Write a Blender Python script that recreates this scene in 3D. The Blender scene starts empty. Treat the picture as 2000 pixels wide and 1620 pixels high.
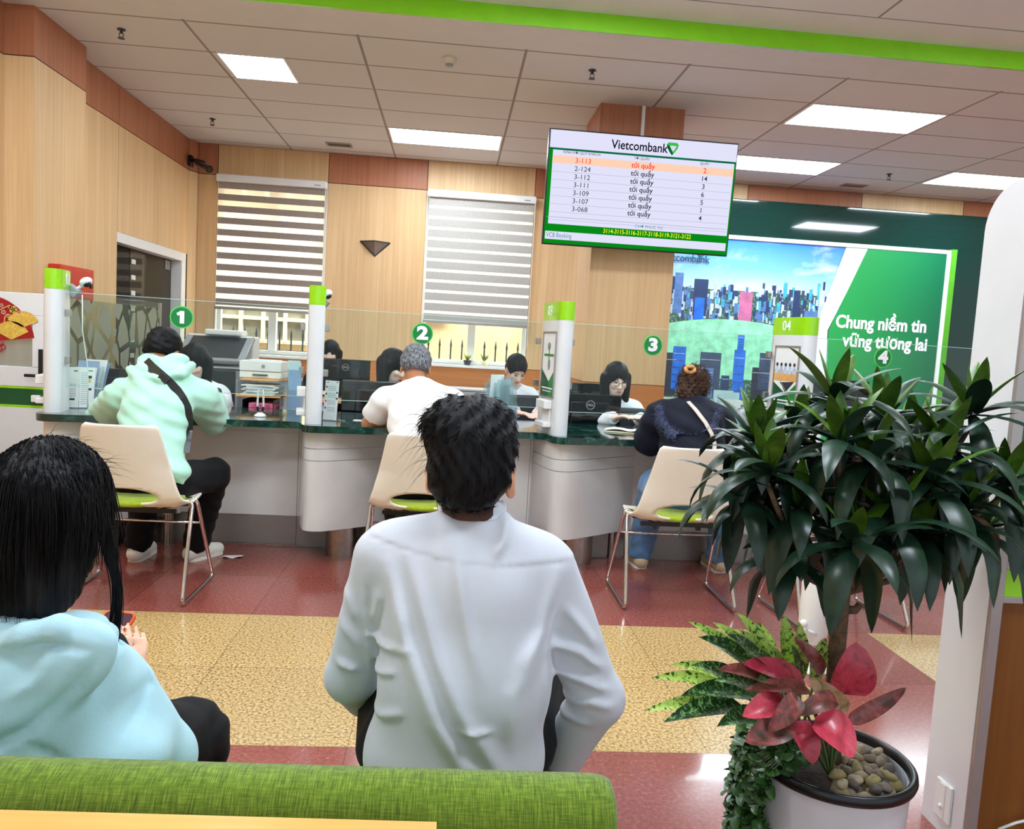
import bpy, bmesh, math, random
import numpy as np
from mathutils import Matrix, Vector

random.seed(7)
rng = np.random.default_rng(7)
SC = bpy.context.scene
COL = SC.collection
PI = math.pi

# ---------------------------------------------------------------- camera, world, exposure
FPX, YAW, PITCH, ROLL, EYE = 1548.1, 0.0798, -0.0884, 0.0582, 1.33
_fwd = np.array([math.sin(YAW) * math.cos(PITCH), math.cos(YAW) * math.cos(PITCH), math.sin(PITCH)])
_r0 = np.array([math.cos(YAW), -math.sin(YAW), 0.0])
_u0 = np.cross(_r0, _fwd)
CR = _r0 * math.cos(ROLL) + _u0 * math.sin(ROLL)
CU = -_r0 * math.sin(ROLL) + _u0 * math.cos(ROLL)
cam = bpy.data.cameras.new('camera')
cam.sensor_width = 36.0
cam.lens = 36.0 * FPX / 2000.0
cam.clip_start, cam.clip_end = 0.05, 200
camo = bpy.data.objects.new('camera', cam)
COL.objects.link(camo)
camo.matrix_world = Matrix(((CR[0], CU[0], -_fwd[0], 0), (CR[1], CU[1], -_fwd[1], 0), (CR[2], CU[2], -_fwd[2], EYE), (0, 0, 0, 1)))
SC.camera = camo
SC.view_settings.view_transform = 'Standard'
SC.view_settings.look = 'None'
SC.view_settings.gamma = 1.0
SC.view_settings.use_curve_mapping = False
SC.view_settings.exposure = 0.88
W = bpy.data.worlds.new('world')
SC.world = W
W.use_nodes = True
W.node_tree.nodes['Background'].inputs[0].default_value = (0.80, 0.92, 1.0, 1)
W.node_tree.nodes['Background'].inputs[1].default_value = 0.62
PANEL_POWER = 16.0          # ceiling panels


def lamp_area(name, loc, size, power, target, col=(1, 1, 1)):
    l = bpy.data.lights.new(name, 'AREA')
    l.energy, l.shape, l.color = power, 'RECTANGLE', col
    l.size, l.size_y = size
    o = bpy.data.objects.new(name, l)
    COL.objects.link(o)
    o.location = loc
    o.rotation_euler = (Vector(target) - Vector(loc)).to_track_quat('-Z', 'Y').to_euler()
    return o


# daylight falling into the alley behind the windows, from the sky above the facing house
lamp_area('daylight', (-0.5, 11.6, 6.5), (9, 2.5), 1500, (-0.5, 13.2, 1.5), (1.0, 0.98, 0.95))


# ---------------------------------------------------------------- photograph pixel at a known depth -> point of the place
def ray(x, y):
    return _fwd * FPX + CR * (x - 1000) - CU * (y - 810)


def at(x, y, Y):
    d = ray(x, y)
    return np.array(d * (Y / d[1]) + [0, 0, EYE])


def atz(x, y, z):
    d = ray(x, y)
    return np.array(d * ((z - EYE) / d[2]) + [0, 0, EYE])


def atx(x, y, X):
    d = ray(x, y)
    return np.array(d * (X / d[0]) + [0, 0, EYE])


V3 = lambda *a: np.array(a, float)


# ---------------------------------------------------------------- materials
def lin(c):
    return tuple(((v / 255) / 12.92 if v / 255 <= 0.04045 else ((v / 255 + 0.055) / 1.055) ** 2.4) for v in c[:3])


def rgba(c):
    return (*lin(c), 1.0)


class NT:
    def __init__(s, name):
        s.m = bpy.data.materials.new(name)
        s.m.use_nodes = True
        s.t = s.m.node_tree
        s.b = s.t.nodes['Principled BSDF']

    def n(s, kind, **kw):
        x = s.t.nodes.new(kind)
        for k, v in kw.items():
            if k.startswith('i_'):
                x.inputs[k[2:].replace('_', ' ')].default_value = v
            else:
                setattr(x, k, v)
        return x

    def l(s, a, b):
        s.t.links.new(a, b)

    def coords(s, scale=(1, 1, 1), loc=(0, 0, 0), rot=(0, 0, 0), kind='Object'):
        c = s.n('ShaderNodeTexCoord')
        m = s.n('ShaderNodeMapping')
        m.inputs['Scale'].default_value = scale
        m.inputs['Location'].default_value = loc
        m.inputs['Rotation'].default_value = rot
        s.l(c.outputs[kind], m.inputs[0])
        return m.outputs[0]

    def noise(s, vec, scale, detail=3, rough=0.6, dist=0.0):
        x = s.n('ShaderNodeTexNoise')
        x.inputs['Scale'].default_value = scale
        x.inputs['Detail'].default_value = detail
        x.inputs['Roughness'].default_value = rough
        x.inputs['Distortion'].default_value = dist
        s.l(vec, x.inputs['Vector'])
        return x.outputs['Fac']

    def ramp(s, fac, stops, interp='LINEAR'):
        r = s.n('ShaderNodeValToRGB')
        r.color_ramp.interpolation = interp
        e = r.color_ramp.elements
        while len(e) < len(stops):
            e.new(0.5)
        for k, (p, c) in enumerate(stops):
            e[k].position = p
            e[k].color = rgba(c)
        s.l(fac, r.inputs[0])
        return r.outputs['Color']

    def mix(s, fac, a, b, mode='MIX'):
        x = s.n('ShaderNodeMix', data_type='RGBA', blend_type=mode)
        for sock, v in ((x.inputs[0], fac), (x.inputs[6], a), (x.inputs[7], b)):
            if isinstance(v, (int, float)):
                sock.default_value = v
            elif isinstance(v, tuple):
                sock.default_value = rgba(v)
            else:
                s.l(v, sock)
        return x.outputs[2]

    def math(s, op, a, b=0.0):
        x = s.n('ShaderNodeMath', operation=op)
        for sock, v in ((x.inputs[0], a), (x.inputs[1], b)):
            if isinstance(v, (int, float)):
                sock.default_value = v
            else:
                s.l(v, sock)
        return x.outputs[0]

    def bump(s, h, strength=0.3, dist=0.01):
        x = s.n('ShaderNodeBump')
        x.inputs['Strength'].default_value = strength
        x.inputs['Distance'].default_value = dist
        s.l(h, x.inputs['Height'])
        s.l(x.outputs[0], s.b.inputs['Normal'])

    def base(s, c):
        if isinstance(c, tuple):
            s.b.inputs['Base Color'].default_value = rgba(c)
        else:
            s.l(c, s.b.inputs['Base Color'])

    def set(s, rough=0.5, metal=0.0, spec=0.5, coat=0.0, sheen=0.0):
        s.b.inputs['Roughness'].default_value = rough
        s.b.inputs['Metallic'].default_value = metal
        s.b.inputs['Specular IOR Level'].default_value = spec
        s.b.inputs['Coat Weight'].default_value = coat
        s.b.inputs['Sheen Weight'].default_value = sheen
        return s


def plain(name, c, rough=0.5, metal=0.0, spec=0.5, coat=0.0, var=0.04, scale=6.0, bump=0.0, bscale=80, sheen=0.0, emit=0.0, alpha=1.0):
    t = NT(name).set(rough, metal, spec, coat, sheen)
    v = t.coords()
    if var > 0:
        lo = tuple(max(0, x * (1 - var)) for x in c)
        hi = tuple(min(255, x * (1 + var)) for x in c)
        t.base(t.ramp(t.noise(v, scale), [(0.3, lo), (0.7, hi)]))
    else:
        t.base(c)
    if bump > 0:
        t.bump(t.noise(v, bscale, 4), bump, 0.004)
    if emit > 0:
        t.b.inputs['Emission Color'].default_value = rgba(c)
        t.b.inputs['Emission Strength'].default_value = emit
    if alpha < 1:
        t.b.inputs['Alpha'].default_value = alpha
    return t.m


def wood(name, a, b, axis='z', fine=55, rough=0.42, seam=None):
    t = NT(name).set(rough, spec=0.35)
    s = {'z': (fine, fine, 1.1), 'x': (1.1, fine, fine), 'y': (fine, 1.1, fine)}[axis]
    v = t.coords(s)
    n1 = t.noise(v, 1.0, 4, 0.65)
    s2 = {'z': (7, 7, 0.35), 'x': (0.35, 7, 7), 'y': (7, 0.35, 7)}[axis]
    n2 = t.noise(t.coords(s2), 1.0, 2, 0.5, 0.6)
    f = t.math('ADD', t.math('MULTIPLY', n1, 0.65), t.math('MULTIPLY', n2, 0.35))
    t.base(t.ramp(f, [(0.34, b), (0.5, tuple((x + y) / 2 for x, y in zip(a, b))), (0.66, a)]))
    t.bump(n1, 0.06, 0.002)
    return t.m


def emitter(name, c, k):
    m = bpy.data.materials.new(name)
    m.use_nodes = True
    nt = m.node_tree
    nt.nodes.remove(nt.nodes['Principled BSDF'])
    e = nt.nodes.new('ShaderNodeEmission')
    e.inputs[0].default_value = rgba(c)
    e.inputs[1].default_value = k
    nt.links.new(e.outputs[0], nt.nodes['Material Output'].inputs[0])
    return m


def glassy(name, tint=(225, 240, 235), alpha=0.12, rough=0.02, dcol=(225, 235, 232), ior=1.2):
    """thin pane: mostly clear, fresnel gloss"""
    m = bpy.data.materials.new(name)
    m.use_nodes = True
    nt = m.node_tree
    nt.nodes.remove(nt.nodes['Principled BSDF'])
    tr = nt.nodes.new('ShaderNodeBsdfTransparent')
    tr.inputs[0].default_value = rgba(tint)
    gl = nt.nodes.new('ShaderNodeBsdfGlossy')
    gl.inputs['Roughness'].default_value = rough
    gl.inputs[0].default_value = (1, 1, 1, 1)
    fr = nt.nodes.new('ShaderNodeFresnel')
    fr.inputs[0].default_value = ior
    mx = nt.nodes.new('ShaderNodeMixShader')
    df = nt.nodes.new('ShaderNodeBsdfDiffuse')
    df.inputs[0].default_value = rgba(dcol)
    m2 = nt.nodes.new('ShaderNodeMixShader')
    m2.inputs[0].default_value = alpha
    L = nt.links.new
    ge = nt.nodes.new('ShaderNodeNewGeometry')
    mm = nt.nodes.new('ShaderNodeMath'); mm.operation = 'MULTIPLY_ADD'
    L(ge.outputs['Backfacing'], mm.inputs[0]); mm.inputs[1].default_value = -1.0; mm.inputs[2].default_value = 1.0
    m3 = nt.nodes.new('ShaderNodeMath'); m3.operation = 'MULTIPLY'
    L(mm.outputs[0], m3.inputs[0]); L(fr.outputs[0], m3.inputs[1])
    L(m3.outputs[0], mx.inputs[0]); L(tr.outputs[0], mx.inputs[1]); L(gl.outputs[0], mx.inputs[2])
    L(mx.outputs[0], m2.inputs[1]); L(df.outputs[0], m2.inputs[2])
    L(m2.outputs[0], nt.nodes['Material Output'].inputs[0])
    return m


def sheer(name, c, through=0.5, rough=1.0):
    m = bpy.data.materials.new(name)
    m.use_nodes = True
    nt = m.node_tree
    nt.nodes.remove(nt.nodes['Principled BSDF'])
    tr = nt.nodes.new('ShaderNodeBsdfTransparent')
    tl = nt.nodes.new('ShaderNodeBsdfTranslucent')
    df = nt.nodes.new('ShaderNodeBsdfDiffuse')
    tl.inputs[0].default_value = rgba(c)
    df.inputs[0].default_value = rgba(c)
    a = nt.nodes.new('ShaderNodeMixShader'); a.inputs[0].default_value = 0.45
    b = nt.nodes.new('ShaderNodeMixShader'); b.inputs[0].default_value = through
    L = nt.links.new
    L(tl.outputs[0], a.inputs[1]); L(df.outputs[0], a.inputs[2])
    L(a.outputs[0], b.inputs[1]); L(tr.outputs[0], b.inputs[2])
    L(b.outputs[0], nt.nodes['Material Output'].inputs[0])
    return m


M = {}
M['oak'] = wood('oak_panel', (228, 193, 146), (208, 168, 120))
M['oak_band'] = wood('brown_panel', (186, 122, 88), (164, 102, 70))
M['oak_dado'] = wood('orange_wood', (214, 138, 76), (190, 112, 54), 'x')
M['oak_top'] = wood('light_wood_top', (238, 186, 120), (222, 160, 92), 'x', 30, 0.25)
M['cabinet_wood'] = wood('cabinet_wood', (134, 82, 30), (112, 64, 20), 'z', 30, 0.35)
M['white'] = plain('white_gloss', (224, 227, 230), 0.25, coat=0.3, var=0.01)
M['counter'] = plain('counter_white', (222, 220, 216), 0.18, coat=0.5, var=0.015)
M['white_plastic'] = plain('white_plastic', (236, 236, 234), 0.35, var=0.01)
M['ivory'] = plain('ivory_shell', (232, 222, 206), 0.38, var=0.015)
M['chrome'] = plain('chrome', (225, 222, 218), 0.12, 1.0, var=0.0)
M['steel'] = plain('brushed_steel', (176, 172, 166), 0.28, 1.0, var=0.06, scale=30)
M['plinth'] = plain('grey_plinth', (150, 146, 142), 0.35, 0.6, var=0.03)
M['alu'] = plain('aluminium', (176, 168, 164), 0.4, 0.7, var=0.02)
M['lime'] = plain('lime_green', (150, 218, 4), 0.25, coat=0.4, var=0.02)
M['lime2'] = plain('fascia_green', (132, 214, 8), 0.3, coat=0.3, var=0.02)
M['black'] = plain('black_plastic', (16, 17, 19), 0.3, var=0.02)
M['blackgloss'] = plain('black_gloss', (10, 12, 16), 0.08, coat=0.5, var=0.0)
M['charcoal'] = plain('charcoal_plastic', (44, 47, 52), 0.4, var=0.03)
M['grey'] = plain('grey_plastic', (150, 152, 154), 0.4, var=0.02)
M['darkgreen'] = plain('dark_green_gloss', (8, 50, 44), 0.07, coat=0.6, var=0.02)
M['green'] = plain('sign_green', (18, 132, 52), 0.3, var=0.03)
M['deepgreen'] = plain('deep_green', (6, 84, 48), 0.3, var=0.03)
M['midgreen'] = plain('mid_green', (40, 168, 84), 0.35, var=0.02)
M['paper'] = plain('paper', (240, 240, 238), 0.6, var=0.01)
M['ink'] = plain('ink', (40, 44, 54), 0.6, var=0.0)
M['inkgrey'] = plain('grey_ink', (150, 156, 164), 0.6, var=0.0)
M['red'] = plain('red_paint', (196, 42, 26), 0.35, var=0.03)
M['decalred'] = plain('decal_red', (160, 14, 26), 0.4, var=0.05)
M['gold'] = plain('decal_gold', (222, 186, 84), 0.35, 0.2, var=0.10, scale=40)
M['pink'] = plain('decal_pink', (236, 160, 150), 0.5, var=0.04)
M['textwhite'] = plain('lettering_white', (246, 248, 246), 0.4, var=0.0)
M['glass'] = glassy('clear_glass', (247, 252, 250), 0.012)
M['glass_edge'] = plain('glass_edge', (196, 226, 216), 0.15, var=0.0, alpha=0.75)
M['acrylic'] = glassy('acrylic', (232, 240, 246), 0.14)
M['window_glass'] = glassy('window_glass', (240, 246, 246), 0.02)
M['frost'] = glassy('frosted_film', (220, 226, 214), 0.62, 0.3)
M['wall_white'] = plain('white_paint', (232, 230, 226), 0.6, var=0.01)
M['folderblue'] = plain('folder_blue', (150, 178, 214), 0.4, var=0.05)
M['folderteal'] = plain('folder_pale_teal', (196, 222, 224), 0.4, var=0.05)
M['cream'] = plain('book_cream', (238, 226, 190), 0.6, var=0.03)
M['yellowgreen'] = plain('yellow_green', (206, 222, 40), 0.5, var=0.03)

t = NT('green_marble').set(0.1, coat=0.4)
v = t.coords()
n = t.noise(v, 5.5, 8, 0.7, 1.8)
t.base(t.ramp(n, [(0.36, (12, 34, 30)), (0.52, (20, 58, 50)), (0.60, (34, 84, 70)), (0.66, (120, 150, 140)), (0.70, (24, 60, 52))]))
M['marble'] = t.m


def granite(name, base, specks, rough, tile, scale):
    t = NT(name).set(rough, spec=0.5, coat=0.15)
    v = t.coords()
    n1 = t.noise(v, scale, 4, 0.75)
    n2 = t.noise(v, scale * 0.45, 3, 0.6)
    c = t.ramp(n1, specks)
    c = t.mix(t.ramp(n2, [(0.35, (0, 0, 0)), (0.7, (90, 90, 90))]), c, base)
    br = t.n('ShaderNodeTexBrick', offset=0.0, squash=1.0)
    for k, val in (('Scale', 1.0), ('Brick Width', tile), ('Row Height', tile), ('Mortar Size', 0.0022), ('Mortar Smooth', 0.1), ('Bias', 0.0)):
        br.inputs[k].default_value = val
    br.inputs['Color1'].default_value = (1, 1, 1, 1)
    br.inputs['Color2'].default_value = (0.86, 0.86, 0.86, 1)
    br.inputs['Mortar'].default_value = (0.55, 0.5, 0.45, 1)
    t.l(t.coords((1, 1, 1), (0.873 + 1.2, -2.49 + 1.2, 0)), br.inputs['Vector'])
    t.base(t.mix(1.0, c, br.outputs['Color'], 'MULTIPLY'))
    return t.m


M['floor_yellow'] = granite('yellow_granite', (210, 172, 108), [(0.30, (52, 42, 26)), (0.44, (146, 114, 64)), (0.52, (208, 174, 114)), (0.74, (238, 214, 164))], 0.3, 0.6, 95)
M['floor_red'] = granite('red_granite', (146, 76, 66), [(0.28, (122, 62, 54)), (0.5, (146, 78, 68)), (0.64, (162, 94, 84)), (0.73, (214, 172, 154))], 0.16, 0.6, 70)

t = NT('ceiling_tile').set(0.85, spec=0.1)
br = t.n('ShaderNodeTexBrick', offset=0.0, squash=1.0)
for k, val in (('Scale', 1.0), ('Brick Width', 1.2), ('Row Height', 0.6), ('Mortar Size', 0.011), ('Mortar Smooth', 0.1), ('Bias', 0.0)):
    br.inputs[k].default_value = val
br.inputs['Color1'].default_value = rgba((222, 221, 221))
br.inputs['Color2'].default_value = rgba((217, 216, 217))
br.inputs['Mortar'].default_value = rgba((158, 150, 146))
t.l(t.coords((1, 1, 1), (1.978 + 12.0, -5.897 + 12.0, 0)), br.inputs['Vector'])
t.base(br.outputs['Color'])
t.bump(t.noise(t.coords(), 220, 2), 0.08, 0.002)
M['ceiling'] = t.m
M['soffit'] = plain('soffit_paint', (219, 218, 219), 0.7, var=0.01)
M['ceiling_front'] = plain('front_ceiling', (226, 228, 234), 0.7, var=0.01)

t = NT('sofa_fabric').set(0.85, spec=0.15, sheen=0.3)
v1 = t.coords((620, 40, 30))
v2 = t.coords((40, 140, 620))
a = t.noise(v1, 1.0, 2, 0.5)
b = t.noise(v2, 1.0, 2, 0.5)
f = t.math('ADD', t.math('MULTIPLY', a, 0.68), t.math('MULTIPLY', b, 0.32))
t.base(t.ramp(f, [(0.34, (70, 90, 16)), (0.5, (98, 123, 28)), (0.66, (130, 154, 52))]))
t.bump(f, 0.5, 0.004)
M['sofa'] = t.m
t = NT('cushion_felt').set(0.9, spec=0.1, sheen=0.4)
n = t.noise(t.coords(), 160, 4, 0.7)
t.base(t.ramp(n, [(0.3, (128, 152, 16)), (0.7, (178, 198, 40))]))
t.bump(n, 0.5, 0.004)
M['cushion'] = t.m

# ---------------------------------------------------------------- mesh helpers
MW = {}


class MB:
    def __init__(s):
        s.v, s.f, s.m, s.n = [], [], [], 0

    def add(s, vs, fs, mi=0):
        vs = np.asarray(vs, float).reshape(-1, 3)
        s.v.append(vs)
        for f in fs:
            s.f.append([i + s.n for i in f])
            s.m.append(mi)
        s.n += len(vs)
        return s

    def box(s, c, size, mi=0, R=None):
        h = np.array(size) / 2
        p = np.array([[x, y, z] for x in (-1, 1) for y in (-1, 1) for z in (-1, 1)]) * h
        if R is not None:
            p = p @ np.array(R).T
        return s.add(p + np.array(c), [(0, 1, 3, 2), (4, 6, 7, 5), (0, 4, 5, 1), (2, 3, 7, 6), (0, 2, 6, 4), (1, 5, 7, 3)], mi)

    def bx(s, x0, x1, y0, y1, z0, z1, mi=0):
        return s.box(((x0 + x1) / 2, (y0 + y1) / 2, (z0 + z1) / 2), (x1 - x0, y1 - y0, z1 - z0), mi)

    def cyl(s, a, b, ra, rb=None, n=20, mi=0, cap=True):
        rb = ra if rb is None else rb
        a, b = np.array(a, float), np.array(b, float)
        d = (b - a) / np.linalg.norm(b - a)
        t = np.array([1, 0, 0]) if abs(d[0]) < 0.9 else np.array([0, 1, 0])
        e1 = np.cross(d, t); e1 /= np.linalg.norm(e1)
        e2 = np.cross(d, e1)
        an = np.arange(n) * 2 * PI / n
        ring = np.cos(an)[:, None] * e1 + np.sin(an)[:, None] * e2
        fs = [(i, (i + 1) % n, n + (i + 1) % n, n + i) for i in range(n)]
        if cap:
            fs += [tuple(range(n))[::-1], tuple(range(n, 2 * n))]
        return s.add(np.vstack([a + ring * ra, b + ring * rb]), fs, mi)

    def tube(s, pts, r, n=10, mi=0, cap=True, closed=False):
        P = np.array(pts, float)
        m = len(P)
        rr = np.full(m, r) if np.isscalar(r) else np.array(r)
        T = np.gradient(P, axis=0)
        if closed:
            T = np.roll(P, -1, 0) - np.roll(P, 1, 0)
        T /= np.linalg.norm(T, axis=1)[:, None] + 1e-12
        up = np.array([0, 0, 1.0]) if abs(T[0][2]) < 0.9 else np.array([1.0, 0, 0])
        e = np.cross(T[0], up); e /= np.linalg.norm(e)
        an = np.arange(n) * 2 * PI / n
        vs = []
        for i in range(m):
            e = e - T[i] * np.dot(e, T[i]); e /= np.linalg.norm(e) + 1e-12
            f = np.cross(T[i], e)
            vs.append(P[i] + rr[i] * (np.cos(an)[:, None] * e + np.sin(an)[:, None] * f))
        fs = []
        for i in range(m if closed else m - 1):
            j = (i + 1) % m
            for k in range(n):
                fs.append((i * n + k, i * n + (k + 1) % n, j * n + (k + 1) % n, j * n + k))
        if cap and not closed:
            fs += [tuple(range(n))[::-1], tuple(range((m - 1) * n, m * n))]
        return s.add(np.vstack(vs), fs, mi)

    def lathe(s, c, prof, n=32, mi=0, sx=1.0, sy=1.0, cap=True):
        an = np.arange(n) * 2 * PI / n
        vs = [np.stack([c[0] + sx * r * np.cos(an), c[1] + sy * r * np.sin(an), np.full(n, c[2] + z)], 1) for r, z in prof]
        fs = [(i * n + k, i * n + (k + 1) % n, (i + 1) * n + (k + 1) % n, (i + 1) * n + k) for i in range(len(prof) - 1) for k in range(n)]
        if cap:
            fs += [tuple(range(n))[::-1], tuple(range((len(prof) - 1) * n, len(prof) * n))]
        return s.add(np.vstack(vs), fs, mi)

    def prism(s, poly, z0, z1, mi=0, side=None):
        """plan polygon (ccw) extruded in z"""
        p = np.array(poly, float); n = len(p)
        vs = np.vstack([np.c_[p, np.full(n, z0)], np.c_[p, np.full(n, z1)]])
        s.add(vs, [tuple(range(n))[::-1], tuple(range(n, 2 * n))], mi)
        return s.add(vs, [(i, (i + 1) % n, n + (i + 1) % n, n + i) for i in range(n)], mi if side is None else side)

    def slab(s, poly, o, ex, ey, th, mi=0, side=None):
        """2-D polygon in the plane (o, ex, ey) given thickness along ex x ey"""
        o, ex, ey = (np.array(q, float) for q in (o, ex, ey))
        nn = np.cross(ex, ey); nn /= np.linalg.norm(nn)
        p = np.array([o + a * ex + b * ey for a, b in poly]); n = len(p)
        vs = np.vstack([p, p + nn * th])
        s.add(vs, [tuple(range(n))[::-1], tuple(range(n, 2 * n))], mi)
        return s.add(vs, [(i, (i + 1) % n, n + (i + 1) % n, n + i) for i in range(n)], mi if side is None else side)

    def grid(s, fn, nu, nv, mi=0, wrap=False):
        vs = [fn(i / (nu - (0 if wrap else 1)), j / (nv - 1)) for j in range(nv) for i in range(nu)]
        fs = [(j * nu + i, j * nu + (i + 1) % nu, (j + 1) * nu + (i + 1) % nu, (j + 1) * nu + i) for j in range(nv - 1) for i in range(nu if wrap else nu - 1)]
        return s.add(vs, fs, mi)

    def ball(s, c, r, R=None, nu=16, nv=10, mi=0):
        r = np.array([r, r, r]) if np.isscalar(r) else np.array(r)
        vs = []
        for j in range(1, nv):
            th = PI * j / nv
            for i in range(nu):
                ph = 2 * PI * i / nu
                vs.append((math.sin(th) * math.cos(ph), math.sin(th) * math.sin(ph), math.cos(th)))
        vs += [(0, 0, 1), (0, 0, -1)]
        vs = np.array(vs) * r
        if R is not None:
            vs = vs @ np.array(R).T
        fs = [(j * nu + i, (j + 1) * nu + i, (j + 1) * nu + (i + 1) % nu, j * nu + (i + 1) % nu) for j in range(nv - 2) for i in range(nu)]
        t, b = (nv - 1) * nu, (nv - 1) * nu + 1
        fs += [(t, i, (i + 1) % nu) for i in range(nu)] + [(b, (nv - 2) * nu + (i + 1) % nu, (nv - 2) * nu + i) for i in range(nu)]
        return s.add(vs + np.array(c), fs, mi)

    def build(s, name, mats, parent=None, smooth=False, bev=0.0, bseg=2, local=False, tagd=None, solid=0.0, sub=0):
        me = bpy.data.meshes.new(name)
        V = np.vstack(s.v)
        if parent is not None and not local:
            A = np.array(MW[parent.name].inverted())
            V = V @ A[:3, :3].T + A[:3, 3]
        me.from_pydata(V.tolist(), [], s.f)
        mats = mats if isinstance(mats, (list, tuple)) else [mats]
        for m in mats:
            me.materials.append(M[m] if isinstance(m, str) else m)
        if len(mats) > 1:
            me.polygons.foreach_set('material_index', s.m)
        bm = bmesh.new(); bm.from_mesh(me)
        bmesh.ops.recalc_face_normals(bm, faces=bm.faces)
        bm.to_mesh(me); bm.free()
        if smooth:
            me.polygons.foreach_set('use_smooth', [True] * len(me.polygons))
            if smooth is not True:
                try:
                    me.set_sharp_from_angle(angle=smooth)
                except Exception:
                    pass
        o = bpy.data.objects.new(name, me)
        COL.objects.link(o)
        if parent is not None:
            o.parent = parent
            MW[o.name] = MW[parent.name]
        else:
            MW[o.name] = Matrix()
        if solid:
            q = o.modifiers.new('solid', 'SOLIDIFY'); q.thickness = solid; q.offset = 0
        if sub:
            q = o.modifiers.new('sub', 'SUBSURF'); q.levels = q.render_levels = sub
        if bev > 0:
            q = o.modifiers.new('bevel', 'BEVEL'); q.width = bev; q.segments = bseg; q.limit_method = 'ANGLE'; q.angle_limit = 0.6
            me.polygons.foreach_set('use_smooth', [True] * len(me.polygons))
            q.harden_normals = True
        if tagd:
            tag(o, *tagd)
        return o


def tag(o, label=None, cat=None, group=None, kind=None):
    for k, v in (('label', label), ('category', cat), ('group', group), ('kind', kind)):
        if v:
            o[k] = v
    return o


def thing(name, label, cat, loc=(0, 0, 0), rz=0.0, group=None):
    o = bpy.data.objects.new(name, None)
    COL.objects.link(o)
    o.empty_display_size = 0.1
    o.location = [float(q) for q in loc]
    o.rotation_euler = (0, 0, rz)
    MW[o.name] = Matrix.Translation(Vector([float(q) for q in loc])) @ Matrix.Rotation(rz, 4, 'Z')
    return tag(o, label, cat, group)


def struct(o):
    o['kind'] = 'structure'
    return o


def dup(root, loc, rz, label, group=None):
    r = root.copy(); COL.objects.link(r)
    r.location = [float(q) for q in loc]; r.rotation_euler = (0, 0, rz)
    r['label'] = label
    if group:
        r['group'] = group
    MW[r.name] = Matrix.Translation(Vector([float(q) for q in loc])) @ Matrix.Rotation(rz, 4, 'Z')
    for ch in root.children:
        c = ch.copy(); COL.objects.link(c); c.parent = r
        MW[c.name] = MW[r.name]
        for g in ch.children:
            d = g.copy(); COL.objects.link(d); d.parent = c
            MW[d.name] = MW[r.name]
    return r


def rotz(a):
    return np.array([[math.cos(a), -math.sin(a), 0], [math.sin(a), math.cos(a), 0], [0, 0, 1]])


def text(name, body, size, m, parent, o, ex, ey, align='CENTER', bold=0.0, th=0.002, sx=1.0):
    """flat lettering lying in the plane (o, ex, ey), a mesh part"""
    cu = bpy.data.curves.new(name, 'FONT')
    cu.body, cu.size, cu.align_x, cu.align_y = body, size, align, 'CENTER'
    cu.offset = bold * size
    cu.extrude = th / 2
    cu.resolution_u = 3
    tmp = bpy.data.objects.new('tmp_text', cu)
    COL.objects.link(tmp)
    bpy.context.view_layer.update()
    me = bpy.data.meshes.new_from_object(tmp.evaluated_get(bpy.context.evaluated_depsgraph_get()))
    bpy.data.objects.remove(tmp)
    bpy.data.curves.remove(cu)
    o, ex, ey = (np.array(q, float) for q in (o, ex, ey))
    ex /= np.linalg.norm(ex); ey = ey / np.linalg.norm(ey)
    nn = np.cross(ex, ey)
    V = np.zeros(len(me.vertices) * 3); me.vertices.foreach_get('co', V); V = V.reshape(-1, 3)
    V[:, 0] *= sx
    P = o + V[:, :1] * ex + V[:, 1:2] * ey + V[:, 2:] * nn
    fs = [tuple(p.vertices) for p in me.polygons]
    bpy.data.meshes.remove(me)
    b = MB(); b.add(P, fs)
    return b.build(name, m, parent)


def rrect(w, h, r, n=6, cx=0.0, cy=0.0):
    out = []
    for sx, sy, a0 in ((1, -1, -90), (1, 1, 0), (-1, 1, 90), (-1, -1, 180)):
        for k in range(n + 1):
            a = math.radians(a0 + 90 * k / n)
            out.append((cx + sx * (w / 2 - r) + r * math.cos(a), cy + sy * (h / 2 - r) + r * math.sin(a)))
    return out


def circ(r, n=32, cx=0.0, cy=0.0, ry=None):
    ry = r if ry is None else ry
    return [(cx + r * math.cos(2 * PI * k / n), cy + ry * math.sin(2 * PI * k / n)) for k in range(n)]
# ================================================================ the setting
CEIL, CFRONT = 3.437, 3.55
YB, XL = 9.65, -3.085
M['dark_gap'] = plain('panel_gap', (70, 42, 24), 0.8, var=0.0)

b = MB()
for x0, x1, y0, y1, mi in ((-4, 9, -2.5, 2.49, 0), (-4, 1.53, 2.49, 3.69, 1), (1.53, 2.13, 2.49, 3.69, 0), (2.13, 9, 2.49, 3.69, 1), (-4, 9, 3.69, 9.9, 0), (-5.4, -4, 5.4, 9.9, 0)):
    b.add([(x0, y0, 0), (x1, y0, 0), (x1, y1, 0), (x0, y1, 0)], [(0, 1, 2, 3)], mi)
struct(b.build('floor', ['floor_red', 'floor_yellow']))

b = MB()
b.bx(-3.4, 9, 5.87, 9.9, CEIL, CEIL + 0.05, 0)
b.bx(-3.4, 9, 5.45, 5.87, CEIL, CEIL + 0.05, 1)
struct(b.build('ceiling', ['ceiling', 'soffit']))

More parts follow.
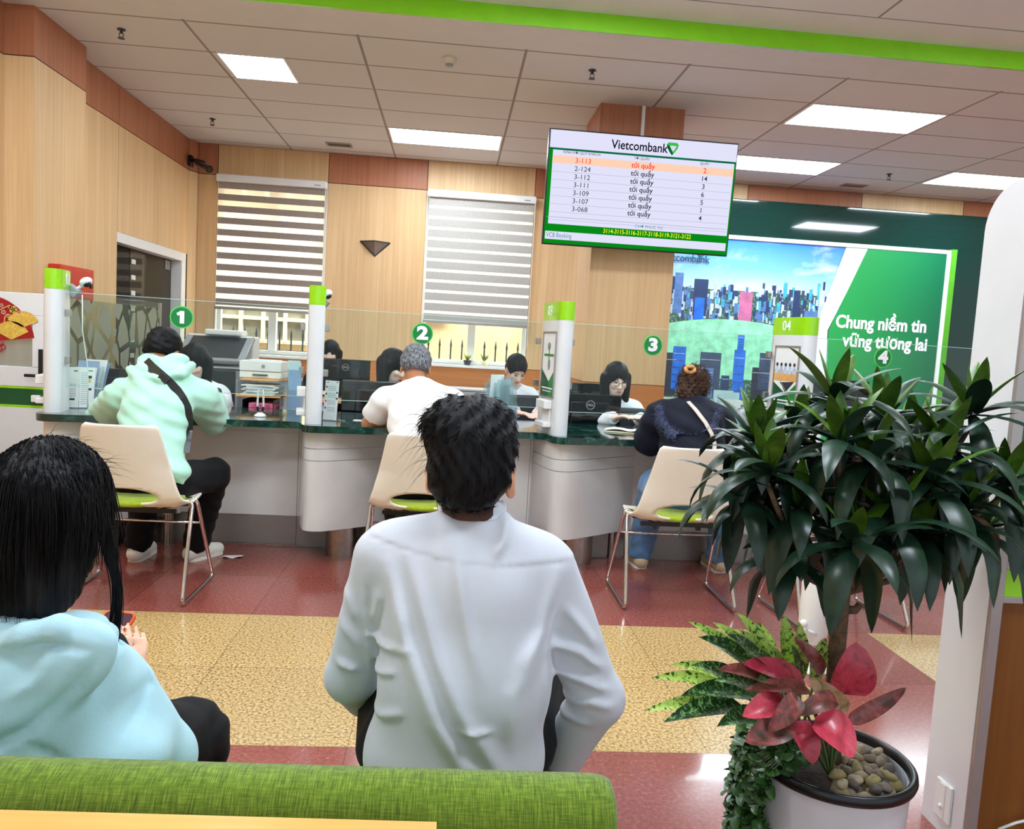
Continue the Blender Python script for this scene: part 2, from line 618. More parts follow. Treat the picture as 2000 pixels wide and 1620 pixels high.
y0 = float(atz(1715, 35, CFRONT)[1]); x0 = float(atz(1715, 35, CFRONT)[0])
t = NT('front_ceiling_tile').set(0.8, spec=0.1)
br = t.n('ShaderNodeTexBrick', offset=0.0, squash=1.0)
for k, val in (('Scale', 1.0), ('Brick Width', 1.2), ('Row Height', 0.6), ('Mortar Size', 0.009), ('Mortar Smooth', 0.1), ('Bias', 0.0)):
    br.inputs[k].default_value = val
br.inputs['Color1'].default_value = br.inputs['Color2'].default_value = rgba((228, 230, 236))
br.inputs['Mortar'].default_value = rgba((150, 152, 156))
t.l(t.coords((1, 1, 1), (-x0 + 12, -y0 + 12, 0)), br.inputs['Vector'])
t.base(br.outputs['Color'])
b = MB()
b.bx(-4, 9, -2.5, y0, CFRONT, CFRONT + 0.05, 0)
b.bx(-4, 9, y0 + 0.008, 5.45, CFRONT, CFRONT + 0.05, 1)
struct(b.build('ceiling_front', [t.m, 'ceiling_front']))
b = MB(); b.bx(-4, 9, 5.43, 5.45, CEIL - 0.004, CFRONT, 0)
struct(b.build('trim_1', 'lime2'))

# back wall: a dark backing with oak boards set in front of it, two window openings
W1 = (-2.81, -1.545, 1.035, 3.085)
W2 = (-0.39, 0.893, 1.045, 3.085)
G = 0.004


def boards(b, lst, y0, y1):
    for x0, x1, z0, z1, mi in lst:
        b.bx(x0 + G, x1 - G, y0, y1, z0 + G, z1 - G, mi)


b = MB()
for x0, x1, z0, z1 in ((-3.2, W1[0], 0, CEIL), (W1[0], W1[1], 0, W1[2]), (W1[0], W1[1], W1[3], CEIL), (W1[1], W2[0], 0, CEIL), (W2[0], W2[1], 0, W2[2]), (W2[0], W2[1], W2[3], CEIL), (W2[1], 9, 0, CEIL)):
    b.bx(x0, x1, YB + 0.012, YB + 0.2, z0, z1, 3)
ZB = 3.09
boards(b, [(-3.03, W1[0], ZB, CEIL, 1), (-3.03, W1[0], 1.03, ZB, 0), (W1[0], W1[1], W1[3], CEIL, 0), (W1[1], W2[0], ZB, CEIL, 1), (W1[1], W2[0], 1.03, ZB, 0),
           (W2[0], W2[1], W2[3], CEIL, 0), (W2[1], 2.2, ZB, CEIL, 1), (W2[1], 2.2, 1.03, ZB, 0), (2.2, 3.5, 2.9, CEIL, 0), (3.5, 4.95, 2.9, CEIL, 1), (4.95, 6.27, 2.9, CEIL, 0), (6.27, 9, 2.9, CEIL, 1), (2.2, 9, 0, 2.9, 0),
           (-3.03, W1[1], 0, 1.03, 2), (W1[1], W2[0], 0, 1.03, 2), (W2[0], 2.2, 0, 1.03, 2)], YB, YB + 0.013)
b.prism([(-3.085, 9.49), (-3.03, 9.60), (-3.03, 9.67), (-3.085, 9.67)], 0, ZB - G, 0)
b.prism([(-3.085, 9.49), (-3.03, 9.60), (-3.03, 9.67), (-3.085, 9.67)], ZB + G, CEIL, 1)
struct(b.build('wall_back', ['oak', 'oak_band', 'oak_dado', 'dark_gap']))

# left wall with pilaster and a doorway
b = MB()
b.bx(-3.30, XL - 0.012, 5.92, 7.59, 0, CEIL, 3)
b.bx(-3.30, XL - 0.012, 7.59, 9.85, 2.15, CEIL, 3)
b.bx(-3.30, XL - 0.012, 9.47, 9.85, 0, 2.15, 3)
for y0, y1, z0, z1, mi in ((6.63, 7.576, 3.09, CEIL, 1), (7.576, 8.562, 3.09, CEIL, 1), (8.562, 9.49, 3.09, CEIL, 1), (6.63, 7.576, 0, 3.09, 0), (7.576, 8.562, 2.14, 3.09, 0), (8.562, 9.49, 2.14, 3.09, 0)):
    b.bx(XL - 0.013, XL, y0 + G, y1 - G, z0 + G, z1 - G, mi)
b.bx(-3.2, -2.95, 5.86, 6.63, 0, 3.10 - G, 0)
b.bx(-3.2, -2.95, 5.86, 6.63, 3.10 + G, CEIL, 1)
b.bx(-3.2, -2.952, 5.862, 6.628, 3.10 - G, 3.10 + G, 3)
b.bx(-3.36, -3.15, -2.5, 5.86, 0, 3.10 - G, 0)
b.bx(-3.36, -3.15, -2.5, 5.86, 3.10 + G, CFRONT, 1)
struct(b.build('wall_left', ['oak', 'oak_band', 'oak_dado', 'dark_gap']))

# room beyond the doorway
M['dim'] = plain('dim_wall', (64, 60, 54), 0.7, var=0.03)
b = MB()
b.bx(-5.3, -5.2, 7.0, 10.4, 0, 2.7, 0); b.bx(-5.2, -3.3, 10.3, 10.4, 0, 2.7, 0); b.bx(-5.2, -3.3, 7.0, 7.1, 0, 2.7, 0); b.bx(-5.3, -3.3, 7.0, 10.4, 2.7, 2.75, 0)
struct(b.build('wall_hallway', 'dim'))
d1 = struct(thing('door_1', None, None, (XL, 8.53, 0)))
b = MB()
b.bx(-3.29, -3.09, 7.59, 9.47, 2.05, 2.15); b.bx(-3.29, -3.09, 9.33, 9.47, 0, 2.05)
b.build('door_frame', 'wall_white', d1, bev=0.004)
M['tint'] = glassy('tinted_glass', (120, 118, 108), 0.45, dcol=(104, 98, 84))
M['tintdark'] = glassy('dark_tinted_glass', (60, 58, 54), 0.7, dcol=(62, 58, 54))
b = MB(); b.bx(-3.21, -3.20, 7.6, 8.15, 0.02, 2.05); b.build('side_pane', 'tintdark', d1)
b = MB(); b.bx(-3.21, -3.20, 8.17, 9.31, 0.02, 2.05); b.build('glass_leaf', 'tint', d1)
b = MB()
for k in range(8):
    b.bx(-3.199, -3.197, 8.20, 8.30, 1.95 - 0.155 * k - 0.045, 1.95 - 0.155 * k)
b.build('privacy_squares', M['wall_white'], d1)
b = MB(); b.bx(-3.225, -3.185, 9.10, 9.24, 1.93, 2.03); b.build('patch_fitting', 'steel', d1, bev=0.004)

# column with wooden cladding
b = MB()
cx0, cx1, cy0, cy1 = 1.165, 1.905, 6.95, 7.66
b.bx(cx0 + 0.006, cx1 - 0.006, cy0 + 0.006, cy1, 0, CEIL, 3)
b.bx(cx0, cx1, cy0, cy1, 0, 1.034, 2); b.bx(cx0, cx1, cy0, cy1, 1.040, 3.09, 0); b.bx(cx0, cx1, cy0, cy1, 3.095, CEIL, 1)
struct(b.build('column', ['oak', 'oak_band', 'oak_dado', 'dark_gap']))
b = MB(); b.bx(1.525, 1.553, 6.93, 6.95, 3.0, CEIL); struct(b.build('trim_2', 'wall_white', bev=0.003))
b = MB(); b.bx(8.9, 9.0, -2.5, 9.9, 0, CFRONT); struct(b.build('wall_right', 'wall_white'))


# windows
def window(k, w, mull):
    r = struct(thing('window_%d' % k, None, None, ((w[0] + w[1]) / 2, 9.75, w[2])))
    x0, x1, z0, z1 = w
    b = MB(); f = 0.055
    y0, y1 = 9.71, 9.78
    b.bx(x0, x0 + f, y0, y1, z0, z1); b.bx(x1 - f, x1, y0, y1, z0, z1); b.bx(x0 + f, x1 - f, y0, y1, z0, z0 + f); b.bx(x0 + f, x1 - f, y0, y1, z1 - f, z1)
    b.bx(mull - 0.045, mull + 0.045, y0 - 0.01, y1 + 0.01, z0 + f, z1 - f)
    b.build('window_frame', 'wall_white', r, bev=0.004)
    b = MB(); b.bx(x0 + f, mull - 0.045, 9.742, 9.748, z0 + f, z1 - f); b.bx(mull + 0.045, x1 - f, 9.742, 9.748, z0 + f, z1 - f)
    b.build('window_pane', 'window_glass', r)
    b = MB(); b.bx(x0 - 0.02, x1 + 0.02, 9.56, 9.76, z0 - 0.03, z0); b.build('window_sill', 'wall_white', r, bev=0.004)
    b = MB(); b.bx(x0, x0 + 0.012, YB, 9.71, z0, z1); b.bx(x1 - 0.012, x1, YB, 9.71, z0, z1); b.build('window_reveal', 'wall_white', r)


window(1, W1, -2.153)
window(2, W2, 0.224)

# the house across the alley
M['facade'] = plain('ochre_render', (236, 198, 150), 0.85, var=0.07, scale=1.6)
M['facade_frame'] = plain('cream_window_frame', (240, 224, 188), 0.7, var=0.03)
M['facade_glass'] = plain('dim_window', (132, 122, 106), 0.3, var=0.3, scale=2.5)
M['curtain_red'] = plain('red_curtain', (168, 84, 60), 0.8, var=0.1)
hb = thing('facing_house', 'ochre rendered house with cream framed windows seen through the bank windows', 'building', (-0.5, 13.2, 0))
b = MB(); b.bx(-9, 9, 13.2, 13.5, -0.5, 7); b.build('house_wall', 'facade', hb)
for (x0, x1, z0, z1) in ((-3.75, -2.35, 1.15, 2.6), (-1.0, -0.1, 1.75, 2.2), (1.2, 2.2, 1.5, 2.8), (-6.2, -4.8, 1.15, 2.6), (-3.75, -2.35, 3.4, 4.8), (-0.9, 0.5, 3.4, 4.8)):
    g = MB(); g.bx(x0, x1, 13.14, 13.19, z0, z1)
    go = g.build('house_window', 'facade_glass', hb)
    f = MB()
    n = 4
    for k in range(n + 1):
        xx = x0 + (x1 - x0) * k / n
        f.bx(xx - 0.03, xx + 0.03, 13.08, 13.14, z0, z1)
    for k in range(5):
        zz = z0 + (z1 - z0) * k / 4
        f.bx(x0 - 0.03, x1 + 0.03, 13.085, 13.135, zz - 0.03, zz + 0.03)
    f.build('window_grille', 'facade_frame', go)
b = MB(); b.bx(-2.9, -2.5, 13.10, 13.13, 1.9, 2.55); b.build('curtain', 'curtain_red', hb)
b = MB(); b.bx(-9, 9, 13.0, 13.2, 2.85, 3.05); b.build('ledge', 'facade_frame', hb)
fr = thing('iron_fence', 'dark spiked iron fence in the alley beyond the right window', 'fence', (0.3, 11.4, 0))
b = MB()
for k in range(60):
    x = -4.5 + k * 0.16
    b.cyl((x, 11.4, 0.0), (x, 11.4, 1.25), 0.012, n=6); b.cyl((x, 11.4, 1.25), (x, 11.4, 1.36), 0.02, 0.002, n=6)
b.bx(-4.6, 5.1, 11.385, 11.415, 1.02, 1.06); b.bx(-4.6, 5.1, 11.385, 11.415, 0.3, 0.34)
b.build('fence_bars', 'charcoal', fr)
b = MB(); b.bx(-9, 9, 9.86, 13.3, -0.1, 0.0); struct(b.build('ground', plain('alley_paving', (168, 158, 146), 0.9)))

# ================================================================ on walls and ceiling
M['blind_dark'] = plain('blind_opaque_stripe', (158, 144, 134), .9, var=.05, scale=40)
M['blind_light'] = sheer('blind_sheer_stripe', (252, 248, 240), 0.15)
M['blind_dark2'] = plain('blind_woven_stripe', (176, 173, 166), .9, var=.035, scale=40)


def blind(label, x0, x1, zt, zb, period, frac, dark, ph):
    r = thing('roller_blind', label, 'blind', ((x0 + x1) / 2, 9.6, zb), 0, 'striped roller blinds at the back windows')
    b = MB(); b.bx(x0, x1, 9.53, 9.64, zt, zt + 0.085); b.build('cassette', 'white_plastic', r, bev=0.012)
    b = MB(); b.bx(x1 - 0.14, x1 - 0.07, 9.528, 9.531, zt + 0.025, zt + 0.037); b.build('maker_plate', 'grey', r)
    b = MB(); z = zt; k = 0
    while z > zb:
        za = max(zb, z - period * (frac if k % 2 == ph else 1 - frac))
        b.add([(x0 + 0.02, 9.575, z), (x1 - 0.02, 9.575, z), (x1 - 0.02, 9.575, za), (x0 + 0.02, 9.575, za)], [(0, 1, 2, 3)], 0 if k % 2 == ph else 1)
        z = za; k += 1
    b.build('fabric', [dark, 'blind_light'], r)
    b = MB(); b.bx(x0 + 0.01, x1 - 0.01, 9.56, 9.59, zb - 0.035, zb); b.build('bottom_rail', 'alu', r, bev=0.006)
    b = MB(); b.tube([(x1 - 0.012, 9.53, zt), (x1 - 0.012, 9.53, 1.3)], 0.004, 6); b.build('pull_chain', 'white_plastic', r)


blind('striped roller blind with bold cream gaps above the copier window', -2.80, -1.545, 3.0, 1.575, 0.1335, 0.55, 'blind_dark', 0)
blind('grey striped roller blind with thin bright gaps, right window', -0.375, 0.905, 3.0, 1.565, 0.1235, 0.74, 'blind_dark2', 0)

# ceiling lights
M['lamp'] = emitter('lamp_diffuser', (232, 244, 255), PANEL_POWER)


def panel_light(x0, x1, y0, y1, z, label, first=[None]):
    r = thing('ceiling_light', label, 'ceiling light', ((x0 + x1) / 2, (y0 + y1) / 2, z), 0, 'recessed ceiling panel lights')
    b = MB(); e = 0.012
    b.bx(x0, x1, y0, y0 + e, z - 0.008, z); b.bx(x0, x1, y1 - e, y1, z - 0.008, z); b.bx(x0, x0 + e, y0 + e, y1 - e, z - 0.008, z); b.bx(x1 - e, x1, y0 + e, y1 - e, z - 0.008, z)
    b.build('light_frame', 'white_plastic', r)
    b = MB(); b.bx(x0 + e, x1 - e, y0 + e, y1 - e, z - 0.005, z - 0.001); b.build('diffuser', 'lamp', r)


gx = lambda k: -1.978 + 1.2 * k
gy = lambda k: 5.897 + 0.6 * k
panel_light(-1.93, -1.41, 6.49, 7.08, CEIL, 'square ceiling light above the first counter, at the left')
panel_light(gx(1) + .02, gx(2) - .02, gy(4), gy(5), CEIL, 'long ceiling light just in front of the right window')
panel_light(gx(4) + .02, gx(5) - .02, gy(1), gy(2), CEIL, 'largest ceiling light, nearest one right of the hanging screen')
panel_light(gx(4) + .02, gx(5) - .02, gy(4), gy(5), CEIL, 'ceiling light partly hidden behind the hanging screen')
panel_light(gx(6) + .02, gx(7) - .02, gy(4), gy(5), CEIL, 'ceiling light at the far right beside the white kiosk top')
panel_light(gx(6) + .02, gx(7) - .02, gy(1), gy(2), CEIL, 'ceiling light beyond the right edge, mirrored in the dark green panel')
for i, (x, y) in enumerate(((-2.2, 3.9), (0.8, 4.3), (3.8, 4.1), (-1.6, 1.2), (1.8, 0.9), (0.1, 2.3))):  # unseen hall lights placed to light the room; the last one added to brighten the kiosk
    panel_light(x - .59, x + .59, y - .29, y + .29, CFRONT, 'unseen ceiling light over the waiting hall, placed for its light')


def sprinkler(x, y, label):
    p = at(x, y, 8) * 0 + atz(x, y - 5, CEIL)
    r = thing('fire_sprinkler', label, 'sprinkler', p, 0, 'fire sprinklers in the ceiling')
    b = MB(); b.cyl((0, 0, -0.006), (0, 0, 0), 0.03, n=14); b.cyl((0, 0, -0.03), (0, 0, -0.006), 0.011, n=8); b.build('body', 'charcoal', r, local=True)
    b = MB()
    for s in (-1, 1):
        b.tube([(s * .010, 0, -.025), (s * .017, 0, -.04), (s * .004, 0, -.062)], .003, 6)
    b.build('frame_arms', 'charcoal', r, local=True)
    b = MB(); b.cyl((0, 0, -0.066), (0, 0, -0.062), 0.024, n=12); b.build('deflector', 'charcoal', r, local=True)


sprinkler(237, 62, 'fire sprinkler at the upper left, nearest the pilaster')
sprinkler(415, 237, 'fire sprinkler near the camera corner above the left blind')
sprinkler(1157, 142, 'fire sprinkler above the hanging screen')
sprinkler(1737, 345, 'fire sprinkler at the far right above the dark green panel')
p = atz(878, 114, CEIL)
r = thing('smoke_detector', 'round cream smoke detector on the middle of the ceiling', 'smoke detector', p)
b = MB(); b.lathe((0, 0, -0.045), [(0.034, 0), (0.046, 0.008), (0.05, 0.03), (0.055, 0.045)], 24); b.build('housing', plain('cream_plastic', (214, 208, 190), .5), r, True, local=True)
b = MB(); b.lathe((0, 0, -0.06), [(0.02, 0), (0.03, 0.006), (0.03, 0.016)], 20); b.build('sensor_cap', 'grey', r, True, local=True)


def vent(px, py, label):
    p = atz(px, py, CEIL)
    r = thing('ceiling_vent', label, 'vent', p, 0, 'small ceiling air vents')
    b = MB()
    for y0, y1, x0, x1 in ((-.08, -.06, -.14, .14), (.06, .08, -.14, .14), (-.06, .06, -.14, -.12), (-.06, .06, .12, .14)):
        b.bx(x0, x1, y0, y1, -.01, 0)
    b.build('vent_frame', 'alu', r, local=True)
    b = MB()
    for k in range(5):
        b.box((0, -.045 + .0225 * k, -.004), (.24, .014, .003), R=[[1, 0, 0], [0, .8, -.6], [0, .6, .8]])
    b.build('louvres', 'plinth', r, local=True)


vent(662, 282, 'small louvred vent above the left window')
vent(1668, 362, 'small louvred vent above the dark green panel')

r = thing('security_camera', 'black bullet security camera in the far left ceiling corner', 'camera', (-2.98, 9.6, 3.3))
p0 = at(374, 313, 9.4); p1 = at(398, 318, 9.2)
b = MB(); b.box(p0 + V3(-.02, .05, 0), (.03, .09, .12)); b.tube([p0, (p0 + p1) / 2 + V3(0, 0, .01), p1], .022, 10); b.build('bracket', 'black', r, True)
a, c = at(386, 319, 9.2), at(408, 330, 9.0)
b = MB(); b.cyl(a, c, .036, n=16); b.cyl(c, c + (c - a) * .06, .041, n=16); b.build('camera_body', 'black', r, .6)
b = MB(); b.cyl(c + (c - a) * .061, c + (c - a) * .08, .03, n=14); b.build('lens', 'blackgloss', r)

r = thing('wall_sconce', 'dark triangular metal wall light between the two windows', 'wall light', (-.97, YB, 2.36))
b = MB()
A, B_, C_ = (-1.147, YB - .002, 2.44), (-.798, YB - .002, 2.44), (-.972, YB - .002, 2.275)
apex = (-.972, YB - .13, 2.44)
b.add([A, B_, C_, apex], [(0, 3, 2), (3, 1, 2), (0, 2, 1), (0, 1, 3)])
b.build('shade', plain('pewter', (120, 108, 100), .35, .8, var=.15), r)
b = MB(); b.tube([A, apex, B_], .008, 6); b.tube([A, C_, B_], .008, 6); b.build('edging', 'charcoal', r)

# red fire box on the pilaster
r = thing('fire_alarm_box', 'red painted metal box on the pilaster behind the first post', 'fire box', (-2.95, 6.32, 1.46))
b = MB(); b.bx(-2.95, -2.86, 6.06, 6.60, 1.46, 1.72); b.build('box', 'red', r, bev=.008)
b = MB(); b.bx(-2.86, -2.852, 6.09, 6.57, 1.49, 1.69); b.build('lid', 'red', r, bev=.004)
b = MB(); b.cyl((-2.852, 6.52, 1.59), (-2.84, 6.52, 1.59), .018, n=12); b.build('latch', 'black', r)

# dark green panel with the light box banner
b = MB(); b.bx(2.4, 6.6, 9.47, 9.645, 0, 3.225)
tag(b.build('feature_panel', 'darkgreen', bev=.012), 'glossy dark green wall panel behind the city banner', 'wall panel')

bn = thing('banner', 'large framed advertising banner with a city skyline and green slogan field', 'banner', (4.25, 9.44, .8))
BX0, BX1, BZ0, BZ1, BY = 2.45, 5.98, .8, 2.735, 9.425
b = MB()
b.bx(BX0 - .05, BX1 + .06, BY, 9.468, BZ1, BZ1 + .05); b.bx(BX0 - .05, BX1 + .06, BY, 9.468, BZ0 - .05, BZ0); b.bx(BX0 - .05, BX0, BY, 9.468, BZ0, BZ1)
b.build('frame', plain('banner_frame', (206, 214, 196), .35), bn, bev=.004)
b = MB(); b.bx(BX1 + .05, BX1 + .12, BY - .015, 9.468, BZ0 - .05, BZ1 + .06); b.build('frame_side', plain('frame_green', (86, 170, 40), .35), bn, bev=.004)
b = MB(); b.bx(BX1, BX1 + .05, BY - .005, 9.468, BZ0, BZ1); b.build('light_edge', 'textwhite', bn)
t = NT('printed_sky').set(.45)
v = t.coords((.7, 1, 2.4))
cl = t.noise(v, 2.2, 5, .6, .4)
sep = t.n('ShaderNodeSeparateXYZ'); t.l(t.coords(), sep.inputs[0])
g = t.n('ShaderNodeMapRange'); t.l(sep.outputs[2], g.inputs[0])
g.inputs[1].default_value, g.inputs[2].default_value = 1.25, 1.95
skyc = t.ramp(g.outputs[0], [(0, (214, 236, 252)), (.5, (120, 190, 246)), (1, (40, 128, 232))])
t.base(t.mix(t.ramp(cl, [(.5, (0, 0, 0)), (.72, (200, 200, 200))]), skyc, (246, 246, 250)))
M['print_sky'] = t.m
t = NT('printed_city_greenery').set(.45)
v = t.coords()
n = t.noise(v, 42, 4, .75)
t.base(t.ramp(n, [(.32, (24, 62, 34)), (.45, (66, 120, 52)), (.53, (84, 110, 150)), (.6, (196, 212, 232)), (.68, (60, 84, 130))], 'CONSTANT'))
M['print_city'] = t.m
for nm, c in (('lake', (150, 232, 186)), ('navy', (34, 56, 98)), ('slate', (58, 74, 100)), ('steelblue', (84, 124, 180)), ('bright_blue', (28, 110, 214)), ('rose', (196, 112, 152)), ('pale', (190, 208, 232)), ('cyan', (64, 176, 220)), ('charcoal_blue', (40, 48, 62))):
    M['print_' + nm] = plain('printed_' + nm, c, .45, var=.12, scale=9)
b = MB()
PM = ['print_sky', 'print_city', 'print_lake', 'print_navy', 'print_slate', 'print_steelblue', 'print_bright_blue', 'print_rose', 'print_pale', 'print_cyan', 'print_charcoal_blue']
b.bx(BX0, BX1, BY + .02, 9.46, BZ0, BZ1, 0)
YP = BY + .018


qn = [0]


def flat(x0, x1, z0, z1, mi, dy, lean=0.0):
    qn[0] += 1; y_ = YP - dy - qn[0] * 1.5e-6
    b.add([(x0, y_, z0), (x1, y_, z0), (x1 + lean, y_, z1), (x0 + lean, y_, z1)], [(0, 1, 2, 3)], mi)


flat(BX0, 4.95, 1.62, 2.13, 1, .001)
rr = random.Random(4)
for k in range(330):
    x = rr.uniform(2.55, 4.80); w = rr.uniform(.012, .05); h = rr.uniform(.03, .13) if k > 60 else rr.uniform(.1, .24)
    z = rr.uniform(1.74, 2.10)
    flat(x, x + w, z, min(z + h, 2.33), rr.choice((3, 4, 5, 5, 8, 8, 3, 9)), .002)
for x, w, z0, z1, mi in ((2.86, .17, 1.8, 2.24, 3), (2.62, .1, 1.82, 2.3, 5), (2.88, .12, 1.72, 2.02, 6), (3.43, .16, 1.7, 2.12, 7), (4.10, .08, 1.75, 2.18, 3), (4.25, .2, 1.66, 1.94, 5), (4.42, .07, 1.8, 2.2, 8), (4.62, .06, 1.75, 2.29, 9), (4.5, .09, 1.7, 1.95, 3)):
    flat(x, x + w, z0, z1, mi, .003)
b.add([(x_, YP - .004, z_) for x_, z_ in circ(1.25, 48, 3.35, 1.36, .42)], [tuple(range(48))], 2)
flat(BX0, 4.75, BZ0, 1.06, 1, .005)
for x, w, z0, z1, mi in ((2.5, .22, .82, 1.34, 10), (2.66, .16, .9, 1.42, 6), (2.80, .2, .86, 1.2, 10), (3.0, .26, .82, 1.37, 4), (2.98, .2, .82, 1.18, 5), (3.42, .14, .82, 1.42, 6), (3.45, .08, 1.42, 1.6, 6), (3.66, .24, .82, 1.22, 10), (3.74, .2, .95, 1.4, 4), (3.28, .1, .82, 1.1, 3), (4.02, .22, .82, 1.05, 3), (4.2, .3, .82, 1.3, 5)):
    flat(x, x + w, z0, z1, mi, .006)
    for q in range(1, 6):
        zz = z0 + (z1 - z0) * q / 6
        flat(x + .01, x + w - .01, zz, zz + .006, 8 if q == 5 else 3, .0065)
b.build('printed_picture', PM, bn)
b = MB()
b.slab([(4.70, BZ1), (4.98, BZ1), (4.56, 1.72), (4.60, BZ0), (4.44, BZ0), (4.40, 1.72)], (0, YP - .008, 0), (1, 0, 0), (0, 0, 1), -.001, 0)
b.build('white_stripe', 'textwhite', bn)
t = NT('slogan_green').set(.25, coat=.3)
sep = t.n('ShaderNodeSeparateXYZ'); t.l(t.coords(), sep.inputs[0])
g = t.n('ShaderNodeMapRange'); t.l(sep.outputs[0], g.inputs[0]); g.inputs[1].default_value, g.inputs[2].default_value = .2, 1.75
t.base(t.ramp(g.outputs[0], [(0, (44, 170, 82)), (1, (4, 104, 70))]))
b = MB(); b.slab([(4.97, BZ1), (BX1, BZ1), (BX1, BZ0), (4.63, BZ0), (4.57, 1.72)], (0, YP - .010, 0), (1, 0, 0), (0, 0, 1), -.001, 0)
b.build('slogan_field', t.m, bn)
bl = 1 / 1.0
pa, pb = at(1722, 634, BY), at(1725, 670, BY)
ya = YP - .0125
text('slogan', 'Chung niềm tin', .215, 'textwhite', bn, (pa[0], ya, pa[2]), (1, 0, 0), (0, 0, 1), bold=.03, sx=.86)
text('slogan', 'vững tương lai', .215, 'textwhite', bn, (pb[0] + .03, ya, pb[2]), (1, 0, 0), (0, 0, 1), bold=.03, sx=.86)
pc = at(1386, 508, BY)
text('bank_name', 'Vietcombank', .125, plain('print_dark_teal', (12, 70, 100), .5, var=0), bn, (pc[0], ya, pc[2]), (1, 0, 0), (0, 0, 1), 'RIGHT', bold=.015, sx=.9)
ps = at(1371, 493, BY)
b = MB(); b.slab([(-.07, .06), (.07, .06), (.05, -.01), (0, -.07), (-.05, -.01)], (ps[0], ya, ps[2]), (1, 0, 0), (0, 0, 1), -.001); b.build('emblem', plain('emblem_teal', (14, 110, 110), .4), bn)

# ---------------------------------------------------------------- queue screen hung on the column
TL, TRt, BLt = V3(.690, 6.56, 3.092), V3(2.283, 6.60, 3.096), V3(.695, 6.64, 2.172)
ex = TRt - TL; tw = np.linalg.norm(ex); ex /= tw
ey = TL - BLt; ey -= ex * np.dot(ey, ex); th_ = np.linalg.norm(ey); ey /= th_
en = np.cross(ex, ey)          # towards the viewer
O = BLt
tv = thing('queue_screen', 'wide queue display screen hung on the wooden column', 'screen', (1.49, 6.62, 2.17))
RT = np.stack([ex, ey, en], 1)


def TP(u, v, n=0.0):
    return O + ex * u + ey * v + en * n


b = MB(); b.box(TP(tw / 2, th_ / 2, -.03), (tw, th_, .05), 0, RT); b.box(TP(tw / 2, th_ / 2, -.08), (tw * .5, th_ * .5, .06), 0, RT)
b.build('casing', 'black', tv, bev=.006)
b = MB(); b.box((1.5, 6.81, 2.75), (.4, .22, .3)); b.build('wall_bracket', 'charcoal', tv, bev=.004)
S = {k: emitter('screen_' + k, c, e * .60) for k, c, e in (('lilac', (222, 222, 246), .95), ('green', (8, 150, 28), .75), ('dkgreen', (10, 120, 76), .7), ('peach', (252, 206, 178), .95), ('rule', (176, 180, 204), .9), ('red', (236, 40, 40), .95), ('ink', (44, 48, 72), .8), ('black', (20, 22, 34), .8), ('yellow', (226, 246, 40), 1.0), ('teal', (70, 150, 160), .8), ('head', (216, 216, 240), .95), ('logo1', (60, 190, 70), .9), ('logo2', (6, 96, 52), .8))}
bz = .012
UW, VH = tw - 2 * bz, th_ - 2 * bz


def U(u, v, n=.0):
    return TP(bz + u * UW, bz + v * VH, .0 + n)


def srect(bm, u0, u1, v0, v1, n, mi=0):
    bm.add([U(u0, v0, n), U(u1, v0, n), U(u1, v1, n), U(u0, v1, n)], [(0, 1, 2, 3)], mi)


b = MB()
srect(b, 0, 1, 0, 1, .001, 1)
srect(b, .018, .992, .175, .975, .002, 0)
srect(b, 0.006, .992, .036, .108, .0021, 0)
srect(b, 0, 1, .108, .175, .0022, 1)
srect(b, 0, 1, .845, 1, .002, 0)
srect(b, 0, 1, .828, .846, .003, 2)
srect(b, .02, .992, .712, .780, .003, 3)
for k in range(7):
    srect(b, .02, .985, .638 - .0713 * k, .641 - .0713 * k, .003, 4)
srect(b, .01, .985, .233, .238, .0032, 4)
b.build('display', [S['lilac'], S['green'], S['dkgreen'], S['peach'], S['rule']], tv)
tt = lambda name, body, u, v, sz, k, al='CENTER', bold=0., sx=1.: text(name, body, sz * VH, S[k], tv, U(u, v, .004), ex, ey, al, bold, .0005, sx)
tt('bank_name', 'Vietcombank', .472, .912, .112, 'black', bold=.014, sx=.88)
b = MB()
cu, cv, s_ = .648, .915, .056
lg = lambda pts, mi, n: b.add([U(cu + p * s_ * VH / UW * 1.0, cv + q * s_, n) for p, q in pts], [tuple(range(len(pts)))], mi)
lg([(-1, .7), (-.7, 1), (.7, 1), (1, .7), (.85, .1), (.35, -.6), (0, -1), (-.35, -.6), (-.85, .1)], 0, .004)
lg([(-1, .7), (-.85, .1), (-.35, -.6), (0, -1), (.18, -.72), (-.35, .1), (-.55, .5)], 1, .0045)
lg([(-.5, .52), (.62, .52), (.5, .1), (.12, -.42), (-.22, .05)], 2, .005)
b.build('emblem', [S['logo1'], S['logo2'], S['head']], tv)
tt('column_heading', 'KÍNH MỜI QUÝ KHÁCH', .17, .812, .032, 'ink'); tt('column_heading', 'TỚI QUẦY', .49, .808, .032, 'ink'); tt('column_heading', 'QUẦY', .83, .808, .032, 'ink')
rows = [('3-113', '2'), ('2-124', '14'), ('3-112', '3'), ('3-111', '6'), ('3-109', '5'), ('3-107', '1'), ('3-068', '4')]
for k, (a, c) in enumerate(rows):
    vv = .745 - .0713 * k
    kk = 'red' if k == 0 else 'ink'
    tt('ticket_number', a, .18, vv, .062, kk, sx=1.05)
    tt('row_text', 'tới quầy', .5, vv, .064, 'red' if k == 0 else 'black', bold=.012)
    tt('counter_number', c, .835, vv, .062, kk, bold=.008)
tt('waiting_heading', 'CHỜ PHỤC VỤ', .56, .205, .036, 'teal', bold=.0, sx=1.1)
tt('waiting_numbers', '3114-3115-3116-3117-3118-3119-3121-3122', .555, .142, .056, 'yellow', bold=.012, sx=.82)
tt('ticker', 'VCB Booking', .012, .073, .058, 'teal', 'LEFT', sx=.75)
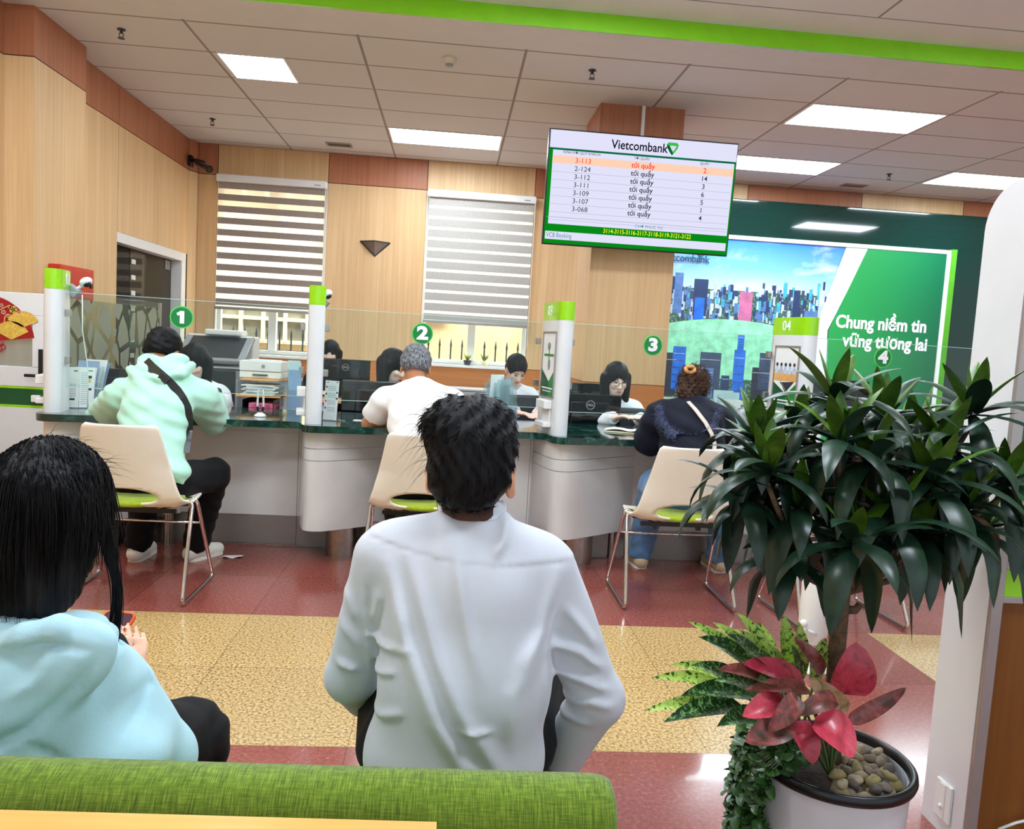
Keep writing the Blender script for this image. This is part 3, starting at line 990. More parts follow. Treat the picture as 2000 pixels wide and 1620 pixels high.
# ================================================================ the teller counter
ZT = 0.81
UA = math.radians(10.6)
uu, vv_ = V3(math.cos(UA), math.sin(UA), 0), V3(-math.sin(UA), math.cos(UA), 0)
P = [atz(98, 806, ZT), atz(612, 829, ZT), atz(1097, 852, ZT), at(1592, 645, 4.62)]
for p in P:
    p[2] = 0


def LP(k, a, b, z=0.0):
    return P[k] + uu * a + vv_ * b + V3(0, 0, z)


front = []
for k in range(4):
    gap = (P[k + 1] - P[k]) @ uu if k < 3 else 1.5
    front += [LP(k, *q)[:2] for q in ((-.068, .02), (-.062, -.03), (-.045, -.062), (-.015, -.082), (.03, -.088))]
    if k < 3:
        front += [LP(k, *q)[:2] for q in ((gap - .20, -.088), (gap - .13, -.092), (gap - .085, -.115), (gap - .07, -.15))]
    else:
        front.append(LP(k, 1.5, -.088)[:2])
poly = [tuple(q) for q in front] + [(float(front[-1][0]) - .1, 5.55), (float(front[0][0]), 5.32)]
b = MB(); b.prism(poly, ZT - .04, ZT)
tag(b.build('worktop', 'marble', bev=.006), 'long dark green marble worktop running along the teller counter', 'worktop')
FY = 4.93
xs = [float(p[0]) for p in P] + [float(P[3][0]) + 1.5]
names = ['first teller counter section at the left end', 'second teller counter section, behind the white polo customer', 'third teller counter section, below post 03', 'fourth teller counter section, mostly hidden by the plant']
plan = [(-.142, .389), (-.11, .25), (-.072, .1), (-.055, .045), (-.04, .012), (-.015, -.008), (.02, -.016), (.07, -.004), (.134, .037), (.30, .16), (.474, .298), (.58, .375), (.58, .45), (-.142, .45)]
for k in range(4):
    r = thing('teller_counter', 'white and grey ' + names[k], 'counter', (xs[k] + .7, 5.1, 0), 0, 'teller counter sections')
    x0, x1 = xs[k] - .142, xs[k + 1] - .142 - .003
    b = MB(); b.bx(x0, x1, FY, FY + .035, .19, ZT - .04); b.bx(x0, x1, FY - .003, FY, .70, .706)
    b.build('front_panel', 'counter', r)
    b = MB(); b.bx(x0, x1, FY + .004, FY + .03, 0.012, .188); b.bx(x0, x1, FY + .01, FY + .03, 0, .012)
    b.build('plinth', 'plinth', r)
    b = MB(); pl = [(P[k][0] + a, P[k][1] + c) for a, c in plan]
    for z0, z1 in ((.19, .598), (.602, .668), (.672, ZT - .04)):
        b.prism(pl, z0, z1)
    b.prism([(P[k][0] + a * .97 + .004, P[k][1] + c * .97 + .012) for a, c in plan], .19, ZT - .04)
    b.build('bulge_panel', 'counter', r, smooth=.5)
    b = MB(); c0 = P[k] + V3(.165, .235, 0); b.cyl(c0 + V3(0, 0, .012), c0 + V3(0, 0, .19), .105, n=32); b.cyl(c0, c0 + V3(0, 0, .012), .10, n=32)
    b.build('support_drum', 'steel', r, smooth=.6)
    b = MB()
    for a, c in ((.42, .39), (.52, .40)):
        b.cyl(P[k] + V3(a, c - .04, 0), P[k] + V3(a, c - .04, .19), .03, n=16)
    b.build('plinth_rail', 'steel', r, smooth=.6)
r = thing('teller_desk', 'low white inner desk running behind the marble worktop', 'desk', (.6, 5.7, 0))
b = MB(); b.bx(-2.25, 3.4, 5.35, 6.0, .70, .73); b.build('desk_top', 'oak_top', r, bev=.004)
b = MB()
for x in (-2.2, -.75, .7, 2.1, 3.35):
    b.bx(x - .02, x + .02, 5.4, 5.95, 0, .70)
b.build('panel_legs', 'white', r)
b = MB(); b.bx(-2.25, -2.22, 4.6, 5.35, 0, ZT - .04); tag(b.build('end_panel', 'counter'), 'grey white end panel closing the counter at the far left', 'panel')

# ---------------------------------------------------------------- posts
pd = V3(-.185, .983, 0); pd /= np.linalg.norm(pd); pw = V3(pd[1], -pd[0], 0)
PZ1, PZC = 1.595, 1.487
DP = .40


def stadium(k, w, d, off=0.0):
    """rounded front, rounded back, plan polygon starting at the post's front point"""
    r_ = w / 2
    out = []
    for i in range(9):
        a = PI + PI * i / 8
        out.append((r_ * math.cos(a), r_ + r_ * math.sin(a)))
    for i in range(9):
        a = PI * i / 8
        out.append((r_ * .98 * math.cos(a), (d if k else .24) - r_ + r_ * math.sin(a)))
    return [tuple((P[k] + pw * a + pd * (c + off))[:2]) for a, c in out]


for k in range(4):
    r = thing('counter_post', ['white sign post with lime cap, leftmost beside the red fire box', 'slim white sign post with lime cap seen edge on, second from left', 'white sign post numbered 03 with a framed poster', 'white sign post numbered 04, right of the navy coat customer'][k], 'sign post', P[k] + pd * .2 + V3(0, 0, ZT), 0, 'white sign posts on the counter')
    b = MB(); b.prism(stadium(k, .092, DP), ZT, PZC); b.build('post_body', 'white', r, smooth=.5)
    b = MB(); b.prism(stadium(k, .094, DP + .002, -.001), PZC, PZ1); b.build('lime_cap', 'lime', r, smooth=.5)
    for s, nm in ((-1, 'left'), (1, 'right')):
        if (k < 2) != (s > 0):
            continue
        face = P[k] + pw * s * .0465
        ex_ = -pd if s < 0 else pd
        fz = lambda d_, z, n=0.0: face + pd * d_ + pw * s * n + V3(0, 0, z)
        text('post_number', '%02d' % (k + 1), .088, 'textwhite', r, fz(.22 if k else .14, (PZC + PZ1) / 2, .0015), ex_, (0, 0, 1), sx=1.0, bold=.008)
        if k < 2:
            continue
        # framed poster
        fx = MB()
        for d0, d1, z0, z1 in ((.055, .065, 1.02, 1.42), (.305, .315, 1.02, 1.42), (.065, .305, 1.02, 1.03), (.065, .305, 1.41, 1.42)):
            c_ = fz((d0 + d1) / 2, (z0 + z1) / 2, .004); fx.box(c_, (.008, d1 - d0, z1 - z0), R=np.stack([pw, pd, V3(0, 0, 1)], 1))
        fo = fx.build('poster_frame', 'alu', r)
        pb_ = MB()
        F = lambda pts, mi, n: pb_.slab(pts, face + pw * s * n, ex_ if s > 0 else pd, (0, 0, 1), .0006 * (1 if s > 0 else -1), mi)
        F([(.065, 1.03), (.305, 1.03), (.305, 1.41), (.065, 1.41)], 0, .002)
        F([(.065, 1.03), (.305, 1.03), (.305, 1.19), (.165, 1.12), (.065, 1.19)], 1, .003)
        F([(.165, 1.12), (.165, 1.03), (.305, 1.03), (.305, 1.19)], 2, .0035)
        if k == 3:
            F([(.065, 1.2), (.305, 1.2), (.305, 1.27), (.065, 1.26)], 3, .003)
            for q in range(5):
                F([(.28 - .045 * q - .018, 1.245), (.28 - .045 * q + .018, 1.245), (.28 - .045 * q + .012, 1.29), (.28 - .045 * q - .012, 1.29)], 5, .0036)
                F(circ(.012, 10, .28 - .045 * q, 1.302), 4, .004)
            F([(.165, 1.135), (.24, 1.19), (.09, 1.2)], 4, .0032)
        else:
            F([(.09, 1.27), (.28, 1.27), (.28, 1.285), (.09, 1.285)], 1, .003); F([(.175, 1.23), (.19, 1.23), (.19, 1.34), (.175, 1.34)], 1, .003)
            F(circ(.03, 14, .19, 1.33, .025), 6, .0028); F(circ(.025, 14, .175, 1.22, .035), 6, .0028)
        F([(.08, 1.075), (.29, 1.075), (.29, 1.083), (.08, 1.083)], 0, .0042); F([(.1, 1.058), (.27, 1.058), (.27, 1.063), (.1, 1.063)], 0, .0042)
        pb_.build('poster', ['paper', 'green', 'deepgreen', 'oak_top', 'ink', M['print_pale'], 'inkgrey'], r)
    # leaflet pocket on the left face
    b = MB(); Rm = np.stack([pw, pd, V3(0, 0, 1)], 1)
    for z, d_, h in ((.985, .16, .05), (.865, .16, .03)):
        b.box(P[k] - pw * .072 + pd * d_ + V3(0, 0, z), (.05, .17, h), R=Rm)
    b.box(P[k] - pw * .052 + pd * .16 + V3(0, 0, .92), (.012, .15, .15), R=Rm)
    b.build('leaflet_holder', 'white_plastic', r, bev=.005)

# ---------------------------------------------------------------- glass screens with number discs
gd, gz0, gz1 = .10, .945, 1.475
M['disc'] = plain('disc_green', (10, 128, 58), .3, var=.06, scale=14)
M['disc_ring'] = plain('disc_ring', (90, 206, 90), .3, var=0)
spots = [(355, 620), (825, 652), (1275, 675), (1724, 699)]
for k in range(4):
    a1 = (P[k + 1] - P[k]) @ uu - .055 if k < 3 else float((at(1902, 700, 5.0) - P[3]) @ uu)
    b = MB(); c0 = LP(k, .05, gd); c1 = LP(k, a1, gd)
    r = thing('glass_screen', ['clear glass screen bearing disc 1', 'clear glass screen bearing disc 2', 'clear glass screen bearing disc 3', 'clear glass screen bearing disc 4 behind the plant'][k], 'glass screen', (c0 + c1) / 2 + V3(0, 0, gz0), 0, 'glass screens between the posts')
    Rm = np.stack([uu, vv_, V3(0, 0, 1)], 1)
    b.box((c0 + c1) / 2 + V3(0, 0, (gz0 + gz1) / 2), (np.linalg.norm(c1 - c0), .008, gz1 - gz0), R=Rm)
    b.build('pane', 'glass', r)
    b = MB()
    for z in (gz0, gz1):
        b.box((c0 + c1) / 2 + V3(0, 0, z), (np.linalg.norm(c1 - c0), .0085, .003), R=Rm)
    b.build('polished_edges', 'glass_edge', r)
    for a in (.06, a1 - .02):
        for z in (1.1, 1.36):
            b = MB(); b.box(LP(k, a, gd, z), (.03, .03, .04), R=Rm); b.build('glass_clip', 'steel', r, bev=.003)
    d = ray(*spots[k]); p0 = LP(k, 0, gd - .006, EYE); s = ((p0 - V3(0, 0, EYE)) @ vv_) / (d @ vv_)
    c = d * s + V3(0, 0, EYE)
    dk = thing('number_disc', 'round green number %d sticker on the glass screen' % (k + 1), 'sign', c, 0, 'green number discs on the glass')
    b = MB(); b.cyl(c, c - vv_ * .003, .064, n=40); b.build('ring', 'disc_ring', dk)
    b = MB(); b.cyl(c, c - vv_ * .004, .057, n=40); b.build('disc', 'disc', dk)
    if k == 0:
        b = MB(); b.slab([(-.010, -.036), (.014, -.036), (.014, .036), (-.006, .036), (-.028, .022), (-.021, .007), (-.010, .013)], c - vv_ * .0055, uu, (0, 0, 1), -.001); b.build('numeral', 'textwhite', dk)
        continue
    text('numeral', str(k + 1), .105, 'textwhite', dk, c - vv_ * .0055, uu, (0, 0, 1), bold=.05, sx=1.25)

# frosted pebble film partition along the left wall
t = NT('pebble_film')
m = t.m; nt = t.t
v = t.coords((1, 3.6, 2.5))
vo = t.n('ShaderNodeTexVoronoi', feature='DISTANCE_TO_EDGE', distance='EUCLIDEAN'); vo.inputs['Scale'].default_value = 1.6; vo.inputs['Randomness'].default_value = .9
t.l(v, vo.inputs['Vector'])
f = t.ramp(vo.outputs['Distance'], [(.075, (0, 0, 0)), (.09, (255, 255, 255))])
t.b.inputs['Base Color'].default_value = rgba((186, 190, 172)); t.b.inputs['Roughness'].default_value = .5
tr = t.n('ShaderNodeBsdfTransparent'); tr.inputs[0].default_value = rgba((236, 240, 232))
mx = t.n('ShaderNodeMixShader'); t.l(t.math('MULTIPLY', f, .80), mx.inputs[0]); t.l(tr.outputs[0], mx.inputs[1])
tl_ = t.n('ShaderNodeBsdfTranslucent'); tl_.inputs[0].default_value = rgba((206, 208, 188)); m2_ = t.n('ShaderNodeMixShader'); m2_.inputs[0].default_value = .5; t.l(t.b.outputs[0], m2_.inputs[1]); t.l(tl_.outputs[0], m2_.inputs[2]); t.l(m2_.outputs[0], mx.inputs[2])
t.l(mx.outputs[0], nt.nodes['Material Output'].inputs[0])
r = thing('glass_partition', 'tall glass partition with frosted pebble film beside the left wall', 'partition', (-2.7, 6.7, 0))
b = MB(); b.bx(-2.706, -2.698, 5.82, 7.58, .04, 1.52); b.build('pane', 'glass', r)
b = MB(); b.bx(-2.6975, -2.6965, 5.83, 7.57, .6, 1.47); b.build('pebble_film', m, r)
b = MB(); b.bx(-2.715, -2.69, 5.8, 7.6, 0, .04); b.bx(-2.715, -2.69, 7.58, 7.60, .04, 1.52); b.build('glass_channel', 'alu', r)

# white gate panel at the far left with a holiday fan decal
r = thing('gate_panel', 'white panel gate at the far left with black handle and green stripe', 'gate', (-2.8, 5.4, 0))
gx0, gx1, gyy = -3.14, -2.53, 5.38
b = MB()
b.bx(gx0, gx1, gyy, gyy + .04, 0, .735); b.bx(gx0, gx1, gyy, gyy + .04, .87, 1.0); b.bx(gx0, gx1, gyy, gyy + .04, 1.335, 1.478); b.bx(-2.715, gx1, gyy, gyy + .04, 1.0, 1.335)
b.build('gate_leaf', 'white', r, bev=.004)
b = MB(); b.bx(gx0, -2.715, gyy + .015, gyy + .025, 1.0, 1.335); b.build('gate_window', 'acrylic', r)
b = MB(); b.bx(gx0, gx1, gyy + .002, gyy + .038, .75, .857); b.build('dark_stripe', 'deepgreen', r)
b = MB(); b.bx(gx0, gx1, gyy, gyy + .038, .735, .75); b.bx(gx0, gx1, gyy, gyy + .038, .857, .87); b.build('lime_line', 'lime', r)
hp = at(80, 700, gyy); hq = at(62, 733, gyy)
b = MB(); b.bx(hp[0] - .012, hp[0] + .014, gyy - .012, gyy, .93, 1.12); b.tube([(hp[0], gyy - .01, hq[2]), (hp[0], gyy - .05, hq[2]), (hq[0] - .02, gyy - .05, hq[2])], .011, 8); b.build('door_handle', 'black', r, bev=.002)
hb2 = at(72, 778, gyy); b = MB(); b.bx(hb2[0] - .025, hb2[0] + .03, gyy - .03, gyy, hb2[2] - .025, hb2[2] + .02); b.build('lock_knob', 'white_plastic', r, bev=.006)
dc = thing('fan_decal', 'red and gold paper fan holiday decal stuck on the white gate', 'decal', at(0, 640, gyy - .006))
fc = at(-28, 668, gyy)
b = MB()
fan = lambda r0, r1, a0, a1, n=24: [(r1 * math.cos(math.radians(a0 + (a1 - a0) * i / n)), r1 * math.sin(math.radians(a0 + (a1 - a0) * i / n))) for i in range(n + 1)] + [(r0 * math.cos(math.radians(a1 + (a0 - a1) * i / n)), r0 * math.sin(math.radians(a1 + (a0 - a1) * i / n))) for i in range(n + 1)]
o = (fc[0], gyy - .003, fc[2])
b.slab(fan(.02, .305, 8, 172), o, (1, 0, 0), (0, 0, 1), -.002); b.build('red_fan', 'decalred', dc)
b = MB()
for (px, py, rr_, a0) in ((46, 640, .105, 25), (23, 664, .12, 28)):
    q = at(px, py, gyy); b.slab(fan(.004, rr_, a0, 180 - a0), (q[0], gyy - .0065, q[2]), (1, 0, 0), (0, 0, 1), -.002)
b.build('gold_fans', 'gold', dc)
b = MB()
for (px, py, s) in ((27, 605, .022), (8, 610, .014), (16, 617, .012), (38, 610, .010), (4, 597, .012), (20, 600, .010)):
    q = at(px, py, gyy)
    for j in range(5):
        a = 2 * PI * j / 5
        b.slab(circ(s * .55, 10, s * .6 * math.cos(a), s * .6 * math.sin(a)), (q[0], gyy - .0075, q[2]), (1, 0, 0), (0, 0, 1), -.001, 0 if px != 27 else 1)
for p_, q_ in (((0, 606), (20, 597)), ((11, 618), (9, 634)), ((12, 617), (22, 615))):
    A_, B_ = at(*p_, gyy), at(*q_, gyy); A_[1] = B_[1] = gyy - .007; b.tube([A_, B_], .004, 6, 1)
b.build('blossom', ['pink', 'gold'], dc)
b = MB()
for (px, py) in ((2, 671), (6, 678), (0, 682)):
    q = at(px, py, gyy); b.tube([(q[0] + .018 * math.cos(a), gyy - .006, q[2] + .018 * math.sin(a)) for a in np.linspace(0, 2 * PI, 13)[:-1]], .004, 6, closed=True)
b.build('knot', 'decalred', dc)

# ---------------------------------------------------------------- things on the worktop
def board(name, label, cat, p, w, h, rz, th, mat_, group=None):
    r_ = thing(name, label, cat, p, rz, group)
    return r_


# leaflet stands
for (px, py, rz, label, kind) in ((143, 797, math.radians(12), 'folded information leaflet stand left on the counter beside the first post', 0), (645, 822, math.radians(-20), 'upright information leaflet stand right of the second post', 1)):
    p = atz(px, py, ZT)
    r = thing('leaflet_stand', label, 'leaflet stand', p, rz, 'information leaflet stands')
    b = MB(); b.bx(-.075, .075, -.03, .05, 0, .006); b.build('stand_base', 'acrylic', r, local=True)
    a1 = math.radians(28)
    if kind == 0:
        b = MB(); Lx, Rx = (-.068, .0), (.03, .02)
        b.slab([(0, 0), (.098, 0), (.098, .235), (0, .235)], (-.068, -.02, .004), (1, .06, 0), (0, .09, 1), .002)
        b.slab([(0, 0), (.085, 0), (.085, .235), (0, .235)], (.032, -.014, .004), (.82, .5, 0), (0, .09, 1), .002); b.build('leaflet', 'paper', r, local=True)
        b = MB()
        fx = lambda a, c, w, h, mi: b.slab([(a, c), (a + w, c), (a + w, c + h), (a, c + h)], (-.068, -.0215, .004), (1, .06, 0), (0, .09, 1), .0008, mi)
        gx_ = lambda a, c, w, h, mi: b.slab([(a, c), (a + w, c), (a + w, c + h), (a, c + h)], (.032, -.0155, .004), (.82, .5, 0), (0, .09, 1), .0008, mi)
        fx(.008, .145, .04, .042, 1); fx(.012, .2, .02, .006, 2); fx(.07, .21, .02, .006, 1); fx(.008, .042, .07, .012, 3)
        for q in range(9):
            fx(.008, .062 + .009 * q, .075, .003, 2)
        gx_(.05, .17, .02, .016, 1); gx_(.05, .1, .02, .016, 1); gx_(.052, .145, .012, .022, 4); gx_(.05, .212, .025, .005, 1)
        for q in range(16):
            gx_(.008, .02 + .012 * q, .036, .003, 2)
        b.build('leaflet_print', ['paper', 'ink', 'inkgrey', 'deepgreen', 'gold'], r, local=True)
    else:
        b = MB(); b.slab([(0, 0), (.10, 0), (.10, .235), (0, .235)], (-.055, .01, .004), (.95, -.1, 0), (0, .09, 1), .002); b.build('leaflet', 'paper', r, local=True)
        b = MB()
        fx = lambda a, c, w, h, mi: b.slab([(a, c), (a + w, c), (a + w, c + h), (a, c + h)], (-.055, .0085, .004), (.95, -.1, 0), (0, .09, 1), .0008, mi)
        for q in range(4):
            fx(.006, .19 - .042 * q, .012, .012, (3, 4, 3, 5)[q])
            for w in range(3):
                fx(.024, .198 - .042 * q - .01 * w, .06, .003, 2)
        fx(.085, .12, .012, .016, 1); fx(.085, .16, .012, .01, 1); fx(.01, .222, .014, .005, 1); fx(.08, .224, .014, .005, 1)
        b.build('leaflet_print', ['paper', 'ink', 'inkgrey', 'red', 'green', 'green'], r, local=True)

p = atz(119, 799, ZT)
r = thing('pen_rest', 'small white star shaped plastic pen rest at the left end of the worktop', 'pen rest', p)
b = MB()
for a in range(4):
    an = a * PI / 2 + .5
    b.slab([(0, 0), (.045, .012), (.03, .05), (.006, .03)], (0, 0, .002), (math.cos(an), math.sin(an), .1), (0, 0, 1), .006)
b.build('star', 'white_plastic', r, local=True)

p = atz(508, 814, ZT)
r = thing('pen_stand', 'white counter pen stand with two upright pens', 'pen stand', p)
b = MB(); b.lathe((0, 0, 0), [(.036, 0), (.036, .006), (.026, .016), (.008, .024)], 24); b.build('stand_base', 'white_plastic', r, True, local=True)
for s in (-1, 1):
    b = MB(); b.tube([(s * .012, 0, .02), (s * .018, 0, .07), (s * .015, 0, .155), (s * .012, 0, .162)], [.005, .006, .0055, .003], 10); po = b.build('pen', 'white_plastic', r, True, local=True)
    b = MB(); b.tube([(s * .013, -.003, .03), (s * .017, -.004, .06)], .0068, 8); b.build('pen_grip', 'black', po, local=True)

p = atz(700, 822, ZT)
b = MB(); b.bx(p[0] - .03, p[0] + .03, p[1] - .03, p[1] + .03, ZT, ZT + .003); tag(b.build('paper_slip', 'paper'), 'small white paper slip on the marble beside the polo customer', 'paper')
p = atz(1232, 846, ZT)
r = thing('passbook', 'open cream passbook lying on the marble before the teller in glasses', 'book', p, -.25)
b = MB(); b.bx(-.17, .15, -.06, .12, 0, .008); b.build('cover', 'cream', r, local=True, bev=.002)
b = MB(); b.grid(lambda u_, w_: (-.165 + .31 * u_, -.055 + .17 * w_, .010 + .014 * abs(math.sin(2 * PI * u_)) * (1 - .3 * w_)), 12, 4); b.build('pages', 'paper', r, True, local=True)
p = atz(452, 1090, 0)
r = thing('paper_scrap', 'crumpled white paper scrap on the red floor', 'paper', p)
b = MB(); b.grid(lambda u_, w_: (-.05 + .11 * u_, -.03 + .07 * w_ + .02 * u_, .002 + .012 * math.sin(4 * u_ + 1) ** 2 * (1 - w_)), 8, 4); b.build('sheet', 'paper', r, True, local=True, solid=.001)


def monitor(p, rz, label, w=.46, h=.29, logo=True, grp='computer monitors behind the counter', desk=.73):
    r_ = thing('monitor', label, 'monitor', (p[0], p[1], desk), rz, grp)
    z = p[2] - desk
    b_ = MB(); b_.bx(-w / 2, w / 2, -.02, .015, z - h, z); b_.bx(-w * .3, w * .3, -.035, -.02, z - h * .85, z - h * .2); b_.build('casing', 'blackgloss', r_, local=True, bev=.008)
    b_ = MB(); b_.bx(-w / 2 + .01, w / 2 - .01, .015, .018, z - h + .015, z - .01); b_.build('screen', emitter('monitor_picture_%s' % r_.name, (130, 160, 190), .5), r_, local=True)
    b_ = MB(); b_.bx(-.03, .03, -.02, .03, 0.01, max(.05, z - h + .05)); b_.bx(-.12, .12, -.08, .10, 0, .012); b_.build('stand', 'black', r_, local=True, bev=.004)
    if logo:
        b_ = MB(); b_.tube([(.03 * math.cos(a), -.0365, z - .075 + .03 * math.sin(a)) for a in np.linspace(0, 2 * PI, 25)[:-1]], .0028, 6, closed=True); lo = b_.build('maker_ring', 'grey', r_, local=True)
        o_ = MW[r_.name] @ Vector((0, -.0365, z - .075))
        text('maker_mark', 'DELL', .022, 'grey', lo if False else r_, o_, (math.cos(rz), math.sin(rz), 0), (0, 0, 1), bold=.03)
    return r_


monitor(at(1152, 770, 5.50), .1, 'black monitor in front of the teller in glasses', h=.28)
monitor(at(735, 745, 5.50), .12, 'black monitor right of the second post, before the white polo customer', h=.28, logo=False)
monitor(at(222, 720, 5.50), .1, 'dark monitor behind the leaflet stand at the first counter', h=.28, logo=False)
monitor(at(676, 702, 7.6), .05, 'dark monitor hiding the mouth of the far hooded teller', logo=True, h=.32)
monitor(at(1140, 748, 5.9), .3, 'grey monitor behind the teller in glasses beside the column', logo=False, h=.3)
monitor(at(1640, 742, 5.5), .1, 'dark monitor at counter four behind the plant', h=.3, logo=False)

# acrylic racks with papers
def rack(px, py, label, w, d, h, n, cols, lean, rz=0.0, hi=None):
    p_ = atz(px, py, ZT)
    r_ = thing('document_rack', label, 'document rack', p_, rz, 'acrylic document racks')
    b_ = MB(); b_.bx(-w / 2, w / 2, 0, d, 0, .004); b_.bx(-w / 2, -w / 2 + .003, 0, d, .004, h * .45); b_.bx(w / 2 - .003, w / 2, 0, d, .004, h * .45); b_.bx(-w / 2, w / 2, 0, .003, .004, h * .4); b_.bx(-w / 2, w / 2, d - .003, d, .004, h * .8)
    b_.build('acrylic_box', 'acrylic', r_, local=True)
    for k_ in range(n):
        b_ = MB(); yy = .008 + (d - .016) * k_ / max(1, n - 1)
        hh = h * (.78 + .22 * ((k_ * 37) % 10) / 10)
        x_ = -w / 2 + .01
        b_.slab([(0, 0), (w - .02, 0), (w - .02 + lean * (.4 + k_ * .12), hh), (lean * (.4 + k_ * .12), hh)], (x_, yy, .006), (1, 0, 0), (0, .03, 1), .0035)
        b_.build('document', cols[k_ % len(cols)], r_, local=True)
    return r_


rack(160, 784, 'acrylic rack stuffed with pale blue papers behind the leaflet stand', .15, .14, .27, 6, ['paper', 'folderblue', 'paper', 'folderteal'], .05)
rack(995, 834, 'acrylic rack of clear folders and papers left of post 03', .16, .16, .33, 6, ['acrylic', 'acrylic', 'folderteal', 'acrylic', 'paper'], .03, .9)
rack(1424, 852, 'acrylic rack with pale papers right of the navy coat customer', .16, .14, .30, 5, ['paper', 'folderteal', 'acrylic'], .0, .1)
rack(575, 800, 'row of upright blue folders just left of the second post', .10, .2, .33, 6, ['folderblue', 'folderteal', 'cream'], -.01, .2)

p = at(1745, 778, 5.62)
r = thing('passbook_printer', 'white passbook printer at counter four behind the plant leaves', 'printer', (p[0], 5.62, .73))
b = MB(); b.bx(p[0] - .2, p[0] + .2, 5.5, 5.8, .73, .86); b.bx(p[0] - .18, p[0] + .18, 5.55, 5.8, .86, .93); b.build('printer_body', 'white_plastic', r, bev=.012)
b = MB(); b.bx(p[0] - .15, p[0] + .15, 5.495, 5.50, .80, .815); b.build('paper_slot', 'charcoal', r)
p = at(1820, 800, 4.95); p[2] = ZT
r = thing('pen_cup', 'lime yellow pen cup on the marble at counter four', 'pen cup', p)
b = MB(); b.lathe((0, 0, 0), [(.03, 0), (.036, .10), (.033, .10), (.028, .01)], 20); b.build('cup', 'yellowgreen', r, True, local=True)
b = MB(); b.tube([(0, 0, .02), (.015, .0, .15)], .004, 6); b.tube([(0, .01, .02), (-.018, .005, .14)], .004, 6); b.build('pens', 'black', r, True, local=True)

# cameras on the posts
def webcam(k, label, pxs):
    top = P[k] + pw * .05 + pd * .2
    r_ = thing('counter_camera', label, 'camera', (top[0], top[1], 1.5), 0, 'small white cameras on the posts')
    (ax, ay), (bx_, by_), (cx_, cy_) = pxs
    yy = float(top[1])
    A_, B_, C_ = at(ax, ay, yy), at(bx_, by_, yy), at(cx_, cy_, yy)
    b_ = MB(); b_.box(A_, (.07, .05, .05), R=[[.8, 0, .6], [0, 1, 0], [-.6, 0, .8]]); b_.build('mount', 'grey', r_, bev=.004)
    b_ = MB(); b_.tube([A_, B_, C_], .010, 8); b_.build('arm', 'white_plastic', r_, True)
    b_ = MB(); b_.ball(C_, (.036, .034, .026), R=[[.85, 0, -.5], [0, 1, 0], [.5, 0, .85]]); b_.build('camera_head', 'white_plastic', r_, True)
    b_ = MB(); b_.ball(C_ + V3(.012, -.012, -.014), (.022, .02, .014), R=[[.85, 0, -.5], [0, 1, 0], [.5, 0, .85]]); b_.build('lens', 'black', r_, True)
    return r_, A_


wr, A_ = webcam(0, 'white camera on the leftmost post before the red fire box', ((143, 568), (155, 562), (168, 551)))
b = MB(); c_ = at(172, 722, float(A_[1])); b.tube([A_ + V3(.05, 0, -.02), (A_ + c_) / 2 + V3(.01, 0, 0), c_, (c_[0], c_[1], ZT + .004)], .003, 6); b.build('cable', 'white_plastic', wr, True)
webcam(1, 'white camera on the second post, seen against the wood wall', ((630, 590), (634, 582), (638, 575)))

# shelf with paper trays and printer behind the first counter
p = at(515, 770, 5.55)
r = thing('desk_shelf', 'stacked desk shelf with wooden tops, papers and a black letter tray', 'shelf', (p[0], 5.55, .73))
X0, X1 = at(470, 770, 5.55)[0], at(556, 770, 5.55)[0]
b = MB(); b.bx(X0, X1, 5.42, 5.80, .876, .890); b.bx(X0 + .02, X1 - .02, 5.45, 5.80, .985, .997); b.build('wooden_tops', 'oak_top', r, bev=.002)
b = MB(); b.bx(X0, X0 + .006, 5.43, 5.8, .73, .985); b.bx(X1 - .006, X1, 5.43, 5.8, .73, .985); b.bx(X0 + .006, X1 - .006, 5.78, 5.79, .73, .985); b.build('clear_sides', 'acrylic', r)
b = MB(); b.bx(X0 + .05, X1 - .04, 5.40, 5.70, .735, .74); b.bx(X0 + .05, X0 + .055, 5.40, 5.7, .74, .86); b.bx(X1 - .045, X1 - .04, 5.40, 5.7, .74, .86); b.bx(X0 + .055, X1 - .045, 5.69, 5.7, .74, .86); b.bx(X0 + .05, X1 - .04, 5.40, 5.70, .80, .804); b.build('letter_tray', 'black', r)
b = MB()
for q in range(7):
    b.box((p[0] + .01 * (q % 3 - 1), 5.56 + .008 * (q % 2), .894 + .010 * q), (.21, .28, .008), R=rotz(.05 * (q % 3 - 1)))
b.build('paper_stack', 'paper', r)
b = MB(); b.box((p[0] + .02, 5.53, .822), (.17, .24, .03)); b.build('pink_forms', plain('pink_forms', (214, 96, 130), .6, var=.3, scale=30), r)
p = at(518, 720, 5.66)
r = thing('laser_printer', 'small white laser printer standing on the desk shelf', 'printer', (p[0], 5.66, .997))
b = MB(); b.bx(p[0] - .14, p[0] + .14, 5.52, 5.78, .998, 1.045); b.build('paper_drawer', 'white_plastic', r, bev=.006)
b = MB(); b.bx(p[0] - .14, p[0] + .14, 5.515, 5.78, 1.047, 1.115); b.bx(p[0] - .10, p[0] + .10, 5.6, 5.74, 1.115, 1.122); b.build('printer_body', 'white_plastic', r, bev=.01)
b = MB(); b.bx(p[0] - .05, p[0] + .05, 5.508, 5.518, 1.018, 1.026); b.build('drawer_grip', 'charcoal', r)
b = MB(); b.cyl((p[0] + .02, 5.517, 1.082), (p[0] + .02, 5.51, 1.082), .012, n=16); b.build('maker_badge', 'grey', r)

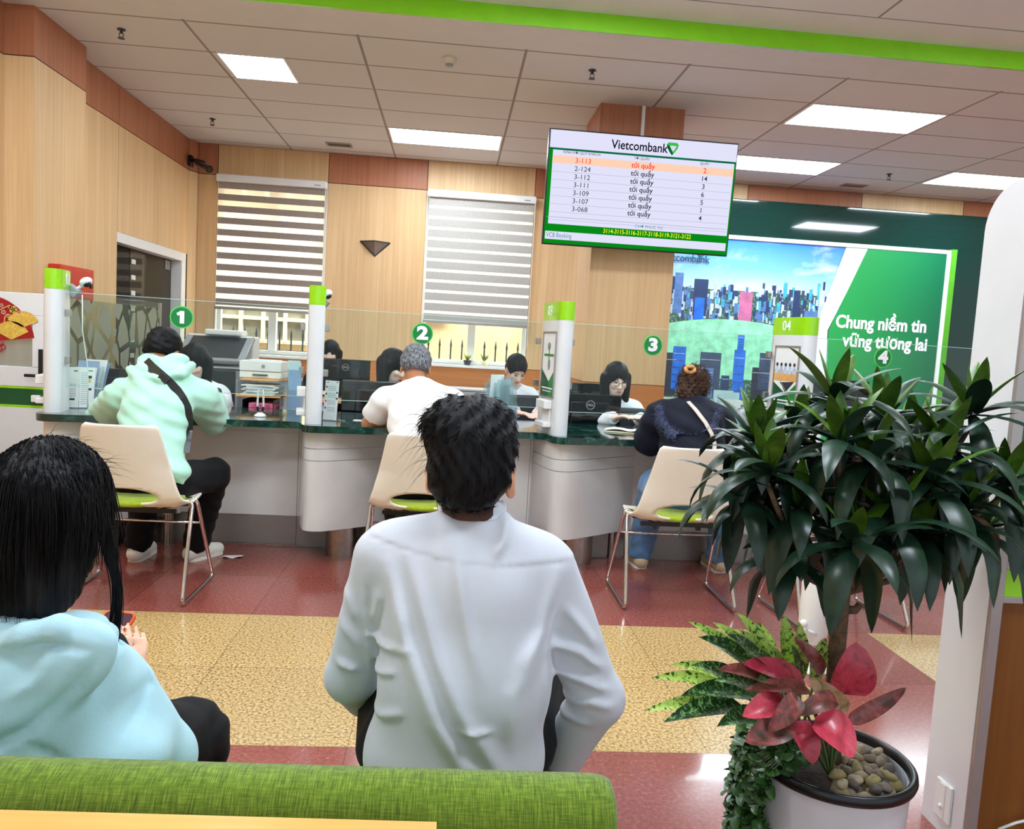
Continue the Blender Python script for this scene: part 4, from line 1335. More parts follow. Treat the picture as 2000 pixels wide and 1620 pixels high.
# big copier
p = at(412, 720, 7.0)
r = thing('copier', 'large office copier with its dark lid standing behind the first counter', 'copier', (p[0], 7.1, 0))
cx = p[0]
b = MB(); b.bx(cx - .30, cx + .30, 6.85, 7.45, .02, .98); b.bx(cx - .32, cx + .30, 6.83, 7.45, .98, 1.0); b.build('body', 'grey', r, bev=.012)
b = MB(); b.bx(cx - .29, cx + .25, 6.835, 6.85, .62, .97); b.build('front_door', 'charcoal', r, bev=.01)
b = MB()
for q in range(2):
    b.bx(cx - .29, cx + .29, 6.83, 6.85, .08 + .25 * q, .31 + .25 * q)
b.build('paper_cassette', 'white_plastic', r, bev=.008)
b = MB(); R_ = np.array([[1, 0, 0], [0, .86, -.5], [0, .5, .86]]); b.box((cx + .02, 7.05, 1.14), (.58, .42, .04), R=R_); b.build('scanner_lid', 'grey', r, bev=.01)
b = MB(); b.box(np.array((cx + .02, 7.05, 1.14)) + R_ @ V3(0, -.0, .022), (.46, .34, .004), R=R_); b.build('lid_pad', 'charcoal', r)
b = MB(); b.bx(cx - .27, cx + .3, 7.2, 7.45, 1.0, 1.26); b.bx(cx - .1, cx + .2, 7.12, 7.4, 1.26, 1.31); b.build('document_feeder', 'white_plastic', r, bev=.015)

# wooden credenza, back desk, sill plants
r = thing('back_desk', 'long pale wooden desk below the right window', 'desk', (.3, 7.9, 0))
b = MB(); b.bx(-1.2, 1.1, 7.3, 8.1, .70, .735); b.build('desk_top', 'oak_top', r, bev=.004)
b = MB()
for x in (-1.18, 1.06):
    b.bx(x, x + .03, 7.35, 8.05, 0, .70)
b.build('panel_legs', 'white', r)
r = thing('low_cabinet', 'low pale cabinet along the wall under the windows', 'cabinet', (-.8, 9.4, 0))
b = MB(); b.bx(-2.6, 1.1, 9.25, 9.63, .0, .76); b.bx(-2.6, 1.1, 9.22, 9.63, .76, .785); b.build('carcass', 'white', r, bev=.004)
b = MB()
for q in range(6):
    b.bx(-2.58 + .61 * q, -2.0 + .61 * q, 9.235, 9.25, .06, .74)
b.build('doors', 'white', r, bev=.003)
for (px, label, gc) in ((912, 'small potted succulent on the right window sill, left one', (150, 150, 60)), (945, 'small potted sprig on the right window sill, right one', (90, 110, 50))):
    p = at(px, 722, 9.6); p[2] = 1.045
    r = thing('potted_succulent', label, 'potted plant', p, 0, 'little pots on the window sill')
    b = MB(); b.lathe((0, 0, 0), [(.035, 0), (.05, .06), (.046, .062), (.03, .05)], 14); b.build('pot', 'charcoal' if px == 912 else 'cream', r, True, local=True)
    b = MB()
    for q in range(14):
        a = q * 2.4; b.tube([(0, 0, .055), (.02 * math.cos(a), .02 * math.sin(a), .09), (.05 * math.cos(a), .05 * math.sin(a), .11 + .01 * (q % 5))], [.006, .010, .002], 6)
    b.build('leaves', plain('sill_leaf_%d' % px, gc, .6), r, True, local=True)

# ---------------------------------------------------------------- visitor chairs
PROF = [(.235, .425, .20), (.225, .440, .222), (.19, .450, .238), (.10, .450, .250), (.0, .448, .258), (-.08, .450, .264), (-.14, .458, .266), (-.178, .478, .262), (-.200, .51, .252), (-.218, .56, .238), (-.244, .66, .212), (-.268, .75, .192), (-.288, .83, .176), (-.293, .852, .168), (-.294, .862, .152)]


def chair_shell():
    pr = np.array(PROF); s = np.r_[0, np.cumsum(np.linalg.norm(np.diff(pr[:, :2], axis=0), axis=1))]; s /= s[-1]
    nu, nv = 41, 72
    sv = np.linspace(0, 1, nv)
    Y, Z, Wd = (np.interp(sv, s, pr[:, k]) for k in range(3))
    # hole low in the back
    sc = np.interp(.505, [0, 1], [0, 1])
    vs, uv = [], []
    sh = s[8]
    for j in range(nv):
        for i in range(nu):
            u = -1 + 2 * i / (nu - 1)
            uv.append([u, sv[j]])
    uv = np.array(uv)
    a_, b2 = .60, .062
    d = np.hypot(uv[:, 0] / a_, (uv[:, 1] - sh) / b2)
    ring = (d > .82) & (d < 1.12)
    uv[ring, 0] = uv[ring, 0] / d[ring]; uv[ring, 1] = sh + (uv[ring, 1] - sh) / d[ring]
    d2 = np.hypot(uv[:, 0] / a_, (uv[:, 1] - sh) / b2)
    Y, Z, Wd = (np.interp(uv[:, 1], sv, q) for q in (Y, Z, Wd))
    back = np.clip((uv[:, 1] - s[6]) / (s[10] - s[6]), 0, 1)
    seat = 1 - back
    u = uv[:, 0]
    X = u * Wd
    wing = np.clip(1 - abs(uv[:, 1] - s[6]) / .16, 0, 1)
    Z = Z + seat * (.012 * u ** 2 + .05 * np.clip(abs(u) - .8, 0, 1) ** 1 * wing * 2)
    Y = Y + back * .045 * u ** 2
    V_ = np.stack([X, Y, Z], 1)
    fs = []
    for j in range(nv - 1):
        for i in range(nu - 1):
            q = (j * nu + i, j * nu + i + 1, (j + 1) * nu + i + 1, (j + 1) * nu + i)
            if max(d2[list(q)]) > 1.001:
                fs.append(q)
    return V_, fs


ch = thing('visitor_chair', 'white shell chair holding the mint hooded customer at counter one', 'chair', (-1.497, 3.99, 0), 0, 'white visitor chairs at the counter')
Vv, Fv = chair_shell()
b = MB(); b.add(Vv, Fv); so = b.build('seat_shell', 'ivory', ch, True, local=True, solid=.011)
so.modifiers['solid'].offset = 0
b = MB(); b.lathe((0, .015, .455), [(.02, .0), (.19, .002), (.205, .012), (.2, .024), (.17, .032), (.02, .036)], 36, sx=1.0, sy=.98); b.build('seat_cushion', 'cushion', ch, True, local=True)


def fillet(pts, r, n=5):
    pts = [np.array(p, float) for p in pts]; out = [pts[0]]
    for i in range(1, len(pts) - 1):
        a, c, e = pts[i - 1], pts[i], pts[i + 1]
        d1 = (a - c) / np.linalg.norm(a - c); d2 = (e - c) / np.linalg.norm(e - c)
        rr_ = min(r, .45 * np.linalg.norm(a - c), .45 * np.linalg.norm(e - c))
        p1, p2 = c + d1 * rr_, c + d2 * rr_
        for k in range(n + 1):
            w = k / n; out.append((1 - w) ** 2 * p1 + 2 * w * (1 - w) * c + w * w * p2)
    out.append(pts[-1])
    return out


for s in (-1, 1):
    b = MB(); b.tube(fillet([(s * .10, -.06, .425), (s * .262, -.03, .478), (s * .29, -.25, .012), (s * .29, .24, .012), (s * .262, .02, .478), (s * .10, .1, .425)], .045), .0095, 10)
    b.build('sled_leg', 'chrome', ch, True, local=True)
b = MB(); b.tube([(-.271, .10, .33), (.271, .10, .33)], .006, 8); b.build('cross_bar', 'chrome', ch, True, local=True)
b = MB(); b.bx(-.2, .2, -.09, -.07, .415, .435); b.bx(-.2, .2, .09, .11, .415, .435)
for x in (-.12, .12):
    b.bx(x - .012, x + .012, -.075, -.05, .395, .42)
b.build('seat_bracket', 'black', ch, local=True)
x2 = float(at(824, 968, 4.0)[0])
dup(ch, (x2, 4.16, 0), -.03, 'white shell chair under the white polo customer, behind the seated man')
dup(ch, (1.24, 4.15, 0), 0.0, 'white shell chair under the navy coat customer')
dup(ch, (2.06, 3.95, 0), .06, 'white shell chair mostly hidden behind the big potted plant')

# office chairs of the tellers
oc = thing('office_chair', 'black office chair of the teller at counter one', 'office chair', (-1.05, 6.05, 0), 0, 'office chairs behind the counter')
b = MB(); b.bx(-.23, .23, -.22, .24, .42, .49); b.build('seat', 'charcoal', oc, local=True, bev=.03, bseg=3)
b = MB(); b.bx(-.21, .21, .25, .30, .55, .92); b.build('backrest', 'charcoal', oc, local=True, bev=.03, bseg=3)
b = MB(); b.cyl((0, 0, .1), (0, 0, .42), .025, n=12); b.tube([(0, .1, .43), (0, .32, .45), (0, .3, .6)], .02, 8); b.build('column', 'chrome', oc, True, local=True)
b = MB()
for k in range(5):
    a = 2 * PI * k / 5; b.tube([(0, 0, .1), (.28 * math.cos(a), .28 * math.sin(a), .06)], .018, 8); b.ball((.28 * math.cos(a), .28 * math.sin(a), .028), .028, nu=8, nv=6)
b.build('star_base', 'black', oc, True, local=True)

# ---------------------------------------------------------------- sofa, ledge, kiosk, planter
sf = thing('sofa', 'green woven low sofa across the foreground', 'sofa', (-.7, 1.5, 0))
b = MB(); prof = [(1.145, .10), (1.135, .30), (1.14, .54), (1.15, .605), (1.175, .642), (1.21, .652), (1.245, .642), (1.27, .605), (1.28, .54), (1.30, .40), (1.30, .10)]
n = len(prof)
xe = [(.300, .92), (.296, .97), (.285, .99), (.268, 1.0), (-1.0, 1.0), (-2.0, 1.0)]
vs = []
for x, k in xe:
    for y, z in prof:
        yy = 1.215 + (y - 1.215) * k; zz = z - (1 - k) * .25 * (z > .5)
        vs.append((x, yy, zz))
fs = [(i * n + j, i * n + j + 1, (i + 1) * n + j + 1, (i + 1) * n + j) for i in range(len(xe) - 1) for j in range(n - 1)]
fs += [tuple(range(n)), tuple(range((len(xe) - 1) * n, len(xe) * n))]
b.add(vs, fs); b.build('backrest', 'sofa', sf, smooth=1.2)
b = MB(); b.bx(-2.0, .29, 1.31, 1.70, .22, .40); b.build('seat_cushion', 'sofa', sf, bev=.04, bseg=4)
b = MB(); b.bx(-2.0, .285, 1.16, 1.68, .10, .215); b.build('base', 'charcoal', sf)
for x in (-1.9, .2):
    for y in (1.22, 1.62):
        b = MB(); b.cyl((x, y, 0), (x, y, .10), .02, n=12); b.build('leg', 'chrome', sf, True)
sf.rotation_euler = (0, 0, -.026)
lg_ = thing('wooden_ledge', 'glossy light wood ledge at the bottom edge, behind the sofa', 'ledge', (-.6, .95, 0))
M['ledge_wood'] = wood('ledge_wood', (240, 186, 110), (226, 160, 84), 'x', 22, .22)
ly = float(atz(853, 1606, .645)[1]); lx = float(atz(853, 1606, .645)[0])
lq = atz(0, 1582, .645); ls = (ly - lq[1]) / (lx - lq[0])
b = MB(); b.prism([(-1.8, .80), (lx, .80), (lx, ly), (-1.8, ly + ls * (-1.8 - lx))], .615, .645); b.build('top', 'ledge_wood', lg_, bev=.006)
b = MB(); b.bx(-1.8, lx - .03, .83, ly - .03, 0, .615); b.build('side_panel', 'ledge_wood', lg_)

KX, KY0, KY1, KH = 1.473, 1.978, 2.16, 1.84
ki = thing('kiosk', 'white rounded service kiosk at the right edge beside the plant', 'kiosk', (2.0, 2.07, 0))
pf = [(KY0, 0), (KY1, 0)] + [(KY1 - .12 + .12 * math.cos(a), KH - .12 + .12 * math.sin(a)) for a in np.linspace(0, PI / 2, 10)] + [(KY0, KH)]
b = MB(); b.slab(pf, (KX, 0, 0), (0, 1, 0), (0, 0, 1), .035, 0)
b.build('side_panel', 'white', ki, smooth=.5)
b = MB(); b.slab([(y + (.02 if y < 2 else -.006), z - (.006 if z > 1 else 0)) for y, z in pf], (KX + .035, 0, 0), (0, 1, 0), (0, 0, 1), .9, 0); b.build('cabinet_body', 'white', ki, smooth=.5)
gz = lambda py: float(at(1985, py, KY0)[2])
b = MB(); b.bx(KX + .002, KX + .034, KY0 - .012, KY0, 0, 1.62); b.bx(KX + .034, KX + .93, KY0 - .010, KY0 + .02, gz(1178), gz(1165)); b.bx(KX + .034, KX + .93, KY0 - .010, KY0 + .02, gz(1112), gz(1095)); b.bx(KX + .034, KX + .93, KY0 - .01, KY0 + .02, 1.59, 1.62)
b.build('metal_trim', 'alu', ki, bev=.002)
b = MB(); b.bx(KX + .034, KX + .93, KY0 + .004, KY0 + .02, 0.02, gz(1178)); b.build('wooden_door', 'cabinet_wood', ki)
b = MB(); b.bx(KX + .034, KX + .93, KY0 - .004, KY0 + .02, gz(1165), gz(1112)); b.build('lime_band', 'lime', ki)
b = MB(); b.bx(KX + .034, KX + .93, KY0 + .006, KY0 + .02, gz(1095), 1.59); b.build('green_panel', plain('kiosk_green', (14, 92, 36), .35), ki)
p = atx(1846, 1560, KX)
b = MB(); b.bx(KX - .009, KX, p[1] - .035, p[1] + .035, .045, .155); so = b.build('socket_plate', 'white_plastic', ki, bev=.003)
b = MB(); b.bx(KX - .012, KX - .009, p[1] - .012, p[1] + .012, .05, .15); b.ball((KX - .013, p[1], .085), .007, nu=8, nv=6); b.build('switch', 'white_plastic', so)
b = MB(); q = at(1990, 1612, KY0 - .03); b.tube([(q[0] - .05, KY0 - .02, q[2] - .02), (q[0] + .0, KY0 - .02, q[2] + .0), (q[0] + .08, KY0 - .02, q[2] + .02)], .004, 6); b.build('cable', 'white_plastic', ki, True)

# white stand behind the plant
p = atz(1575, 1300, 0)
r = thing('feedback_stand', 'white rounded floor stand with a small control head half hidden by the plant', 'stand', (p[0], p[1], 0))
c = np.array((p[0], p[1], 0)); z0 = float(at(1590, 1245, p[1])[2]); z1 = float(at(1590, 1120, p[1])[2])
xw = float(at(1590, 1200, p[1])[0])
b = MB(); b.lathe((xw, p[1], z0 - .03), [(.02, 0), (.052, .01), (.062, .05), (.062, z1 - z0 + .1), (.05, z1 - z0 + .14), (.02, z1 - z0 + .15)], 24); b.build('head_unit', 'white_plastic', r, True)
b = MB(); b.cyl((xw - .02, p[1], 0.012), (xw - .02, p[1], z0 - .02), .028, n=16); b.lathe((xw - .02, p[1], 0), [(.11, 0), (.11, .008), (.05, .014)], 24); b.build('pole', 'white_plastic', r, True)
b = MB(); q = at(1570, 1218, p[1] - .06); b.ball(q, (.017, .017, .017)); b.tube([q, q + V3(.002, 0, -.05), q + V3(-.004, 0, -.08)], [.008, .014, .010], 10); b.tube([q + V3(.02, 0, -.03), q + V3(.06, .0, -.05)], .007, 8); b.build('figure_ornament', 'white_plastic', r, True)

PC = atz(1625, 1478, .385)
pot = thing('planter', 'round white planter with black rim standing right of the sofa', 'planter', (PC[0], PC[1], 0))
PR = .185
b = MB(); b.lathe((PC[0], PC[1], 0), [(.15, 0), (.155, .004), (.165, .06), (PR - .010, .366), (PR - .02, .368), (PR - .03, .30)], 64); b.build('pot', 'white', pot, smooth=.8)
b = MB(); b.lathe((PC[0], PC[1], 0), [(PR - .012, .366), (PR + .001, .365), (PR + .004, .374), (PR + .002, .386), (PR - .003, .390), (PR - .010, .389), (PR - .015, .383), (PR - .018, .33)], 64, cap=False); b.build('rim', 'black', pot, True)
M['soil'] = plain('soil', (52, 40, 32), .95, var=.4, scale=60, bump=.8, bscale=60)
b = MB(); b.grid(lambda u_, w_: (PC[0] + (PR - .03) * w_ * math.cos(2 * PI * u_), PC[1] + (PR - .03) * w_ * math.sin(2 * PI * u_), .352 + .012 * math.sin(9 * u_ * w_) * w_ * (1 - w_)), 48, 10, wrap=True); b.build('soil', 'soil', pot, True)
peb = []
pm = [plain('pebble_%d' % k, c, .6, var=.12, scale=30) for k, c in enumerate(((142, 124, 104), (120, 106, 92), (166, 146, 116), (96, 86, 78), (178, 160, 130), (150, 136, 88)))]
protos = []
for k in range(6):
    b = MB(); b.ball((0, 0, 0), (.016 + .003 * (k % 3), .012, .009 + .001 * k), nu=12, nv=8)
    V_ = b.v[0]; V_ += .0016 * np.sin(V_[:, [1, 2, 0]] * 260 + k); protos.append(b)
rp = random.Random(3); cnt = 0; tries = 0; pts = []
while cnt < 88 and tries < 9000:
    tries += 1
    a, q = rp.uniform(-1.95, 1.15), math.sqrt(rp.uniform(.02, 1)) * (PR - .045)
    x, y = q * math.cos(a), q * math.sin(a)
    if x < -.07:
        continue
    lay = 0 if cnt < 60 and tries < 4000 else 1
    if any(l == lay and (x - x2_) ** 2 + (y - y2) ** 2 < .00040 for x2_, y2, l in pts):
        continue
    pts.append((x, y, lay))
    if cnt < 6:
        o = protos[cnt].build('pebble', pm[cnt], None, True)
        peb.append(o)
    else:
        o = peb[cnt % 6].copy(); COL.objects.link(o)
    o.location = (PC[0] + x, PC[1] + y, .364 + .015 * lay)
    o.rotation_euler = (rp.uniform(-.4, .4), rp.uniform(-.4, .4), rp.uniform(0, 6.28))
    tag(o, 'smooth brown river pebble lying on the soil in the white planter', 'pebble', 'river pebbles in the planter')
    cnt += 1
# ================================================================ people: bodies grown from blended rounded volumes
def norm(v):
    v = np.array(v, float)
    return v / (np.linalg.norm(v) + 1e-12)


class SDF:
    def __init__(s, lo, hi, h):
        s.lo, s.h = np.array(lo, float), h
        s.n = np.ceil((np.array(hi) - s.lo) / h).astype(int) + 1
        s.ax = [s.lo[i] + h * np.arange(s.n[i]) for i in range(3)]
        s.F = np.full(s.n, .5, np.float32)

    def blk(s, lo, hi):
        a = np.clip(np.floor((np.array(lo) - s.lo) / s.h).astype(int), 0, s.n)
        b = np.clip(np.ceil((np.array(hi) - s.lo) / s.h).astype(int) + 1, 0, s.n)
        if (b <= a).any():
            return None, None
        sl = tuple(slice(a[i], b[i]) for i in range(3))
        g = np.stack(np.meshgrid(*[s.ax[i][sl[i]] for i in range(3)], indexing='ij'), -1).astype(np.float32)
        return sl, g

    def put(s, sl, d, k, sub):
        F = s.F[sl]
        if sub:
            h = np.clip(.5 - .5 * (F + d) / k, 0, 1)
            s.F[sl] = F + (-d - F) * h + k * h * (1 - h)
        else:
            h = np.clip(.5 + .5 * (F - d) / k, 0, 1)
            s.F[sl] = F + (d - F) * h - k * h * (1 - h)

    def cap(s, a, b, ra, rb=None, k=.03, sub=False, grow=0.0):
        rb = ra if rb is None else rb
        a, b = np.array(a, float), np.array(b, float); ra += grow; rb += grow
        m = max(ra, rb) + k + .02
        sl, g = s.blk(np.minimum(a, b) - m, np.maximum(a, b) + m)
        if sl is None:
            return
        d = b - a; L = d @ d + 1e-9
        t = np.clip(((g - a) @ d) / L, 0, 1)
        q = np.linalg.norm(g - (a + t[..., None] * d), axis=-1) - (ra + (rb - ra) * t)
        s.put(sl, q.astype(np.float32), k, sub)

    def ell(s, c, r, R=None, k=.03, sub=False, grow=0.0):
        r = np.array(r, float) + grow; c = np.array(c, float)
        m = max(r) + k + .02
        sl, g = s.blk(c - m, c + m)
        if sl is None:
            return
        p = g - c
        if R is not None:
            p = p @ np.array(R)
        k0 = np.linalg.norm(p / r, axis=-1); k1 = np.linalg.norm(p / (r * r), axis=-1) + 1e-6
        s.put(sl, (k0 * (k0 - 1) / k1).astype(np.float32), k, sub)

    def plane(s, p0, n, k=.004):
        """removes what lies on the n side of p0"""
        n = norm(n); sl = (slice(None),) * 3
        d = sum(s.ax[i].reshape([-1 if j == i else 1 for j in range(3)]) * n[i] for i in range(3)) - np.dot(p0, n)
        s.put(sl, -d.astype(np.float32), k, True)

    def warp(s, fn):
        g = np.stack(np.meshgrid(*s.ax, indexing='ij'), -1).astype(np.float32)
        near = np.abs(s.F) < .05
        s.F[near] += fn(g[near]).astype(np.float32)

    def mesh(s):
        F = s.F; n = np.array(F.shape)
        ins = F < 0
        c = np.zeros(n - 1, np.int8)
        offs = [(i, j, k) for i in (0, 1) for j in (0, 1) for k in (0, 1)]
        for o in offs:
            c += ins[o[0]:n[0] - 1 + o[0], o[1]:n[1] - 1 + o[1], o[2]:n[2] - 1 + o[2]]
        act = np.argwhere((c > 0) & (c < 8))
        if not len(act):
            return np.zeros((0, 3)), []
        idx = np.full(n - 1, -1, np.int32); idx[tuple(act.T)] = np.arange(len(act))
        acc = np.zeros((len(act), 3)); cnt = np.zeros(len(act))
        for o in offs:
            for ax in range(3):
                if o[ax]:
                    continue
                o2 = list(o); o2[ax] = 1
                f0 = F[tuple((act + o).T)]; f1 = F[tuple((act + o2).T)]
                m = (f0 < 0) != (f1 < 0)
                t = np.where(m, f0 / np.where(m, f0 - f1, 1), 0)
                p = np.tile(np.array(o, float), (len(act), 1)); p[:, ax] += t
                acc += p * m[:, None]; cnt += m
        V = s.lo + s.h * (act + acc / cnt[:, None])
        quads = []
        for ax in range(3):
            u, w = (ax + 1) % 3, (ax + 2) % 3
            sl0 = [slice(1, -1)] * 3; sl0[ax] = slice(0, -1)
            sl1 = [slice(1, -1)] * 3; sl1[ax] = slice(1, None)
            m = ins[tuple(sl0)] != ins[tuple(sl1)]
            e = np.argwhere(m); base = e.copy(); base += [0 if i == ax else 1 for i in range(3)]
            du, dw = np.zeros(3, int), np.zeros(3, int); du[u] = 1; dw[w] = 1
            q = np.stack([idx[tuple((base - du - dw).T)], idx[tuple((base - dw).T)], idx[tuple(base.T)], idx[tuple((base - du).T)]], 1)
            fl = ~ins[tuple(base.T)]
            q[fl] = q[fl][:, ::-1]
            quads.append(q)
        Q = np.vstack(quads)
        return V, Q[(Q >= 0).all(1)].tolist()


def sdf_obj(S_, name, mats, parent=None, loc=None, tagd=None, smooth_it=1):
    V, Q = S_.mesh()
    b_ = MB(); b_.add(V, Q)
    o = b_.build(name, mats, parent, True)
    if smooth_it:
        q = o.modifiers.new('relax', 'SMOOTH'); q.factor = .5; q.iterations = smooth_it
    return o


def frame(right, up):
    r = norm(right); u = np.array(up, float); u = norm(u - r * np.dot(u, r)); f = np.cross(u, r)
    return np.stack([r, f, u], 1)       # columns: right, forward, up


SKIN = plain('skin', (226, 176, 148), .5, spec=.35, var=.04, scale=14)
SKIN2 = plain('tanned_skin', (190, 128, 92), .5, spec=.35, var=.05, scale=14)
SKIN3 = plain('pale_skin', (240, 206, 188), .5, spec=.35, var=.03, scale=14)
M['eye'] = plain('dark_eye', (28, 20, 18), .2, var=0)
M['brow'] = plain('brow_hair', (40, 28, 24), .7, var=0)
M['lips'] = plain('lips', (190, 92, 88), .4, var=.03)


def hairmat(name, c, c2, axis=(60, 60, 2.0), rough=.5, spec=.14):
    t = NT(name).set(rough, spec=spec)
    v = t.coords(axis); n = t.noise(v, 1.6, 3, .65)
    t.base(t.ramp(n, [(.35, c), (.7, c2)])); t.bump(n, .55, .004)
    return t.m


HBLACK = hairmat('black_hair', (8, 8, 10), (26, 25, 28))
HLONG = hairmat('long_black_hair', (9, 9, 12), (34, 32, 34), (46, 46, 1.2), .5, .12)
HBROWN = hairmat('brown_hair', (42, 28, 22), (92, 64, 50), (50, 50, 12), .5)
HGREY = hairmat('grey_hair', (50, 52, 56), (150, 152, 156), (70, 70, 20), .55)


def head_rot(fwd, roll=0.0):
    f = norm(fwd); r = norm(np.cross(f, (0, 0, 1))); u = np.cross(r, f)
    r2 = r * math.cos(roll) + u * math.sin(roll); u2 = np.cross(r2, f)
    return np.stack([r2, f, u2], 1)


def head(S_, c, R, s=1.0, feat=True):
    L = lambda x, y, z: c + R @ (V3(x, y, z) * s)
    E = lambda p, r, k=.02, sub=False, Q=None: S_.ell(L(*p), np.array(r) * s, R if Q is None else R @ Q, k, sub)
    E((0, -.012, .030), (.074, .093, .085))
    E((0, .030, -.030), (.060, .062, .078), .03)
    E((0, .045, -.082), (.040, .040, .032), .03)
    if feat:
        S_.cap(L(0, .090, .004), L(0, .108, -.032), .007 * s, .012 * s, .014)
        for q in (-1, 1):
            E((q * .031, .096, .008), (.017, .012, .011), .012, True)
            E((q * .012, .098, -.036), (.009, .009, .008), .01)
            E((q * .036, .078, -.022), (.022, .016, .018), .02)
        E((0, .088, -.066), (.022, .010, .010), .012)
    for q in (-1, 1):
        Q = rotz(-q * .35)
        E((q * .081, -.006, -.014), (.011, .023, .036), .008, False, Q)
        E((q * .090, .002, -.012), (.006, .013, .023), .006, True, Q)


def face(root, c, R, s=1.0, glasses=False, closed=True):
    L = lambda x, y, z: c + R @ (V3(x, y, z) * s)
    b_ = MB()
    for q in (-1, 1):
        b_.ball(L(q * .031, .0865, .004 if closed else .007), np.array((.0145, .006, .0045 if closed else .0062)) * s, R, 12, 8)
    b_.build('eyes', 'eye', root, True)
    b_ = MB()
    for q in (-1, 1):
        b_.tube([L(q * .014, .0965, .026), L(q * .032, .0955, .031), L(q * .050, .083, .026)], [.003 * s, .0034 * s, .0018 * s], 6)
    b_.build('eyebrows', 'brow', root, True)
    b_ = MB(); b_.ball(L(0, .0945, -.066), np.array((.021, .0055, .0065)) * s, R, 14, 8); b_.build('lips', 'lips', root, True)
    if glasses:
        b_ = MB()
        for q in (-1, 1):
            b_.tube([L(q * .033 + .024 * math.cos(a), .108 - .006 * abs(math.cos(a)), .002 + .019 * math.sin(a)) for a in np.linspace(0, 2 * PI, 21)[:-1]], .0019 * s, 6, closed=True)
            b_.tube([L(q * .057, .104, .006), L(q * .078, .06, .006), L(q * .080, -.01, .004)], .0016 * s, 6)
        b_.tube([L(-.009, .109, .004), L(0, .112, .007), L(.009, .109, .004)], .0016 * s, 6)
        b_.build('glasses', 'black', root, True)


def hand(S_, w, d, up, side, s=1.0, curl=.5, r=.0085):
    """palm and five bent fingers growing from wrist w along d; side = +1 right hand, -1 left hand"""
    d = norm(d); up = norm(np.array(up) - d * np.dot(up, d)); lat = np.cross(d, up) * side     # towards the thumb is -lat
    palm = w + d * .05 * s
    S_.ell(palm, np.array((.040, .048, .016)) * s, np.stack([lat, d, up], 1), .02)
    for i, (o, ln) in enumerate(((-.028, .070), (-.010, .078), (.010, .073), (.028, .058))):
        p0 = w + d * .086 * s + lat * o * s
        a = curl * (.6 + .12 * i)
        d1 = d * math.cos(a) - up * math.sin(a); d2 = d * math.cos(2 * a) - up * math.sin(2 * a)
        p1 = p0 + d1 * ln * .5 * s; p2 = p1 + d2 * ln * .5 * s
        S_.cap(p0, p1, r * s, r * .93 * s, .006); S_.cap(p1, p2, r * .93 * s, r * .75 * s, .004)
    t0 = w + d * .025 * s - lat * .026 * s; t1 = t0 + (d * .7 - lat * .7 - up * .2) * .040 * s; t2 = t1 + (d * .9 - lat * .2 - up * .4) * .030 * s
    S_.cap(t0, t1, .012 * s, .010 * s, .012); S_.cap(t1, t2, .010 * s, .0075 * s, .004)


from mathutils.bvhtree import BVHTree


def surface_of(o):
    A = MW[o.name] if o.parent is None else MW[o.parent.name]
    return BVHTree.FromPolygons([A @ v.co for v in o.data.vertices], [tuple(p.vertices) for p in o.data.polygons])


def lay_on(tree, pxs, off, fb):
    out = []
    for x, y in pxs:
        d = Vector(ray(x, y)).normalized(); h_ = tree.ray_cast(Vector((0, 0, EYE)), d)
        out.append(np.array(h_[0]) - np.array(d) * off if h_[0] is not None else at(x, y, fb))
    return out


